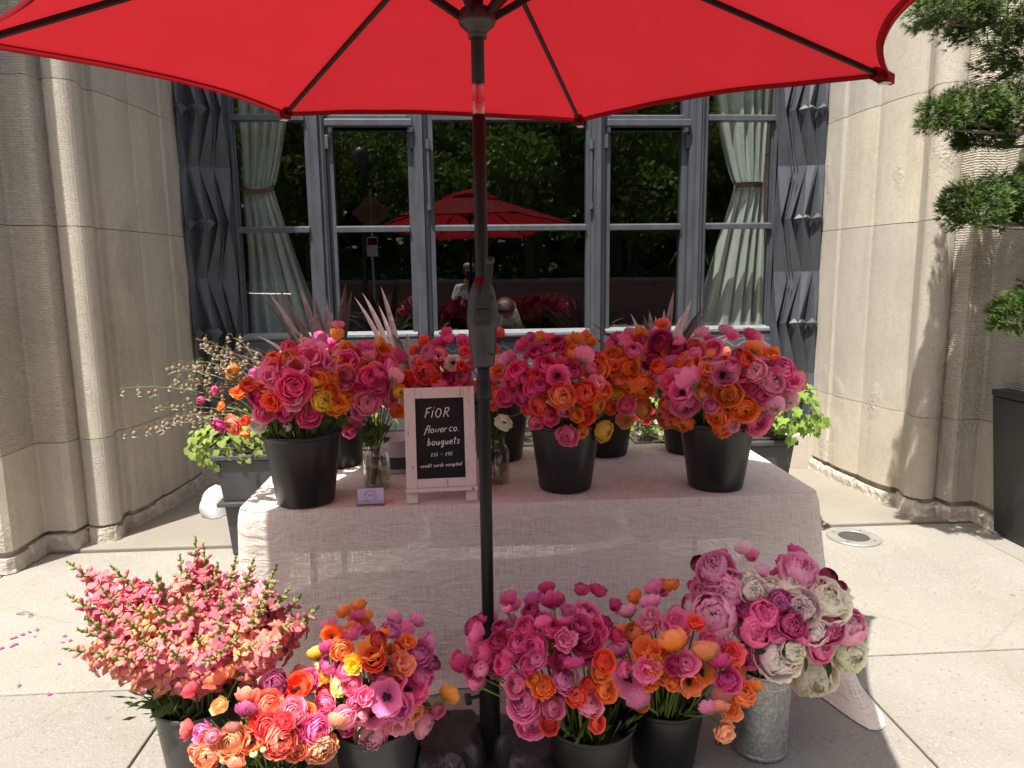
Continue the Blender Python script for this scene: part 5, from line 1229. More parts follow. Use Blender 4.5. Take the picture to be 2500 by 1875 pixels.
bunch('E', lambda x, y: 'F' if (x > 1560 and y < 1000) else 'E', [(190, 1540, 300, 'pe', 'f'), (500, 1330, 390, 'pe'), (790, 1250, 320, 'po', 'o'), (780, 660, 290, 'sl', 'k'), (1090, 590, 330, 'mv', 'f'), (1040, 840, 330, 'sl'), (760, 900, 240, 'mv', 'k'), (1400, 570, 310, 'dy', 'o'), (1590, 520, 260, 'pk'), (1710, 490, 130, 'ye'), (1340, 930, 300, 'lp'), (1540, 890, 280, 'od'), (1900, 630, 240, 'pw', 'f'), (1680, 730, 180, 'rd'), (1010, 1110, 270, 'co'), (1230, 1090, 220, 'co'),
 (1190, 1300, 390, 'sl', 'f'), (1430, 1170, 200, 'hp'), (1690, 1160, 320, 'pk'), (1430, 1480, 260, 'sl'), (1760, 1430, 370, 'pe', 'f'), (1880, 1050, 230, 'sl', 'k'), (560, 1110, 200, 'ds', 'k'), (850, 1010, 200, 'dy', 'c'), (830, 1480, 110, 'pw', 'b'), (960, 1420, 75, 'pw', 'b'), (320, 1260, 160, 'lp', 'f'), (600, 1600, 200, 'sl', 'k')])
bunch('F', 'F', [(460, 160, 220, 'od', 'o'), (220, 350, 210, 'ye', 'k'), (460, 330, 200, 'mg', 'k'), (610, 270, 180, 'od', 'c'), (620, 380, 240, 'po'), (400, 520, 240, 'lv', 'f'), (660, 620, 240, 'pk'), (520, 620, 150, 'pk'), (760, 540, 190, 'ye', 'c'), (960, 360, 300, 'am', 'o'), (1070, 250, 190, 'rd', 'f'), (1010, 480, 260, 'dy', 'o'), (1250, 390, 240, 'am', 'o'), (1150, 130, 140, 'od', 'b'), (1460, 240, 170, 'od', 'c'), (1350, 300, 190, 'dy', 'c'), (1190, 560, 220, 'ds', 'o'), (1410, 520, 260, 'sl', 'c'), (1640, 370, 300, 'lv'),
 (1750, 520, 190, 'mv', 'f'), (1690, 690, 260, 'lv', 'f'), (710, 810, 240, 'pk'), (1150, 930, 370, 'lv', 'o'), (890, 930, 200, 'pk', 'c'), (1540, 850, 360, 'hp', 'o'), (1330, 1080, 280, 'lv', 'c'), (1520, 1150, 230, 'pe'), (1690, 1230, 210, 'od', 'f'), (1790, 1090, 180, 'lv'), (1700, 1350, 300, 'lp', 'f'), (1350, 1330, 260, 'lp', 'c'), (1010, 1240, 260, 'pk', 'o'), (960, 1510, 460, 'lp', 'f'), (840, 1220, 180, 'lp'), (660, 1170, 260, 'lp'), (650, 1420, 190, 'hp'), (400, 1030, 260, 'pk'), (1970, 910, 230, 'am', 'k'), (770, 1030, 180, 'pk')])
bunch('G', 'G', [(1140, 150, 215, 'mg', 'k'), (920, 310, 170, 'mg'), (690, 310, 110, 'pk', 'b'), (390, 320, 150, 'mg', 'f'), (260, 430, 190, 'mg', 'f'), (620, 490, 140, 'mg'), (870, 490, 210, 'hp'), (1050, 430, 190, 'hp', 'k'), (1140, 500, 200, 'mg'), (1280, 410, 170, 'mg', 'k'), (1530, 280, 270, 'pk'), (1420, 480, 220, 'mg', 'c'), (1610, 460, 230, 'hp'), (1520, 590, 270, 'mg'), (350, 730, 240, 'hp', 'f'), (120, 840, 190, 'mg', 'k'), (210, 800, 140, 'hp', 'c'), (320, 930, 190, 'mg'), (410, 910, 140, 'lp', 'f'), (310, 1060, 160, 'lv', 'k'),
 (610, 640, 190, 'mg'), (690, 730, 210, 'hp', 'f'), (790, 650, 190, 'hp', 'f'), (960, 670, 240, 'hp'), (990, 800, 190, 'pk'), (910, 870, 190, 'hp'), (640, 860, 180, 'hp'), (1270, 630, 190, 'pk', 'c'), (1240, 830, 210, 'mg'), (1360, 840, 170, 'mg', 'k'), (1120, 830, 120, 'hp'), (760, 1060, 230, 'pk'), (820, 1260, 340, 'pk'), (1050, 1090, 220, 'od'), (1280, 1030, 260, 'pk'), (920, 1510, 310, 'pk'), (1110, 1450, 170, 'rd'), (1160, 1330, 200, 'pk'), (1390, 1190, 200, 'dy', 'f'), (1560, 1300, 260, 'lp'), (1600, 1440, 170, 'dy'), (1680, 830, 200, 'dy'), (1660, 940, 180, 'od'), (1540, 1080, 150, 'dy'), (1720, 1140, 210, 'od'), (950, 1000, 140, 'od'), (690, 960, 150, 'lv', 'k')])
bunch('H', 'H', [(295, 240, 150, 'lp', 'k'), (540, 160, 190, 'pk', 'k'), (570, 300, 140, 'lp', 'c'), (480, 370, 200, 'lp', 'c'), (180, 440, 150, 'od', 'k'), (330, 450, 220, 'od', 'f'), (180, 630, 230, 'lv', 'k'), (470, 660, 220, 'od', 'c'), (390, 700, 130, 'od'), (600, 650, 170, 'od', 'c'), (780, 560, 260, 'od', 'k'), (320, 970, 280, 'pk', 'o'), (390, 1170, 240, 'pk', 'k'), (520, 1010, 180, 'od', 'c'), (530, 880, 200, 'pk', 'c'), (660, 960, 150, 'od'), (610, 830, 170, 'am', 'c'), (780, 830, 180, 'mg'), (910, 800, 220, 'pk'), (790, 1010, 170, 'pk'), (760, 1040, 120, 'od'),
 (960, 1030, 220, 'po', 'o'), (1110, 900, 240, 'od', 'o'), (1120, 640, 240, 'po', 'k'), (1010, 400, 150, 'dy', 'c'), (820, 340, 240, 'pk', 'c'), (1200, 590, 200, 'mg', 'k'), (1260, 760, 200, 'mg', 'k'), (1390, 700, 200, 'co', 'c'), (1340, 960, 230, 'hp'), (1480, 1100, 230, 'od', 'f'), (1620, 1030, 150, 'od', 'k'), (1320, 1150, 200, 'ds', 'k'), (1290, 1240, 160, 'sl', 'k'), (1400, 1330, 190, 'po', 'c'), (1180, 1320, 170, 'lv', 'k'), (1300, 1460, 180, 'pe', 'c'), (450, 1250, 150, 'od')])
bunch('I', 'P', [(320, 180, 160, 'pd', 'B'), (500, 260, 330, 'pl', 'P'), (570, 450, 380, 'pl', 'P'), (300, 430, 260, 'pl', 'P'), (460, 720, 390, 'lb', 'B'), (150, 600, 180, 'pk', 'B'), (60, 740, 200, 'pk', 'P'), (790, 320, 220, 'cr', 'Y'), (880, 440, 240, 'wp', 'P'), (1080, 440, 260, 'wh', 'Y'), (1320, 390, 300, 'cr', 'Y'), (1400, 240, 350, 'pl', 'P'), (1680, 310, 160, 'pd', 'B'), (1780, 430, 110, 'pd', 'B'), (1840, 430, 230, 'wh', 'P'), (1650, 560, 380, 'wh', 'P'), (1380, 640, 300, 'wp', 'P'), (1000, 700, 250, 'pp', 'B'), (800, 650, 220, 'pm', 'P'), (1170, 590, 220, 'pp', 'P'),
 (1280, 800, 250, 'pm', 'P'), (740, 870, 200, 'mv', 'B'), (910, 890, 260, 'pp', 'B'), (1130, 920, 170, 'pp', 'B'), (1420, 910, 210, 'pp', 'B'), (1540, 880, 270, 'wp', 'P'), (1680, 850, 280, 'pp', 'P'), (1960, 840, 350, 'lb', 'B'), (1900, 1140, 320, 'cr', 'P'), (1620, 1090, 220, 'pk', 'P'), (1150, 1180, 380, 'wp', 'P'), (830, 1190, 250, 'pp', 'B'), (1520, 1400, 400, 'cr', 'P'), (640, 980, 220, 'wp', 'P'), (1300, 1080, 220, 'cr', 'P')])
# deeper and rear blooms that fill out each bouquet's volume, past what can be told apart
def lowpoly(me): return np.array([v.co[:] for v in me.vertices]), [tuple(p.vertices) for p in me.polygons], np.array([d.value for d in me.attributes['shade'].data])
LOW = [lowpoly(bloom_ranunculus(90 + i, 16, 0.3, 0.05)) for i in range(3)]
pal = dict(A='hp hp pk pk od am'.split(), A2='hp pk od am rd'.split(), JL='hp pk lp'.split(), JR='pk sl wp'.split(), M='hp pk co dy mg'.split(), C='hp hp co pk mg od'.split(), CB='od od dy am pk'.split(), D='pk pk od lp hp'.split(), DB='mg mg pk dy'.split(), E='sl pe co pk'.split(), F='pk lv od am'.split(), G='mg mg hp pk'.split(), H='od od pk mg'.split(), P='lv wp hp'.split())
FV, FF, FS, FC = [], [], [], []; off = 0
rng = random.Random(77)
for key, n in dict(A=26, A2=30, JL=8, JR=8, M=30, C=30, CB=26, D=34, DB=30, E=20, F=24, G=36, H=30, P=22).items():
    c, r = DOME[key]
    for i in range(n):
        back = i % 2
        z = rng.uniform(-0.2, 1); a = rng.uniform(0, 2 * PI); k = math.sqrt(1 - z * z)
        d = Vector((k * math.cos(a), abs(k * math.sin(a)) if back else -abs(k * math.sin(a)) , z))
        s_ = 0.98 if back else 0.74
        p = Vector((c[0] + d.x * r[0] * s_, c[1] + d.y * r[1] * s_, c[2] + d.z * r[2] * s_))
        V_, F_, S_ = LOW[rng.randrange(3)]; R_ = rng.uniform(0.026, 0.036)
        Mx = np.array(facing(d, rng.uniform(0, 6)).to_matrix())
        FV.append((V_ * R_) @ Mx.T + np.array(p)); FF += [tuple(i2 + off for i2 in f) for f in F_]; off += len(V_); FS.append(S_)
        cc = [max(.004, min(.9, x * rng.uniform(.8, 1.1))) for x in COL[rng.choice(pal[key])]]
        FC.append(np.tile(np.array(cc + [1.0]), (len(V_), 1)))
me = bpy.data.meshes.new('inner_blooms'); me.from_pydata(np.concatenate(FV).tolist(), [], FF); me.update(); me.materials.append(M['petal_vc'])
me.polygons.foreach_set('use_smooth', [True] * len(me.polygons))
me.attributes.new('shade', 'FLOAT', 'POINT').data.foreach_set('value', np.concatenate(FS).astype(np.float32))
me.attributes.new('tint', 'FLOAT_COLOR', 'POINT').data.foreach_set('color', np.concatenate(FC).astype(np.float32).ravel())
o = bpy.data.objects.new('inner_blooms', me); C.objects.link(o); tag(o, 'mixed blooms deep inside and behind the flower bunches', 'flowers', kind='stuff')
# leaves and cut stems in the mouths of the buckets
lf = MB(); rng = random.Random(5)
for key in BK:
    bx, by, bz, br, z0, _ = BK[key]
    if key in ('JL', 'JR'): n = 26
    else: n = 90
    for i in range(n):
        a = rng.uniform(0, 2 * PI); rr = br * math.sqrt(rng.random()) * 0.95
        p = Vector((bx + rr * math.cos(a), by + rr * math.sin(a), bz + rng.uniform(-0.02, 0.03)))
        d = Vector((math.cos(a) * rr / br, math.sin(a) * rr / br, 0.9 + rng.random())).normalized()
        if i % 3:
            q = p + d * rng.uniform(0.03, 0.085); side = d.orthogonal().normalized() * rng.uniform(0.006, 0.014)
            mid = (p + q) / 2 + Vector((rng.uniform(-.01, .01), rng.uniform(-.01, .01), 0)); 
            lf.add([p, mid - side, q, mid + side], [(0, 1, 2, 3)])
            for t in (-1, 1):
                e = mid + side * 2.6 * t + d * 0.015; lf.add([mid, mid + side * t * 1.1 - d * 0.012, e, mid + d * 0.02], [(0, 1, 2, 3)])
        else:
            lf.tube([p - d * 0.08, p + d * rng.uniform(0.05, 0.12)], 0.0026, 4)
o = lf.build('stems_and_leaves', 'leaf'); tag(o, 'tangle of green stems and cut leaves in the bucket mouths', 'foliage', kind='stuff')
# peony leaves
pl = MB(); pl.grid(lambda u, v: ((u - .5) * 0.62 * math.sin(PI * (0.06 + 0.94 * v)) ** 0.8, v * 2.0, 0.22 * math.sin(v * 2.6) + 0.10 * abs(u - .5)), 4, 7); pleaf = pl.mesh('leaf', 'leaf_dark', True)
for k, (x, y) in enumerate([(770, 990, ), (1270, 990), (1430, 1130), (1690, 1190), (1050, 1090), (1720, 380), (820, 760), (260, 680), (1600, 330), (1180, 1010), (1930, 1010)]):
    ox, oy, s = CROP['I']; p, nrm, t = dome_point('P', ox + x * s, oy + y * s); rng = random.Random(k)
    o = inst(pleaf, 'peony_leaf', None, p + nrm * 0.004, facing(Vector((rng.uniform(-.6, .6), -1, rng.uniform(-.2, .5))), rng.choice((2.6, 3.6, 3.1, 1.8))), 0.026)
    tag(o, 'dark green pointed leaf at %s of the peonies in the metal can' % place_words('P', p), 'leaf', 'dark leaves among the peonies'); PETALS.append((o, p.copy()))
def unique_labels(lst):
    by = {}
    for o, p in lst: by.setdefault(o['label'], []).append((p.x, p.z, o))
    for lab, g in by.items():
        if len(g) == 1: continue
        xs_ = [q[0] for q in g]; zs_ = [q[1] for q in g]
        vert = (max(zs_) - min(zs_)) > (max(xs_) - min(xs_))
        g.sort(key=lambda q: -q[1] if vert else q[0]); n = len(g)
        if n == 2: w = ['upper', 'lower'] if vert else ['left-hand', 'right-hand']
        elif n == 3: w = ['uppermost', 'middle', 'lowest'] if vert else ['leftmost', 'middle', 'rightmost']
        elif n == 4: w = ['uppermost', 'second-highest', 'second-lowest', 'lowest'] if vert else ['leftmost', 'second-from-left', 'second-from-right', 'rightmost']
        else: w = (['uppermost'] if vert else ['leftmost']) + ['%s-from-%s' % (k, 'top' if vert else 'left') for k in ('second', 'third', 'fourth', 'fifth', 'sixth', 'seventh', 'eighth', 'ninth', 'tenth', 'eleventh', 'twelfth', 'thirteenth', 'fourteenth')][:n - 2] + (['lowest'] if vert else ['rightmost'])
        for (x, z, o), k in zip(g, w + [''] * n): o['label'] = (k + ' ' + lab).strip()
unique_labels(FLOWERS)

# ------------------------------------------------------------------ snapdragons
def floret(mb, p, d, s, rng):
    """two-lipped floret at p pointing along d"""
    d = d.normalized(); side = d.cross(Vector((0, 0, 1))); side = side.normalized() if side.length > .05 else Vector((1, 0, 0)); up = side.cross(d)
    def P(a, b, c): return p + d * a * s + side * b * s + up * c * s
    mb.tube([P(0, 0, 0), P(0.5, 0, 0.0), P(0.9, 0, 0)], [0.14 * s, 0.24 * s, 0.28 * s], 6, False, 0.2)
    for sg_ in (-1, 1):   # upper lobes
        mb.add([P(0.8, 0, 0.22), P(0.95, sg_ * 0.38, 0.30), P(0.85, sg_ * 0.55, 0.72), P(0.65, sg_ * 0.28, 0.98), P(0.72, 0.0, 0.62)], [(0, 1, 2, 4), (4, 2, 3)] if sg_ > 0 else [(4, 2, 1, 0), (3, 2, 4)], 0.1)
    for b, w_ in ((-0.42, 0.34), (0.0, 0.32), (0.42, 0.34)):   # lower lobes
        mb.add([P(0.95, b * 0.6 - w_ * .7, -0.1), P(0.95, b * 0.6 + w_ * .7, -0.1), P(1.12, b + w_, -0.42), P(0.98, b, -0.70), P(1.12, b - w_, -0.42), P(1.2, b, -0.28)], [(0, 5, 4), (0, 1, 5), (1, 2, 5), (5, 2, 3), (4, 5, 3)], 0.15)
    mb.add([P(0.92, -0.3, 0.12), P(1.24, -0.16, -0.04), P(1.24, 0.16, -0.04), P(0.92, 0.3, 0.12), P(1.18, 0.0, -0.24)], [(0, 1, 2, 3), (0, 4, 1), (1, 4, 2), (2, 4, 3)], 0.95)   # palate
def spike(seed):
    """flowering spike of unit length along +Z: florets and buds meshes"""
    rng = random.Random(seed); f = MB(); b = MB(); a = rng.uniform(0, 6); n = 21
    bend = lambda t: Vector((0.05 * math.sin(3 * t + seed), 0.05 * math.sin(2 * t + 2 * seed), t))
    for i in range(n):
        t = i / n; a += GA; c = bend(t * 0.95); d = Vector((math.cos(a), math.sin(a), 0.25 + 0.5 * t))
        if t < 0.62: floret(f, c, d, 0.215 * (1 - 0.5 * t) * rng.uniform(0.85, 1.1), rng)
        else:
            s = 0.05 * (1.35 - t) * 1.35; q = c + d.normalized() * s * 1.2
            b.tube([c, q, q + d.normalized() * s * 1.1], [s * 0.5, s * 0.75, s * 0.12], 6)
            if t < 0.86:
                f.tube([q, q + d.normalized() * s * 1.2, q + d.normalized() * s * 2.0], [s * 0.5, s * 0.7, s * .2], 6, True, 0.2)
    b.tube([bend(x / 6) for x in range(7)], [0.017, 0.017, 0.016, 0.015, 0.014, 0.012, 0.006], 5)
    for k in range(5): 
        c = bend(0.93 + 0.015 * k); a += GA; b.tube([c, c + Vector((math.cos(a) * .02, math.sin(a) * .02, .03))], [0.018 - .002 * k, 0.004], 5)
    return f.mesh('florets', 'snap', True, True), b.mesh('bud_tip', 'bud', True)
SPK = [spike(k) for k in range(5)]
SC = dict(pk=(0.74, 0.20, 0.26), hp=(0.72, 0.11, 0.24), mg=(0.62, 0.05, 0.15), sl=(0.76, 0.30, 0.20), lp=(0.80, 0.42, 0.45), ye=(0.82, 0.46, 0.16), md=(0.36, 0.06, 0.12))
SNAME = dict(pk='pink', hp='hot pink', mg='deep pink', sl='salmon', lp='pale pink', ye='apricot yellow', md='dusky crimson')
snaps = [(115, 225, 'pk'), (480, 250, 'mg'), (130, 480, 'mg'), (70, 920, 'sl'), (800, 345, 'mg'), (870, 310, 'lp'), (1130, 40, 'hp'), (1210, 85, 'mg'), (1440, 190, 'lp'), (1640, 215, 'pk'), (1770, 260, 'lp'), (1790, 400, 'sl'), (1880, 420, 'md'), (2000, 470, 'mg'), (2150, 620, 'md'), (1390, 590, 'pk'), (1520, 490, 'md'),
 (350, 640, 'sl'), (590, 560, 'ye'), (200, 760, 'pk'), (290, 650, 'pk'), (630, 780, 'lp'), (520, 960, 'pk'), (820, 830, 'sl'), (960, 680, 'hp'), (900, 770, 'sl'), (1240, 1010, 'pk'), (1500, 870, 'hp'), (1660, 860, 'ye'), (1240, 380, 'mg'), (1330, 480, 'pk'), (1100, 560, 'hp'), (740, 390, 'hp'), (1050, 520, 'sl'), (1380, 700, 'lp'), (1530, 650, 'pk'), (1740, 600, 'sl'), (440, 880, 'sl'), (690, 850, 'lp'), (1180, 830, 'ye'), (1850, 940, 'pk'), (980, 960, 'pk'),
 (400, 420, 'pk'), (620, 420, 'mg'), (1000, 180, 'sl'), (1060, 300, 'pk'), (1300, 250, 'mg'), (1560, 330, 'pk'), (1700, 470, 'lp'), (560, 700, 'ye'), (760, 600, 'pk'), (1960, 700, 'sl'), (1420, 930, 'mg'), (700, 1010, 'pk'), (330, 980, 'sl')]
bx, by, bz, br, z0, _ = BK['S']; SNAPS = []
for k, (x, y, c) in enumerate(snaps):
    ox, oy, s = CROP['J']; rng = random.Random(400 + k)
    u, v = ox + x * s, oy + y * s
    low = min(1.0, max(0.0, (y - 40) / 1000.0))
    Y = by + 0.16 - 0.40 * low + rng.uniform(-0.05, 0.05)
    tip = at_y(u, v, Y)
    mouth = Vector((bx + max(-.1, min(.1, (tip.x - bx) * 0.3)), by + max(-.1, min(.1, (tip.y - by) * 0.4)), bz))
    L = rng.uniform(0.22, 0.31) * (0.85 if low > 0.75 else 1)
    d0 = (tip - mouth); ctrl = mouth + Vector((d0.x * 0.42, d0.y * 0.42, d0.z * 0.60 + 0.05))
    tg = (tip - ctrl).normalized(); tg = (tg + Vector((0, -0.1, 0.30))).normalized()
    start = tip - tg * L
    root = empty('snapdragon', (bx, by, bz - 0.05)); fm, bm_ = SPK[k % 5]
    cc = SC[c]; col = tuple(max(.01, min(.9, q * rng.uniform(.88, 1.12))) for q in cc)
    q = facing(tg, rng.uniform(0, 6))
    inst(fm, 'florets', root, start, q, L, col); inst(bm_, 'bud_tip', root, start, q, L)
    m = MB(); m.tube([Vector((bx, by, bz - 0.12)) + Vector((rng.uniform(-.05, .05), rng.uniform(-.05, .05), 0))] + bez(mouth, mouth + (start - mouth) * 0.5 + Vector((0, 0, 0.04)), start + tg * 0.01, 5), 0.0034, 5)
    m.build('stem', 'stem', root, smooth=True)
    hx = (x - 1120) / 1000; hw = 'far left' if hx < -0.65 else 'left' if hx < -0.2 else 'middle' if hx < 0.25 else 'right' if hx < 0.7 else 'far right'
    vw = 'upper' if y < 420 else 'lower' if y > 800 else 'central'
    tag(root, '%s snapdragon spike at %s %s of the grey bucket bunch' % (SNAME[c], vw, hw), 'snapdragon', 'snapdragons in the grey bucket at left'); SNAPS.append((root, tip))
unique_labels(SNAPS)
# leafy lower stems of the snapdragons
lf = MB(); rng = random.Random(9)
for i in range(260):
    a = rng.uniform(0, 2 * PI); rr = rng.uniform(0.02, 0.19); h = rng.uniform(-0.02, 0.20)
    p = Vector((bx + rr * math.cos(a) * 1.25, by + rr * math.sin(a), bz + h)); d = Vector((math.cos(a), math.sin(a), rng.uniform(-.3, .9))).normalized()
    q = p + d * rng.uniform(0.03, 0.06); sd = d.orthogonal().normalized() * rng.uniform(.003, .006); lf.add([p, (p + q) / 2 - sd, q, (p + q) / 2 + sd], [(0, 1, 2, 3)])
tag(lf.build('snapdragon_leaves', 'leaf'), 'narrow green leaves among the snapdragon stems', 'foliage', kind='stuff')

# ------------------------------------------------------------------ bladder campion sprays
bm1 = MB(); bm1.lathe([(0.0, 0.0), (0.28, -0.10), (0.50, -0.45), (0.52, -0.85), (0.36, -1.25), (0.22, -1.42), (0.20, -1.46)], 10, (0, 0, 0)); BELL = bm1.mesh('bell', 'bell', True)
bm2 = MB()
for k in range(7):
    a = 2 * PI * k / 7; bm2.add([(0.1 * math.cos(a), 0.1 * math.sin(a), -1.4), (0.5 * math.cos(a - .25), 0.5 * math.sin(a - .25), -1.72), (0.62 * math.cos(a), 0.62 * math.sin(a), -1.66), (0.5 * math.cos(a + .25), 0.5 * math.sin(a + .25), -1.72)], [(0, 1, 2, 3)])
FRINGE = bm2.mesh('fringe', 'bell_tip', True)
sprays = [(75, 470, 7), (185, 800, 9), (300, 640, 7), (430, 730, 8), (570, 730, 8), (665, 720, 8), (450, 300, 5), (690, 70, 5), (790, 120, 7), (1000, 60, 6), (1090, 220, 6), (620, 270, 9), (700, 250, 9), (590, 420, 8), (900, 260, 8), (990, 390, 8), (1220, 190, 6), (680, 520, 7), (830, 200, 6), (770, 470, 7), (860, 640, 6), (640, 360, 8), (960, 300, 6)]
ax, ay, az, ar, _, _ = BK['A']
for k, (x, y, n) in enumerate(sprays):
    ox, oy, s = CROP['K']; rng = random.Random(700 + k)
    tip = at_y(ox + x * s, oy + y * s, 2.74 + rng.uniform(-0.10, 0.16))
    root = empty('campion_spray', (ax, ay, az - 0.05))
    mouth = Vector((ax - 0.06 + rng.uniform(-.03, .03), ay + rng.uniform(-.06, .06), az))
    ctrl = mouth + Vector(((tip.x - mouth.x) * 0.45, (tip.y - mouth.y) * 0.5, (tip.z - mouth.z) * 0.75 + 0.09))
    pts = bez(mouth, ctrl, tip + Vector((0, 0, 0.02)), 10)
    m = MB(); m.tube([mouth - Vector((0, 0, 0.1))] + pts, [0.0022] * 8 + [0.0014] * 4, 5)
    st = None; ends = []
    for i in range(n):
        b0 = pts[10 - (i * 3 // max(1, n - 1)) - (i % 2)]; sp_ = 0.034 if n > 6 else 0.026
        e = b0 + Vector((rng.uniform(-sp_, sp_), rng.uniform(-sp_, sp_), rng.uniform(-0.006, 0.024)))
        hook = e + Vector((rng.uniform(-.008, .008), 0, -0.010))
        m.tube([b0, (b0 + e) / 2 + Vector((0, 0, 0.008)), e, hook], 0.0009, 4); ends.append(hook)
    m.build('stem', 'stem_dark' if k % 3 else 'stem', root, smooth=True)
    for e in ends:
        q = facing(Vector((rng.uniform(-.45, .45), rng.uniform(-.4, .4), 1)), rng.uniform(0, 6)); sz = rng.uniform(0.0105, 0.016)
        bl = inst(BELL, 'bell', root, e, q, sz); f = inst(FRINGE, 'fringe', bl, (0, 0, 0)); f.location = (0, 0, 0)
    hw = 'far left' if x < 330 else 'left' if x < 640 else 'middle' if x < 850 else 'right'; vw = 'upper' if y < 240 else 'lower' if y > 560 else 'central'
    tag(root, 'beige bladder campion spray reaching to %s %s of the leftmost bucket' % (vw, hw), 'flower spray', 'campion sprays in the leftmost bucket'); FLOWERS.append((root, tip))
unique_labels([q for q in FLOWERS if q[0].name.startswith('campion')])

# ------------------------------------------------------------------ planters with ivy and cordylines
def planter(x0, x1, y0, y1, h, label):
    root = tag(empty('planter_box', ((x0 + x1) / 2, (y0 + y1) / 2, 0)), label, 'planter', 'planters under the window')
    def tap(za, zb, a, b_):
        m = MB(); m.add([(x0 + a, y0 + a, za), (x1 - a, y0 + a, za), (x1 - a, y1 - a, za), (x0 + a, y1 - a, za), (x0 + b_, y0 + b_, zb), (x1 - b_, y0 + b_, zb), (x1 - b_, y1 - b_, zb), (x0 + b_, y1 - b_, zb)], [(3, 2, 1, 0), (4, 5, 6, 7), (0, 1, 5, 4), (1, 2, 6, 5), (2, 3, 7, 6), (3, 0, 4, 7)]); return m
    tap(0.004, h * 0.50, 0.05, 0.03).build('lower_box', 'planter', root, bevel=0.006)
    tap(h * 0.503, h * 0.545, -0.004, -0.004).build('middle_lip', 'planter', root, bevel=0.006)
    tap(h * 0.548, h * 0.95, 0.028, 0.004).build('upper_box', 'planter', root, bevel=0.006)
    tap(h * 0.953, h, -0.014, -0.014).build('rim', 'planter', root, bevel=0.006)
    tap(h + 0.002, h + 0.012, 0.02, 0.02).build('soil', 'soil', root)
    return root
PH = 0.62
planter(-1.47, -0.48, 4.02, 4.42, PH, 'dark grey planter box with lime foliage near the left wall')
planter(-0.30, 0.80, 4.02, 4.42, PH, 'dark grey planter box hidden behind the middle of the table')
planter(0.95, 1.94, 4.02, 4.42, PH, 'dark grey planter box with ivy near the right wall')
def leaf_shape(pts, fold=0.18):
    m = MB(); n = len(pts); vs = [(0, 0, 0)] + [(x, y, fold * abs(x) - 0.25 * max(0, y) ** 2) for x, y in pts]
    m.add(vs, [(0, i + 1, (i + 1) % n + 1) for i in range(n)]); return m
IVY = leaf_shape([(0, -0.15), (0.38, -0.42), (0.72, -0.1), (0.48, 0.18), (0.52, 0.5), (0.22, 0.55), (0, 1.0), (-0.22, 0.55), (-0.52, 0.5), (-0.48, 0.18), (-0.72, -0.1), (-0.38, -0.42)]).mesh('leaf', 'ivy', True)
LIME = leaf_shape([(0, -0.1), (0.42, -0.28), (0.68, 0.15), (0.5, 0.6), (0, 1.0), (-0.5, 0.6), (-0.68, 0.15), (-0.42, -0.28)], 0.25).mesh('leaf', 'lime', True)
def leafy(name, c, r, n, me, size, label, cat, seed, zmin=None, vine='stem'):
    root = tag(empty(name, (c[0], c[1], PH)), label, cat); rng = random.Random(seed); c = Vector(c)
    m = MB()
    for i in range(n):
        z = rng.uniform(-0.75, 1); a = rng.uniform(0, 2 * PI); k = math.sqrt(max(0, 1 - z * z)); d = Vector((k * math.cos(a), k * math.sin(a), z)); s = rng.uniform(0.72, 1.02) * (1 + 0.14 * math.sin(5 * a + 2 * z))
        p = c + Vector((d.x * r[0] * s, d.y * r[1] * s, d.z * r[2] * s))
        if i % 8 == 0: m.tube([c + Vector((0, 0, -r[2] * .6)), c + (p - c) * 0.6 + Vector((0, 0, .02)), p], 0.0022, 4)
        nrm = (d * 0.7 + Vector((0, -0.3, 0.7)) + Vector((rng.uniform(-.5, .5), rng.uniform(-.5, .5), rng.uniform(-.3, .3)))).normalized()
        q = facing(nrm, 0); dn = q.inverted() @ (Vector((d.x, d.y, -0.8)) ); spin = math.atan2(dn.y, dn.x) - PI / 2 + rng.uniform(-.6, .6)
        inst(me, 'leaf', root, p, q @ Quaternion((0, 0, 1), spin), size * rng.uniform(0.6, 1.15))
    m.build('vine', vine, root); return root
leafy('ivy_plant', (1.93, 4.12, 0.77), (0.20, 0.20, 0.17), 190, IVY, 0.048, 'bright green ivy mound spilling over the right planter', 'plant', 1)
leafy('vine_plant', (-1.42, 4.22, 0.66), (0.25, 0.26, 0.17), 290, LIME, 0.036, 'lime green trailing plant in the left planter beside the wall', 'plant', 2)
leafy('lime_foliage', (-0.80, 4.22, 0.80), (0.34, 0.2, 0.20), 140, LIME, 0.036, 'lime foliage glimpsed behind the leftmost flower bunch', 'plant', 3)
leafy('lime_foliage', (0.10, 4.22, 0.86), (0.45, 0.2, 0.24), 180, LIME, 0.038, 'lime foliage glimpsed behind the chalkboard flowers', 'plant', 4)
leafy('green_foliage', (1.22, 4.20, 0.74), (0.28, 0.2, 0.14), 150, LIME, 0.032, 'green bedding plants glimpsed between the back buckets', 'plant', 5)
# red and white bedding flowers in the right planter
rng = random.Random(31)
for k in range(26):
    red = k < 12; x = rng.uniform(0.98, 1.38); p = Vector((x, 4.05 + rng.uniform(-.04, .1), 0.78 + rng.uniform(-.06, .10) if red else 0.70 + rng.uniform(-.05, .05)))
    root = empty('bedding_flower', (p.x, p.y + 0.03, PH)); 
    inst(OPN[k % 3], 'bloom', root, p, facing(Vector((rng.uniform(-.4, .4), -0.7, 0.7)), k), 0.022 if red else 0.013, (0.62, 0.02, 0.03) if red else (0.82, 0.80, 0.78))
    m = MB(); m.tube([(p.x, p.y + 0.03, PH), p - Vector((0, -0.004, 0.008))], 0.0015, 4); m.build('stem', 'stem', root)
    tag(root, ('red geranium bloom' if red else 'tiny white bedding bloom') + ' in right planter seen between back buckets', 'flower', 'red blooms in the right planter' if red else 'white blooms in the right planter'); PETALS.append((root, p.copy()))
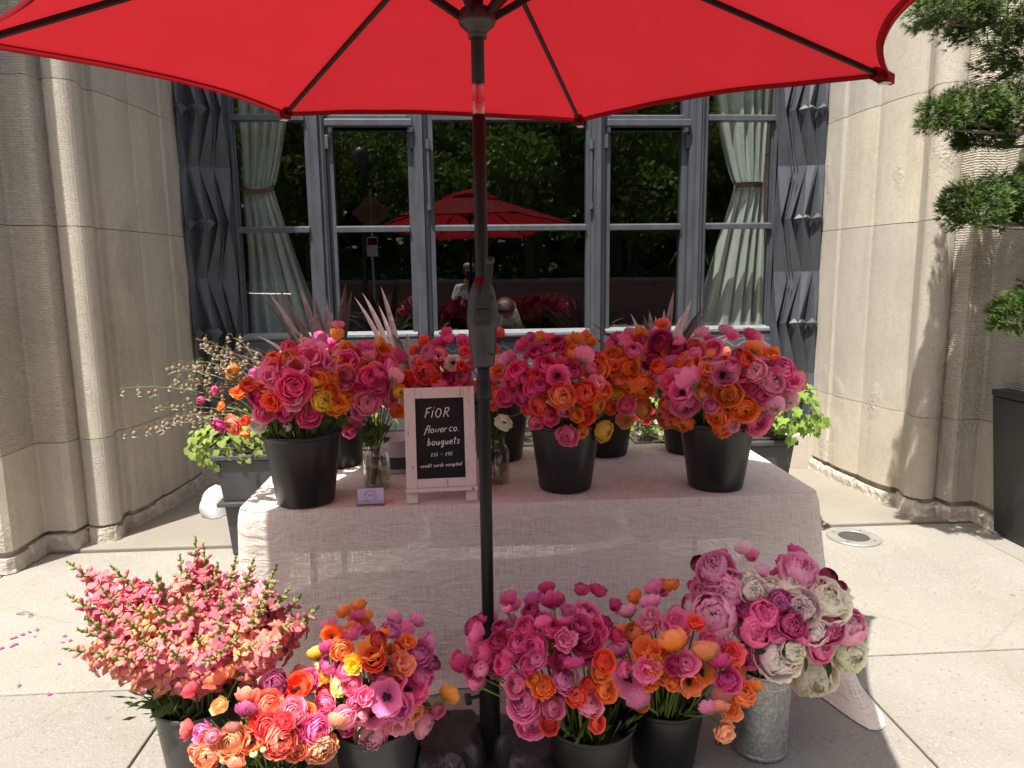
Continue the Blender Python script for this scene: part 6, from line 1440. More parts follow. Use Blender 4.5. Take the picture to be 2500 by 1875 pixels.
# cordylines: every strap leaf is a part
def cordyline(base, leaves, label):
    root = tag(empty('cordyline', base), label, 'plant'); base = Vector(base)
    m = MB(); m.tube([base - Vector((0, 0, 0.03)), base + Vector((0.005, 0, 0.10))], 0.022, 8); m.build('crown', 'stem_dark', root)
    jr = random.Random(int(base.x * 1000)); leaves = leaves + [((t_[0] + jr.uniform(-.07, .07), t_[1] + jr.uniform(-.08, .08), t_[2] - jr.uniform(0.0, .12)), d_, w2 * 0.9) for t_, d_, w2 in leaves]
    for k, (tip, droop, wd) in enumerate(leaves):
        tip = Vector(tip); rng = random.Random(k * 7 + int(base.x * 100)); d = tip - base
        ctrl = base + Vector((d.x * 0.32, d.y * 0.32, d.z * 0.55 + droop * 0.7))
        c = bez(base + Vector((0, 0, 0.04)), ctrl, tip, 12); vs = []; fs = []
        sd0 = Vector((d.y, -d.x, 0)); sd0 = sd0.normalized() if sd0.length > 0.02 else Vector((1, 0, 0))
        fc = (Vector((1, 0, 0)) if sd0.x >= 0 else Vector((-1, 0, 0))); sd0 = (sd0 * 0.6 + fc * 0.7).normalized()
        for i, p in enumerate(c):
            t = i / 12; w_ = 1.7 * wd * (0.55 + 0.9 * t) * (1 - t ** 4) if t < 1 else 0.0006
            tg = (c[min(12, i + 1)] - c[max(0, i - 1)]).normalized(); nr = sd0.cross(tg).normalized()
            vs += [p - sd0 * w_ + nr * w_ * 0.35, p, p + sd0 * w_ + nr * w_ * 0.35]
        for i in range(12):
            for j in range(2): fs.append((i * 3 + j, i * 3 + j + 1, (i + 1) * 3 + j + 1, (i + 1) * 3 + j))
        mm = MB(); mm.add(vs, fs); mm.build('leaf', 'cordyline', root, smooth=True)
def tips(Y, lst): return [(tuple(at_y(u, v, Y + dy)), dr, wd) for u, v, dy, dr, wd in lst]
cordyline((-0.82, 4.24, PH), tips(4.24, [(656, 714, 0.05, 0.1, .013), (676, 697, -0.05, 0.12, .014), (732, 703, 0.08, 0.1, .014), (767, 725, -0.06, 0.1, .015), (795, 725, 0.05, 0.1, .014), (845, 690, -0.05, 0.05, .017), (848, 757, 0.0, 0.1, .015), (604, 850, -0.1, 0.3, .014), (626, 820, 0.05, 0.25, .013), (722, 775, -0.1, 0.2, .016), (575, 842, 0.1, 0.22, .011), (930, 838, -0.05, 0.35, .012), (810, 760, 0.1, 0.2, .013), (700, 830, 0.12, 0.2, .013)]), 'burgundy spiky cordyline rising behind the leftmost flower bunch')
cordyline((-0.36, 4.26, PH), tips(4.26, [(960, 815, -0.05, 0.25, .012), (995, 815, 0.0, 0.3, .012), (1045, 828, -0.05, 0.35, .013), (915, 820, 0.05, 0.2, .012), (1000, 845, 0.1, 0.3, .011), (930, 700, 0.3, 0.1, .012), (885, 715, 0.3, 0.1, .012)]), 'small burgundy cordyline behind the jar flowers and chalkboard')
cordyline((1.16, 4.24, PH), tips(4.24, [(1437, 785, -0.05, 0.2, .012), (1505, 805, 0.0, 0.2, .014), (1540, 765, 0.05, 0.1, .015), (1585, 758, -0.05, 0.1, .016), (1645, 710, 0.0, 0.02, .016), (1622, 755, 0.05, 0.1, .014), (1690, 730, 0.0, 0.1, .015), (1722, 745, -0.05, 0.2, .015), (1728, 790, 0.0, 0.25, .015), (1800, 813, 0.0, 0.35, .012), (1822, 817, 0.05, 0.35, .012), (1815, 845, -0.05, 0.35, .012), (1480, 830, 0.1, 0.2, .012), (1560, 800, -0.1, 0.2, .014), (1664, 770, 0.1, 0.1, .014)]), 'burgundy spiky cordyline rising behind the right-hand flowers')
# crumpled white bag by the left wall
m = MB(); rng = random.Random(4)
def wb(u, v):
    a = u * 2 * PI; r = (0.11 + 0.025 * math.sin(3 * a + 4 * v) + 0.012 * math.sin(8 * a)) * (1 - v ** 2) ** 0.7 if v < 1 else 0.0
    return (-1.76 + r * math.cos(a) * 1.1, 4.82 + r * math.sin(a), 0.02 + 0.20 * v + 0.02 * math.sin(5 * a) * v * (1 - v))
M['bag_white'] = mat_var('bag_plastic', (0.50, 0.50, 0.51), (0.44, 0.44, 0.45), 3, 0.35, 0, 5, 0.35, 0.04)
m.grid(wb, 20, 10); tag(m.build('white_bag', 'bag_white', None, smooth=True), 'crumpled white plastic bag behind the left planter', 'bag')

# ------------------------------------------------------------------ cloud-pruned juniper in a black planter
jx, jy = 3.535, 3.70
jp = tag(empty('square_planter', (3.535, 3.70, 0)), 'black panelled square planter at the right edge', 'planter')
m = MB(); a0 = 0.36
m.add([(jx - a0 * .86, jy - a0 * .86, 0.003), (jx + a0 * .86, jy - a0 * .86, 0.003), (jx + a0 * .86, jy + a0 * .86, 0.003), (jx - a0 * .86, jy + a0 * .86, 0.003), (jx - a0, jy - a0, 0.86), (jx + a0, jy - a0, 0.86), (jx + a0, jy + a0, 0.86), (jx - a0, jy + a0, 0.86)], [(3, 2, 1, 0), (4, 5, 6, 7), (0, 1, 5, 4), (1, 2, 6, 5), (2, 3, 7, 6), (3, 0, 4, 7)]); m.build('body', 'dark_plastic', jp, bevel=0.01)
m = MB(); m.box(jx - a0 - .004, jx + a0 + .004, jy - a0 - .004, jy + a0 + .004, 0.862, 0.90); m.build('rim', 'dark_plastic', jp, bevel=0.008)
for k in range(4):
    m = MB(); z0_ = 0.08; x_ = jx - a0 * (0.86 + 0.14 * 0.1) - 0.012
    yk = jy - a0 * 0.8 + k * 0.045; m.tube([(jx - a0 * .875 - 0.004, yk, 0.06), (jx - a0 * .99 - 0.004, yk - .01, 0.80)], 0.010, 6); m.build('fluted_strip', 'dark_plastic', jp)
    m = MB(); xk = jx - a0 * 0.8 + k * 0.05; m.tube([(xk, jy - a0 * .875 - 0.004, 0.06), (xk - .01, jy - a0 * .99 - 0.004, 0.80)], 0.010, 6); m.build('fluted_strip', 'dark_plastic', jp)
JS = 1.3
jt = tag(empty('juniper_tree', (jx, jy, 0.86)), 'cloud-pruned juniper with tufted pads at the right edge', 'tree')
def pt(u, v, Y): return at_y(u, v, Y)
trunk = [Vector((jx, jy, 0.88)), Vector((jx + 0.05, jy + 0.02, 1.35)), Vector((jx - 0.02, jy + 0.05, 1.9)), Vector((jx + 0.04, jy, 2.4)), Vector((jx - 0.02, jy + 0.02, 3.0)), Vector((jx, jy, 3.35))]
m = MB(); m.tube(trunk, [0.055, 0.048, 0.042, 0.035, 0.026, 0.015], 9); m.build('trunk', 'bark', jt, smooth=True)
pads = [((2325, 25), 3.62, 0.20, 0.13), ((2440, 40), 3.70, 0.26, 0.17), ((2300, 285), 3.55, 0.115, 0.105), ((2375, 270), 3.62, 0.17, 0.12), ((2480, 270), 3.66, 0.20, 0.15), ((2400, 335), 3.75, 0.15, 0.09), ((2385, 510), 3.56, 0.135, 0.155), ((2340, 500), 3.60, 0.09, 0.11), ((2440, 470), 3.66, 0.11, 0.10), ((2510, 520), 3.7, 0.13, 0.10), ((2480, 770), 3.60, 0.13, 0.13), ((2540, 740), 3.7, 0.15, 0.12), ((2560, 120), 3.7, 0.3, 0.2), ((2620, 420), 3.7, 0.25, 0.15)]
for k, ((u, v), Y, rx, rz) in enumerate(pads):
    rx *= JS; rz *= JS; c = pt(u, v, Y); rng = random.Random(50 + k); b_ = min(trunk, key=lambda q: abs(q.z - (c.z - 0.05)))
    m = MB(); m.tube(bez(b_, (b_ + c) / 2 + Vector((0, 0, -0.12)), c - Vector((0, 0, rz * 0.4)), 8), [0.016, 0.015, 0.014, 0.013, 0.012, 0.010, 0.009, 0.008, 0.006], 6)
    for t in range(7):
        e = c + Vector((rng.uniform(-1, 1) * rx * .7, rng.uniform(-1, 1) * rx * .6, rng.uniform(-.3, .5) * rz)); m.tube([c - Vector((0, 0, rz * .4)), (c + e) / 2 - Vector((0, 0, .01)), e], [0.005, 0.004, 0.002], 4)
    m.build('branch', 'bark', jt, smooth=True)
    V_ = []; F_ = []; n = int(300 * (rx / 0.15) ** 1.6)
    for i in range(n):
        z = rng.uniform(-0.7, 1); a = rng.uniform(0, 2 * PI); q = math.sqrt(1 - z * z); d = Vector((q * math.cos(a), q * math.sin(a), z)); s = rng.uniform(0.5, 0.95) * (0.86 + 0.2 * math.sin(4 * a + k) * math.sin(3 * z + k))
        p = c + Vector((d.x * rx * s, d.y * rx * s * .85, d.z * rz * s)); ax_ = (d + Vector((0, 0, 0.35))).normalized()
        for j in range(13):
            dd = (ax_ + Vector((rng.gauss(0, .5), rng.gauss(0, .5), rng.gauss(0, .5)))).normalized(); L = rng.uniform(0.022, 0.042); sd = dd.orthogonal().normalized() * 0.0022
            b2 = len(V_); V_ += [p - sd, p + sd, p + dd * L + sd * .5, p + dd * L - sd * .5]; F_.append((b2, b2 + 1, b2 + 2, b2 + 3))
    m = MB(); m.add(V_, F_); o = m.build('needle_pad', 'juniper', jt); o['kind'] = 'stuff'

# ------------------------------------------------------------------ across the street (seen mirrored in the panes)
def leaf_cloud(blobs, n, size, seed):
    r = np.random.default_rng(seed); wts = np.array([b[1][0] * b[1][1] * b[1][2] for b in blobs]) ** 0.67; wts /= wts.sum()
    idx = r.choice(len(blobs), n, p=wts); c = np.array([b[0] for b in blobs])[idx]; rr = np.array([b[1] for b in blobs])[idx]
    d = r.normal(size=(n, 3)); d /= np.linalg.norm(d, axis=1)[:, None]; s = r.uniform(0.45, 1.0, (n, 1)) ** 0.5 * (1 + 0.15 * np.sin(5 * d[:, :1] + 4 * d[:, 2:3]))
    p = c + d * rr * s
    a = r.normal(size=(n, 3)); a /= np.linalg.norm(a, axis=1)[:, None]; b = np.cross(a, r.normal(size=(n, 3))); b /= np.linalg.norm(b, axis=1)[:, None]
    sz = size * r.uniform(0.6, 1.3, (n, 1))
    V = np.stack([p - a * sz, p - b * sz * 0.55, p + a * sz, p + b * sz * 0.55], 1).reshape(-1, 3)
    me = bpy.data.meshes.new('crown'); me.from_pydata(V.tolist(), [], np.arange(n * 4).reshape(-1, 4).tolist()); me.update(); return me
def tree(x, y, h, r, seed, label):
    rng = random.Random(seed); root = tag(empty('street_tree', (x, y, 0)), label, 'tree', 'trees across the street')
    m = MB(); tr = [(x, y, -0.1), (x + .1, y, h * .2), (x - .1, y + .1, h * .42), (x + .05, y, h * .7)]; m.tube(tr, [0.28, 0.22, 0.18, 0.08], 10)
    blobs = []
    for k in range(9):
        a = rng.uniform(0, 6.28); e = (x + math.cos(a) * r * rng.uniform(.2, .75), y + math.sin(a) * r * rng.uniform(.2, .6), h * rng.uniform(0.36, 0.92)); q = r * rng.uniform(0.34, 0.55)
        blobs.append((e, (q, q, q * 0.75))); m.tube([tr[2], ((tr[2][0] + e[0]) / 2, (tr[2][1] + e[1]) / 2, (tr[2][2] + e[2]) / 2 + .2), e], [0.10, 0.06, 0.02], 6)
    m.build('trunk', 'bark', root, smooth=True)
    me = leaf_cloud(blobs, 7500, 0.13, seed); me.materials.append(M['tree_leaf']); o = bpy.data.objects.new('crown', me); C.objects.link(o); attach(o, root)
for k, (x, y, h, r) in enumerate([(-9.5, -15, 9, 3.6), (-5.2, -14.2, 8.5, 3.2), (-1.6, -16, 10, 3.6), (2.2, -14.5, 9, 3.4), (5.6, -15.5, 10, 3.8), (9.6, -14.5, 9, 3.6), (13.5, -16, 10, 3.8), (-13.5, -16, 10, 3.8), (0.4, -20, 12, 4.5), (7.5, -21, 13, 5), (-7, -21, 13, 5)]):
    tree(x, y, h, r, 900 + k, ['broad leafy tree mirrored in the panes, %s along the row' % w_ for w_ in ('second', 'third', 'fourth', 'fifth', 'sixth', 'seventh', 'last', 'first', 'rear middle', 'rear right', 'rear left')][k])
bw = tag(empty('brick_wall', (0, -12.2, 0)), 'low brick garden wall with pale coping across the street', 'wall')
m = MB(); m.box(-40, 40, -12.35, -12.05, -0.1, 1.36); m.build('brick_face', 'red_brick', bw)
m = MB(); m.box(-40, 40, -12.40, -12.00, 1.362, 1.50); m.build('coping', 'smooth_slab', bw, bevel=0.01)
hd = bpy.data.objects.new('hedge', leaf_cloud([((x, -13.2, 1.3), (1.0, 0.5, 0.7)) for x in range(-14, 16)], 9000, 0.07, 5)); C.objects.link(hd); hd.data.materials.append(M['hedge']); tag(hd, 'clipped green hedge standing behind the low brick wall', 'hedge')
lawn = MB(); lawn.add([(-90, -120, -0.1), (90, -120, -0.1), (90, -12.4, -0.1), (-90, -12.4, -0.1)], [(0, 1, 2, 3)]); tag(lawn.build('lawn', 'hedge'), kind='structure')
far = bpy.data.objects.new('distant_wood', leaf_cloud([((x, -34 + 3 * math.sin(x), 6.5), (5, 3, 8)) for x in range(-50, 54, 4)], 16000, 0.85, 8)); C.objects.link(far); far.data.materials.append(M['tree_leaf']); tag(far, 'dense dark wood far across the street', 'wood', kind='stuff')
# warning sign
sx, sy = -2.75, -9.7
sgn = tag(empty('warning_sign', (sx, sy, 0)), 'amber diamond road sign reading speed tables on a post', 'sign')
m = MB(); m.tube([(sx, sy - .03, -0.05), (sx, sy - .03, 4.1)], 0.035, 8); m.build('post', 'steel', sgn)
m = MB(); q = 0.56; m.add([(sx - q, sy, 3.45), (sx, sy, 3.45 - q), (sx + q, sy, 3.45), (sx, sy, 3.45 + q), (sx - q, sy - .012, 3.45), (sx, sy - .012, 3.45 - q), (sx + q, sy - .012, 3.45), (sx, sy - .012, 3.45 + q)], [(3, 2, 1, 0), (4, 5, 6, 7), (0, 1, 5, 4), (1, 2, 6, 5), (2, 3, 7, 6), (3, 0, 4, 7)]); pn = m.build('diamond_panel', 'sign_yellow', sgn)
for txt, z in (('SPEED', 3.50), ('TABLES', 3.30)):
    cu = bpy.data.curves.new('t', 'FONT'); cu.body = txt; cu.size = 0.20; cu.align_x = 'CENTER'; cu.extrude = 0.002
    to = bpy.data.objects.new('t', cu); C.objects.link(to); bpy.context.view_layer.update()
    me = bpy.data.meshes.new_from_object(to.evaluated_get(bpy.context.evaluated_depsgraph_get())); bpy.data.objects.remove(to)
    me.materials.clear(); me.materials.append(M['sign_black']); o = bpy.data.objects.new('lettering', me); C.objects.link(o); o.rotation_euler = (PI / 2, 0, PI); o.location = (sx, sy + 0.004, z); attach(o, pn)
m = MB(); m.box(sx - .15, sx + .15, sy - .006, sy + .006, 2.2, 2.75); m.build('small_plate', 'white', sgn)
m = MB(); m.box(sx - .13, sx + .13, sy + .0065, sy + .009, 2.52, 2.72); m.build('red_plate', 'canopy', sgn)
# street lamp
lx0, ly0 = -3.1, -10.6
lp = tag(empty('street_lamp', (lx0, ly0, 0)), 'old street lamp with pale globe across the street', 'street lamp')
m = MB(); m.lathe([(0.16, -0.05), (0.16, 0.3), (0.07, 0.5), (0.05, 2.5), (0.05, 4.6), (0.12, 4.7), (0, 4.7)], 14, (lx0, ly0, 0)); m.build('post', 'dark_plastic', lp, smooth=True)
m = MB(); m.lathe([(0.12, 4.705), (0.24, 4.9), (0.26, 5.1), (0.2, 5.32), (0.06, 5.42), (0, 5.43)], 16, (lx0, ly0, 0)); m.build('globe', 'grey_plastic', lp, smooth=True)
# parked car
car = tag(empty('parked_car', (-4.3, -4.6, -0.12)), 'dark parked car mirrored faintly in the left panes', 'car')
bx0, by0, bz0 = -4.3, -4.6, -0.12
prof = [(-2.25, 0.30), (-2.28, 0.62), (-2.15, 0.86), (-1.55, 0.95), (-0.85, 1.36), (-0.3, 1.45), (0.6, 1.43), (1.35, 1.02), (2.0, 0.90), (2.26, 0.70), (2.28, 0.36), (2.1, 0.26), (-2.0, 0.24)]
m = MB(); n = len(prof); vs = []
for y, k in ((-0.86, 0.96), (-0.80, 1.0), (0.80, 1.0), (0.86, 0.96)):
    for x, z in prof:
        ins = max(0, (z - 0.9)) * 0.28 * (1 if y > 0 else -1); vs.append((bx0 + x * k, by0 + y - ins, bz0 + z * (1 if k == 1 else .985)))
fs = [(r * n + i, r * n + (i + 1) % n, (r + 1) * n + (i + 1) % n, (r + 1) * n + i) for r in range(3) for i in range(n)] + [tuple(range(n - 1, -1, -1)), tuple(3 * n + i for i in range(n))]
m.add(vs, fs); body = m.build('body', 'car_paint', car, bevel=0.02)
for pts in ([(-1.35, 0.98), (-0.78, 1.32), (-0.32, 1.39), (-0.32, 0.98)], [(-0.24, 0.98), (-0.24, 1.39), (0.5, 1.37), (1.05, 1.02), (1.0, 0.98)]):
    m = MB(); m.add([(bx0 + x, by0 + 0.868 - (z - 0.9) * 0.30, bz0 + z) for x, z in pts], [tuple(range(len(pts)))]); m.build('side_window', 'glass', car)
for x in (-1.4, 1.4):
    for y in (-0.80, 0.80):
        m = MB(); q = [(0.0, -0.09), (0.2, -0.10), (0.31, -0.10), (0.33, -0.06), (0.33, 0.06), (0.31, 0.10), (0.2, 0.10), (0.0, 0.09)]
        m.lathe(q, 24); tm = m.mesh('tyre', 'tyre', True); w_ = bpy.data.objects.new('wheel', tm); C.objects.link(w_); w_.rotation_euler = (PI / 2, 0, 0); w_.location = (bx0 + x, by0 + y * 1.02, bz0 + 0.33); attach(w_, car)
        m = MB(); m.lathe([(0.0, 0.105), (0.20, 0.105), (0.21, 0.10)] if y < 0 else [(0.21, -0.10), (0.20, -0.105), (0.0, -0.105)], 20); rm_ = bpy.data.objects.new('rim', m.mesh('rim', 'steel', False)); C.objects.link(rm_); rm_.parent = w_
for y in (-0.6, 0.6):
    m = MB(); m.box(bx0 + 2.15, bx0 + 2.285, by0 + y - 0.2, by0 + y + 0.2, bz0 + 0.62, bz0 + 0.76); m.build('headlight', 'white', car, bevel=0.02)

# ------------------------------------------------------------------ people
def skin_obj(name, mat, parent, joints, bones, root_i=0, sub=2):
    me = bpy.data.meshes.new(name); me.from_pydata([j[0] for j in joints], bones, []); me.update(); me.materials.append(M[mat])
    o = bpy.data.objects.new(name, me); C.objects.link(o)
    md = o.modifiers.new('skin', 'SKIN'); md.use_smooth_shade = True
    sv = me.skin_vertices[0].data if me.skin_vertices else None
    if sv is None:
        bm = bmesh.new(); bm.from_mesh(me); bm.verts.layers.skin.verify(); bm.to_mesh(me); bm.free(); sv = me.skin_vertices[0].data
    for i, j in enumerate(joints):
        r = j[1]; sv[i].radius = r if isinstance(r, tuple) else (r, r)
    sv[root_i].use_root = True
    if sub: s_ = o.modifiers.new('sub', 'SUBSURF'); s_.levels = sub; s_.render_levels = sub
    if parent is not None: attach(o, parent)
    return o
def face(parent, c, f, R_=0.1):
    """eyes, nose and mouth on a head centred at c looking along f (unit, horizontal)"""
    f = Vector(f); s = Vector((-f.y, f.x, 0)); c = Vector(c)
    for k in (-1, 1):
        m = MB(); p = c + f * R_ * 0.86 + s * k * 0.032 + Vector((0, 0, 0.012)); m.lathe([(0, -0.010), (0.010, -0.004), (0.012, 0.0), (0.010, 0.004), (0, 0.010)], 8, tuple(p)); m.build('eye', 'eye', parent, smooth=True)
    m = MB(); m.tube([c + f * R_ * 0.84 + Vector((0, 0, 0.02)), c + f * (R_ + 0.018) - Vector((0, 0, 0.022)), c + f * R_ * 0.9 - Vector((0, 0, 0.03))], [0.008, 0.014, 0.008], 6); m.build('nose', 'skin', parent, smooth=True)
    m = MB(); m.tube([c + f * R_ * 0.86 + s * -0.022 - Vector((0, 0, 0.055)), c + f * R_ * 0.92 - Vector((0, 0, 0.057)), c + f * R_ * 0.86 + s * 0.022 - Vector((0, 0, 0.055))], [0.004, 0.007, 0.004], 6); m.build('mouth', 'tie', parent, smooth=True)
def hand(parent, wrist, d, curl, mat='skin', up=Vector((0, 0, 1)), s=1):
    """palm with four fingers and a thumb; d points to the knuckles, curl bends the fingers"""
    d = Vector(d).normalized(); curl = Vector(curl).normalized(); side = d.cross(curl).normalized() * s
    J = [(Vector(wrist), (0.022, 0.016)), (Vector(wrist) + d * 0.045, (0.036, 0.015)), (Vector(wrist) + d * 0.085, (0.036, 0.014))]; B = [(0, 1), (1, 2)]
    for k, L in enumerate((0.062, 0.072, 0.068, 0.054)):
        b = Vector(wrist) + d * 0.088 + side * (0.029 - 0.019 * k); i = len(J)
        J += [(b, 0.009), (b + d * L * 0.45 + curl * 0.012, 0.0085), (b + d * L * 0.62 + curl * L * 0.5, 0.008), (b + d * L * 0.45 + curl * L * 0.85, 0.007)]; B += [(2, i), (i, i + 1), (i + 1, i + 2), (i + 2, i + 3)]
    b = Vector(wrist) + d * 0.035 + side * 0.034; i = len(J)
    J += [(b, 0.012), (b + d * 0.03 + side * 0.018 + curl * 0.015, 0.010), (b + d * 0.052 + side * 0.016 + curl * 0.035, 0.0085)]; B += [(1, i), (i, i + 1), (i + 1, i + 2)]
    return skin_obj('hand', mat, parent, [(tuple(p), r) for p, r in J], B, 0, 2)
# photographer, standing behind the camera with the phone raised
px_, py_ = 0.02, -0.42
ph = tag(empty('person', (px_, py_, 0)), 'photographer in a white shirt raising a phone, mirrored in the centre pane', 'person')
hd_c = (px_, py_ + 0.05, 1.69)
J = [((px_, py_, 0.96), (0.15, 0.11)), ((px_, py_, 1.18), (0.145, 0.105)), ((px_, py_, 1.38), (0.16, 0.11)), ((px_, py_ + .01, 1.50), (0.075, 0.06)), ((px_, py_ + .03, 1.575), (0.055, 0.055)), ((px_, py_ + .05, 1.64), (0.072, 0.085)), ((px_, py_ + .05, 1.72), (0.075, 0.09)), ((px_, py_ + .045, 1.785), (0.045, 0.055)),
     ((px_ - .19, py_, 1.43), 0.058), ((px_ - .27, py_ + .06, 1.18), 0.045), ((px_ - .09, py_ + .28, 1.48), 0.030), ((px_ + .19, py_, 1.43), 0.058), ((px_ + .27, py_ + .06, 1.18), 0.045), ((px_ + .09, py_ + .28, 1.48), 0.030),
     ((px_ - .09, py_, 0.88), 0.085), ((px_ - .11, py_ + .02, 0.48), 0.058), ((px_ - .12, py_ - .02, 0.09), 0.040), ((px_ - .13, py_ + .13, 0.045), 0.036), ((px_ + .09, py_, 0.88), 0.085), ((px_ + .11, py_ + .02, 0.48), 0.058), ((px_ + .12, py_ - .02, 0.09), 0.040), ((px_ + .13, py_ + .13, 0.045), 0.036)]
B = [(0, 1), (1, 2), (2, 3), (3, 4), (4, 5), (5, 6), (6, 7), (2, 8), (8, 9), (9, 10), (2, 11), (11, 12), (12, 13), (0, 14), (14, 15), (15, 16), (16, 17), (0, 18), (18, 19), (19, 20), (20, 21)]
body_o = skin_obj('body', 'skin', ph, J, B)
face(ph, hd_c, (0, 1, 0), 0.105)
g = lambda p, r: (p, tuple(x + 0.012 for x in r) if isinstance(r, tuple) else r + 0.012)
skin_obj('shirt', 'shirt', ph, [g(*J[0]), g(*J[1]), g(*J[2]), (J[3][0], (0.08, 0.065)), g(*J[8]), g(*J[9]), ((px_ - .13, py_ + .23, 1.40), 0.045), g(*J[11]), g(*J[12]), ((px_ + .13, py_ + .23, 1.40), 0.045)], [(0, 1), (1, 2), (2, 3), (2, 4), (4, 5), (5, 6), (2, 7), (7, 8), (8, 9)])
skin_obj('trousers', 'trousers', ph, [((px_, py_, 0.99), (0.155, 0.12)), g(*J[14]), g(*J[15]), ((px_ - .12, py_ - .02, 0.13), 0.06), g(*J[18]), g(*J[19]), ((px_ + .12, py_ - .02, 0.13), 0.06)], [(0, 1), (1, 2), (2, 3), (0, 4), (4, 5), (5, 6)])
m = MB()
m.grid(lambda u, v: (px_ + 0.094 * math.sin(PI * (0.02 + 0.55 * v)) * math.cos(u * 2 * PI), py_ + 0.035 + 0.108 * math.sin(PI * (0.02 + 0.55 * v)) * math.sin(u * 2 * PI), 1.725 + 0.10 * math.cos(PI * 0.55 * v) + (0.045 * v if math.sin(u * 2 * PI) > 0.25 else -0.02 * v)), 24, 10); m.build('hair', 'grey_hair', ph, smooth=True)
hand(ph, (px_ - .085, py_ + .285, 1.49), (0.45, 0.25, 0.85), (0.7, 0.5, 0)); hand(ph, (px_ + .085, py_ + .285, 1.49), (-0.45, 0.25, 0.85), (-0.7, 0.5, 0), s=-1)
m = MB(); m.box(-0.038, 0.038, -0.060, -0.052, 1.545, 1.695); tag(m.build('phone', 'dark_plastic', bevel=0.004), 'black phone held up by the photographer', 'phone')
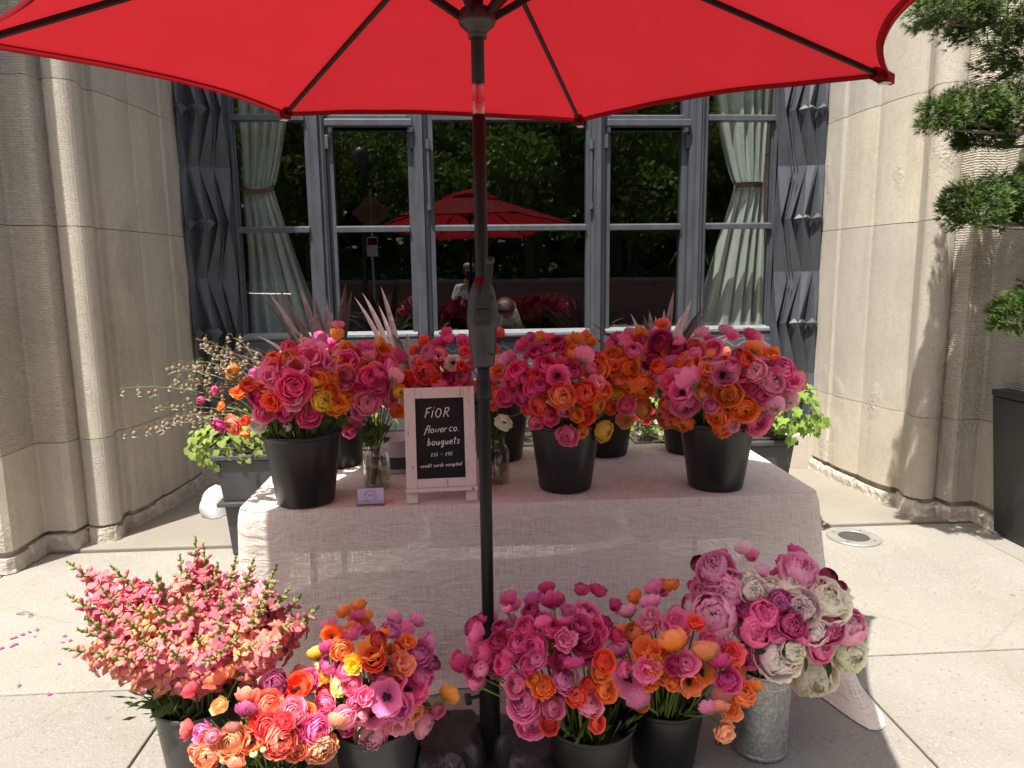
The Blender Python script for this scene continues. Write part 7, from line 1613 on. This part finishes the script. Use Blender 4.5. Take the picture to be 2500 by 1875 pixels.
# two guests inside, one with long hair against the glass
def guest(x, y, f, hairmat, label, long_hair, zs=0.3):
    root = tag(empty('person', (x, y, zs)), label, 'person'); fy = f
    hz = 1.30 if long_hair else 1.46; b = hz - 0.55
    J = [((x, y, b), (0.15, 0.12)), ((x, y, b + .18), (0.13, 0.10)), ((x, y, b + .34), (0.15, 0.10)), ((x, y + .01 * fy, b + .43), (0.055, 0.055)), ((x, y + .02 * fy, b + .52), (0.072, 0.085)), ((x, y + .02 * fy, b + .60), (0.07, 0.085)), ((x, y + .02 * fy, b + .66), (0.04, 0.05)), ((x - .17, y, b + .32), 0.05), ((x - .22, y + .06 * fy, b + .08), 0.042), ((x - .12, y + .28 * fy, b + .06), 0.03), ((x + .17, y, b + .32), 0.05), ((x + .22, y + .06 * fy, b + .08), 0.042), ((x + .12, y + .28 * fy, b + .06), 0.03),
         ((x - .09, y + .1 * fy, b - .02), 0.08), ((x - .10, y + .42 * fy, b), 0.062), ((x - .10, y + .44 * fy, zs + .06), 0.04), ((x + .09, y + .1 * fy, b - .02), 0.08), ((x + .10, y + .42 * fy, b), 0.062), ((x + .10, y + .44 * fy, zs + .06), 0.04)]
    B = [(0, 1), (1, 2), (2, 3), (3, 4), (4, 5), (5, 6), (2, 7), (7, 8), (8, 9), (2, 10), (10, 11), (11, 12), (0, 13), (13, 14), (14, 15), (0, 16), (16, 17), (17, 18)]
    skin_obj('body', 'skin', root, J, B); gg = lambda i: (J[i][0], tuple(q + .012 for q in J[i][1]) if isinstance(J[i][1], tuple) else J[i][1] + .012)
    skin_obj('dark_top', 'trousers', root, [gg(0), gg(1), gg(2), gg(7), gg(8), gg(10), gg(11)], [(0, 1), (1, 2), (2, 3), (3, 4), (2, 5), (5, 6)]); skin_obj('skirt', 'trousers', root, [gg(0), gg(13), gg(14), gg(16), gg(17)], [(0, 1), (1, 2), (0, 3), (3, 4)])
    face(root, (x, y + .02 * fy, b + .56), (0, fy, 0), 0.10)
    hand(root, (x - .12, y + .28 * fy, b + .06), (0.1, fy, 0), (0, 0, -1)); hand(root, (x + .12, y + .28 * fy, b + .06), (-0.1, fy, 0), (0, 0, -1), s=-1)
    m = MB()
    for k in range(150 if long_hair else 0):
        rng = random.Random(k); a = rng.uniform(0.15, PI - 0.15); s_ = Vector((x + 0.085 * math.cos(a), y + .02 * fy - 0.02 * fy, b + .62 + 0.05 * math.sin(a))); e = Vector((x + (0.16 + .05 * rng.random()) * math.cos(a) + 0.05, y - fy * (0.10 + 0.05 * rng.random()), b + 0.12 + 0.10 * rng.random()))
        mid = Vector((x + 0.115 * math.cos(a), y - fy * 0.12, b + .50)); m.tube(bez(s_, mid, e, 6), [0.012, 0.011, 0.011, 0.010, 0.009, 0.007, 0.003], 4)
    if not long_hair: m.grid(lambda u, v: (x + 0.088 * math.sin(PI * (0.02 + 0.5 * v)) * math.cos(u * 2 * PI), y + .0 * fy + 0.10 * math.sin(PI * (0.02 + 0.5 * v)) * math.sin(u * 2 * PI), b + .60 + 0.085 * math.cos(PI * 0.5 * v)), 20, 8)
    else: m.grid(lambda u, v: (x + 0.09 * math.sin(PI * (0.02 + 0.5 * v)) * math.cos(u * 2 * PI), y - .01 * fy + 0.105 * math.sin(PI * (0.02 + 0.5 * v)) * math.sin(u * 2 * PI), b + .58 + 0.105 * math.cos(PI * 0.5 * v)), 20, 8)
    m.build('hair', hairmat, root, smooth=True)
    ch = tag(empty('cafe_chair', (x, y - 0.02 * fy, zs)), 'dark cafe chair under the ' + ('long-haired guest' if long_hair else 'guest facing the window'), 'chair')
    sz = b - 0.14
    m = MB(); m.box(x - .2, x + .2, y - .16, y + .24 if fy > 0 else y + .16, sz - 0.03, sz); m.build('seat', 'dark_plastic', ch, bevel=0.01)
    m = MB(); yb = y - fy * 0.21; m.box(x - .19, x + .19, yb - .012, yb + .012, sz + .16, sz + .30); m.build('backrest', 'dark_plastic', ch, bevel=0.01)
    for qx in (-.17, .17):
        for qy in (-.14, .14):
            m = MB(); m.tube([(x + qx, y + qy, zs + .002), (x + qx, y + qy, sz - .031)], 0.014, 8); m.build('leg', 'dark_plastic', ch)
        m = MB(); m.tube([(x + qx, y - fy * .19, sz - .01), (x + qx, yb, sz + .30)], 0.012, 8); m.build('back_post', 'dark_plastic', ch)
guest(0.31, 6.05, 1, 'brown_hair', 'guest with long brown hair seated with back to the centre pane', True)
unique_labels(PETALS)
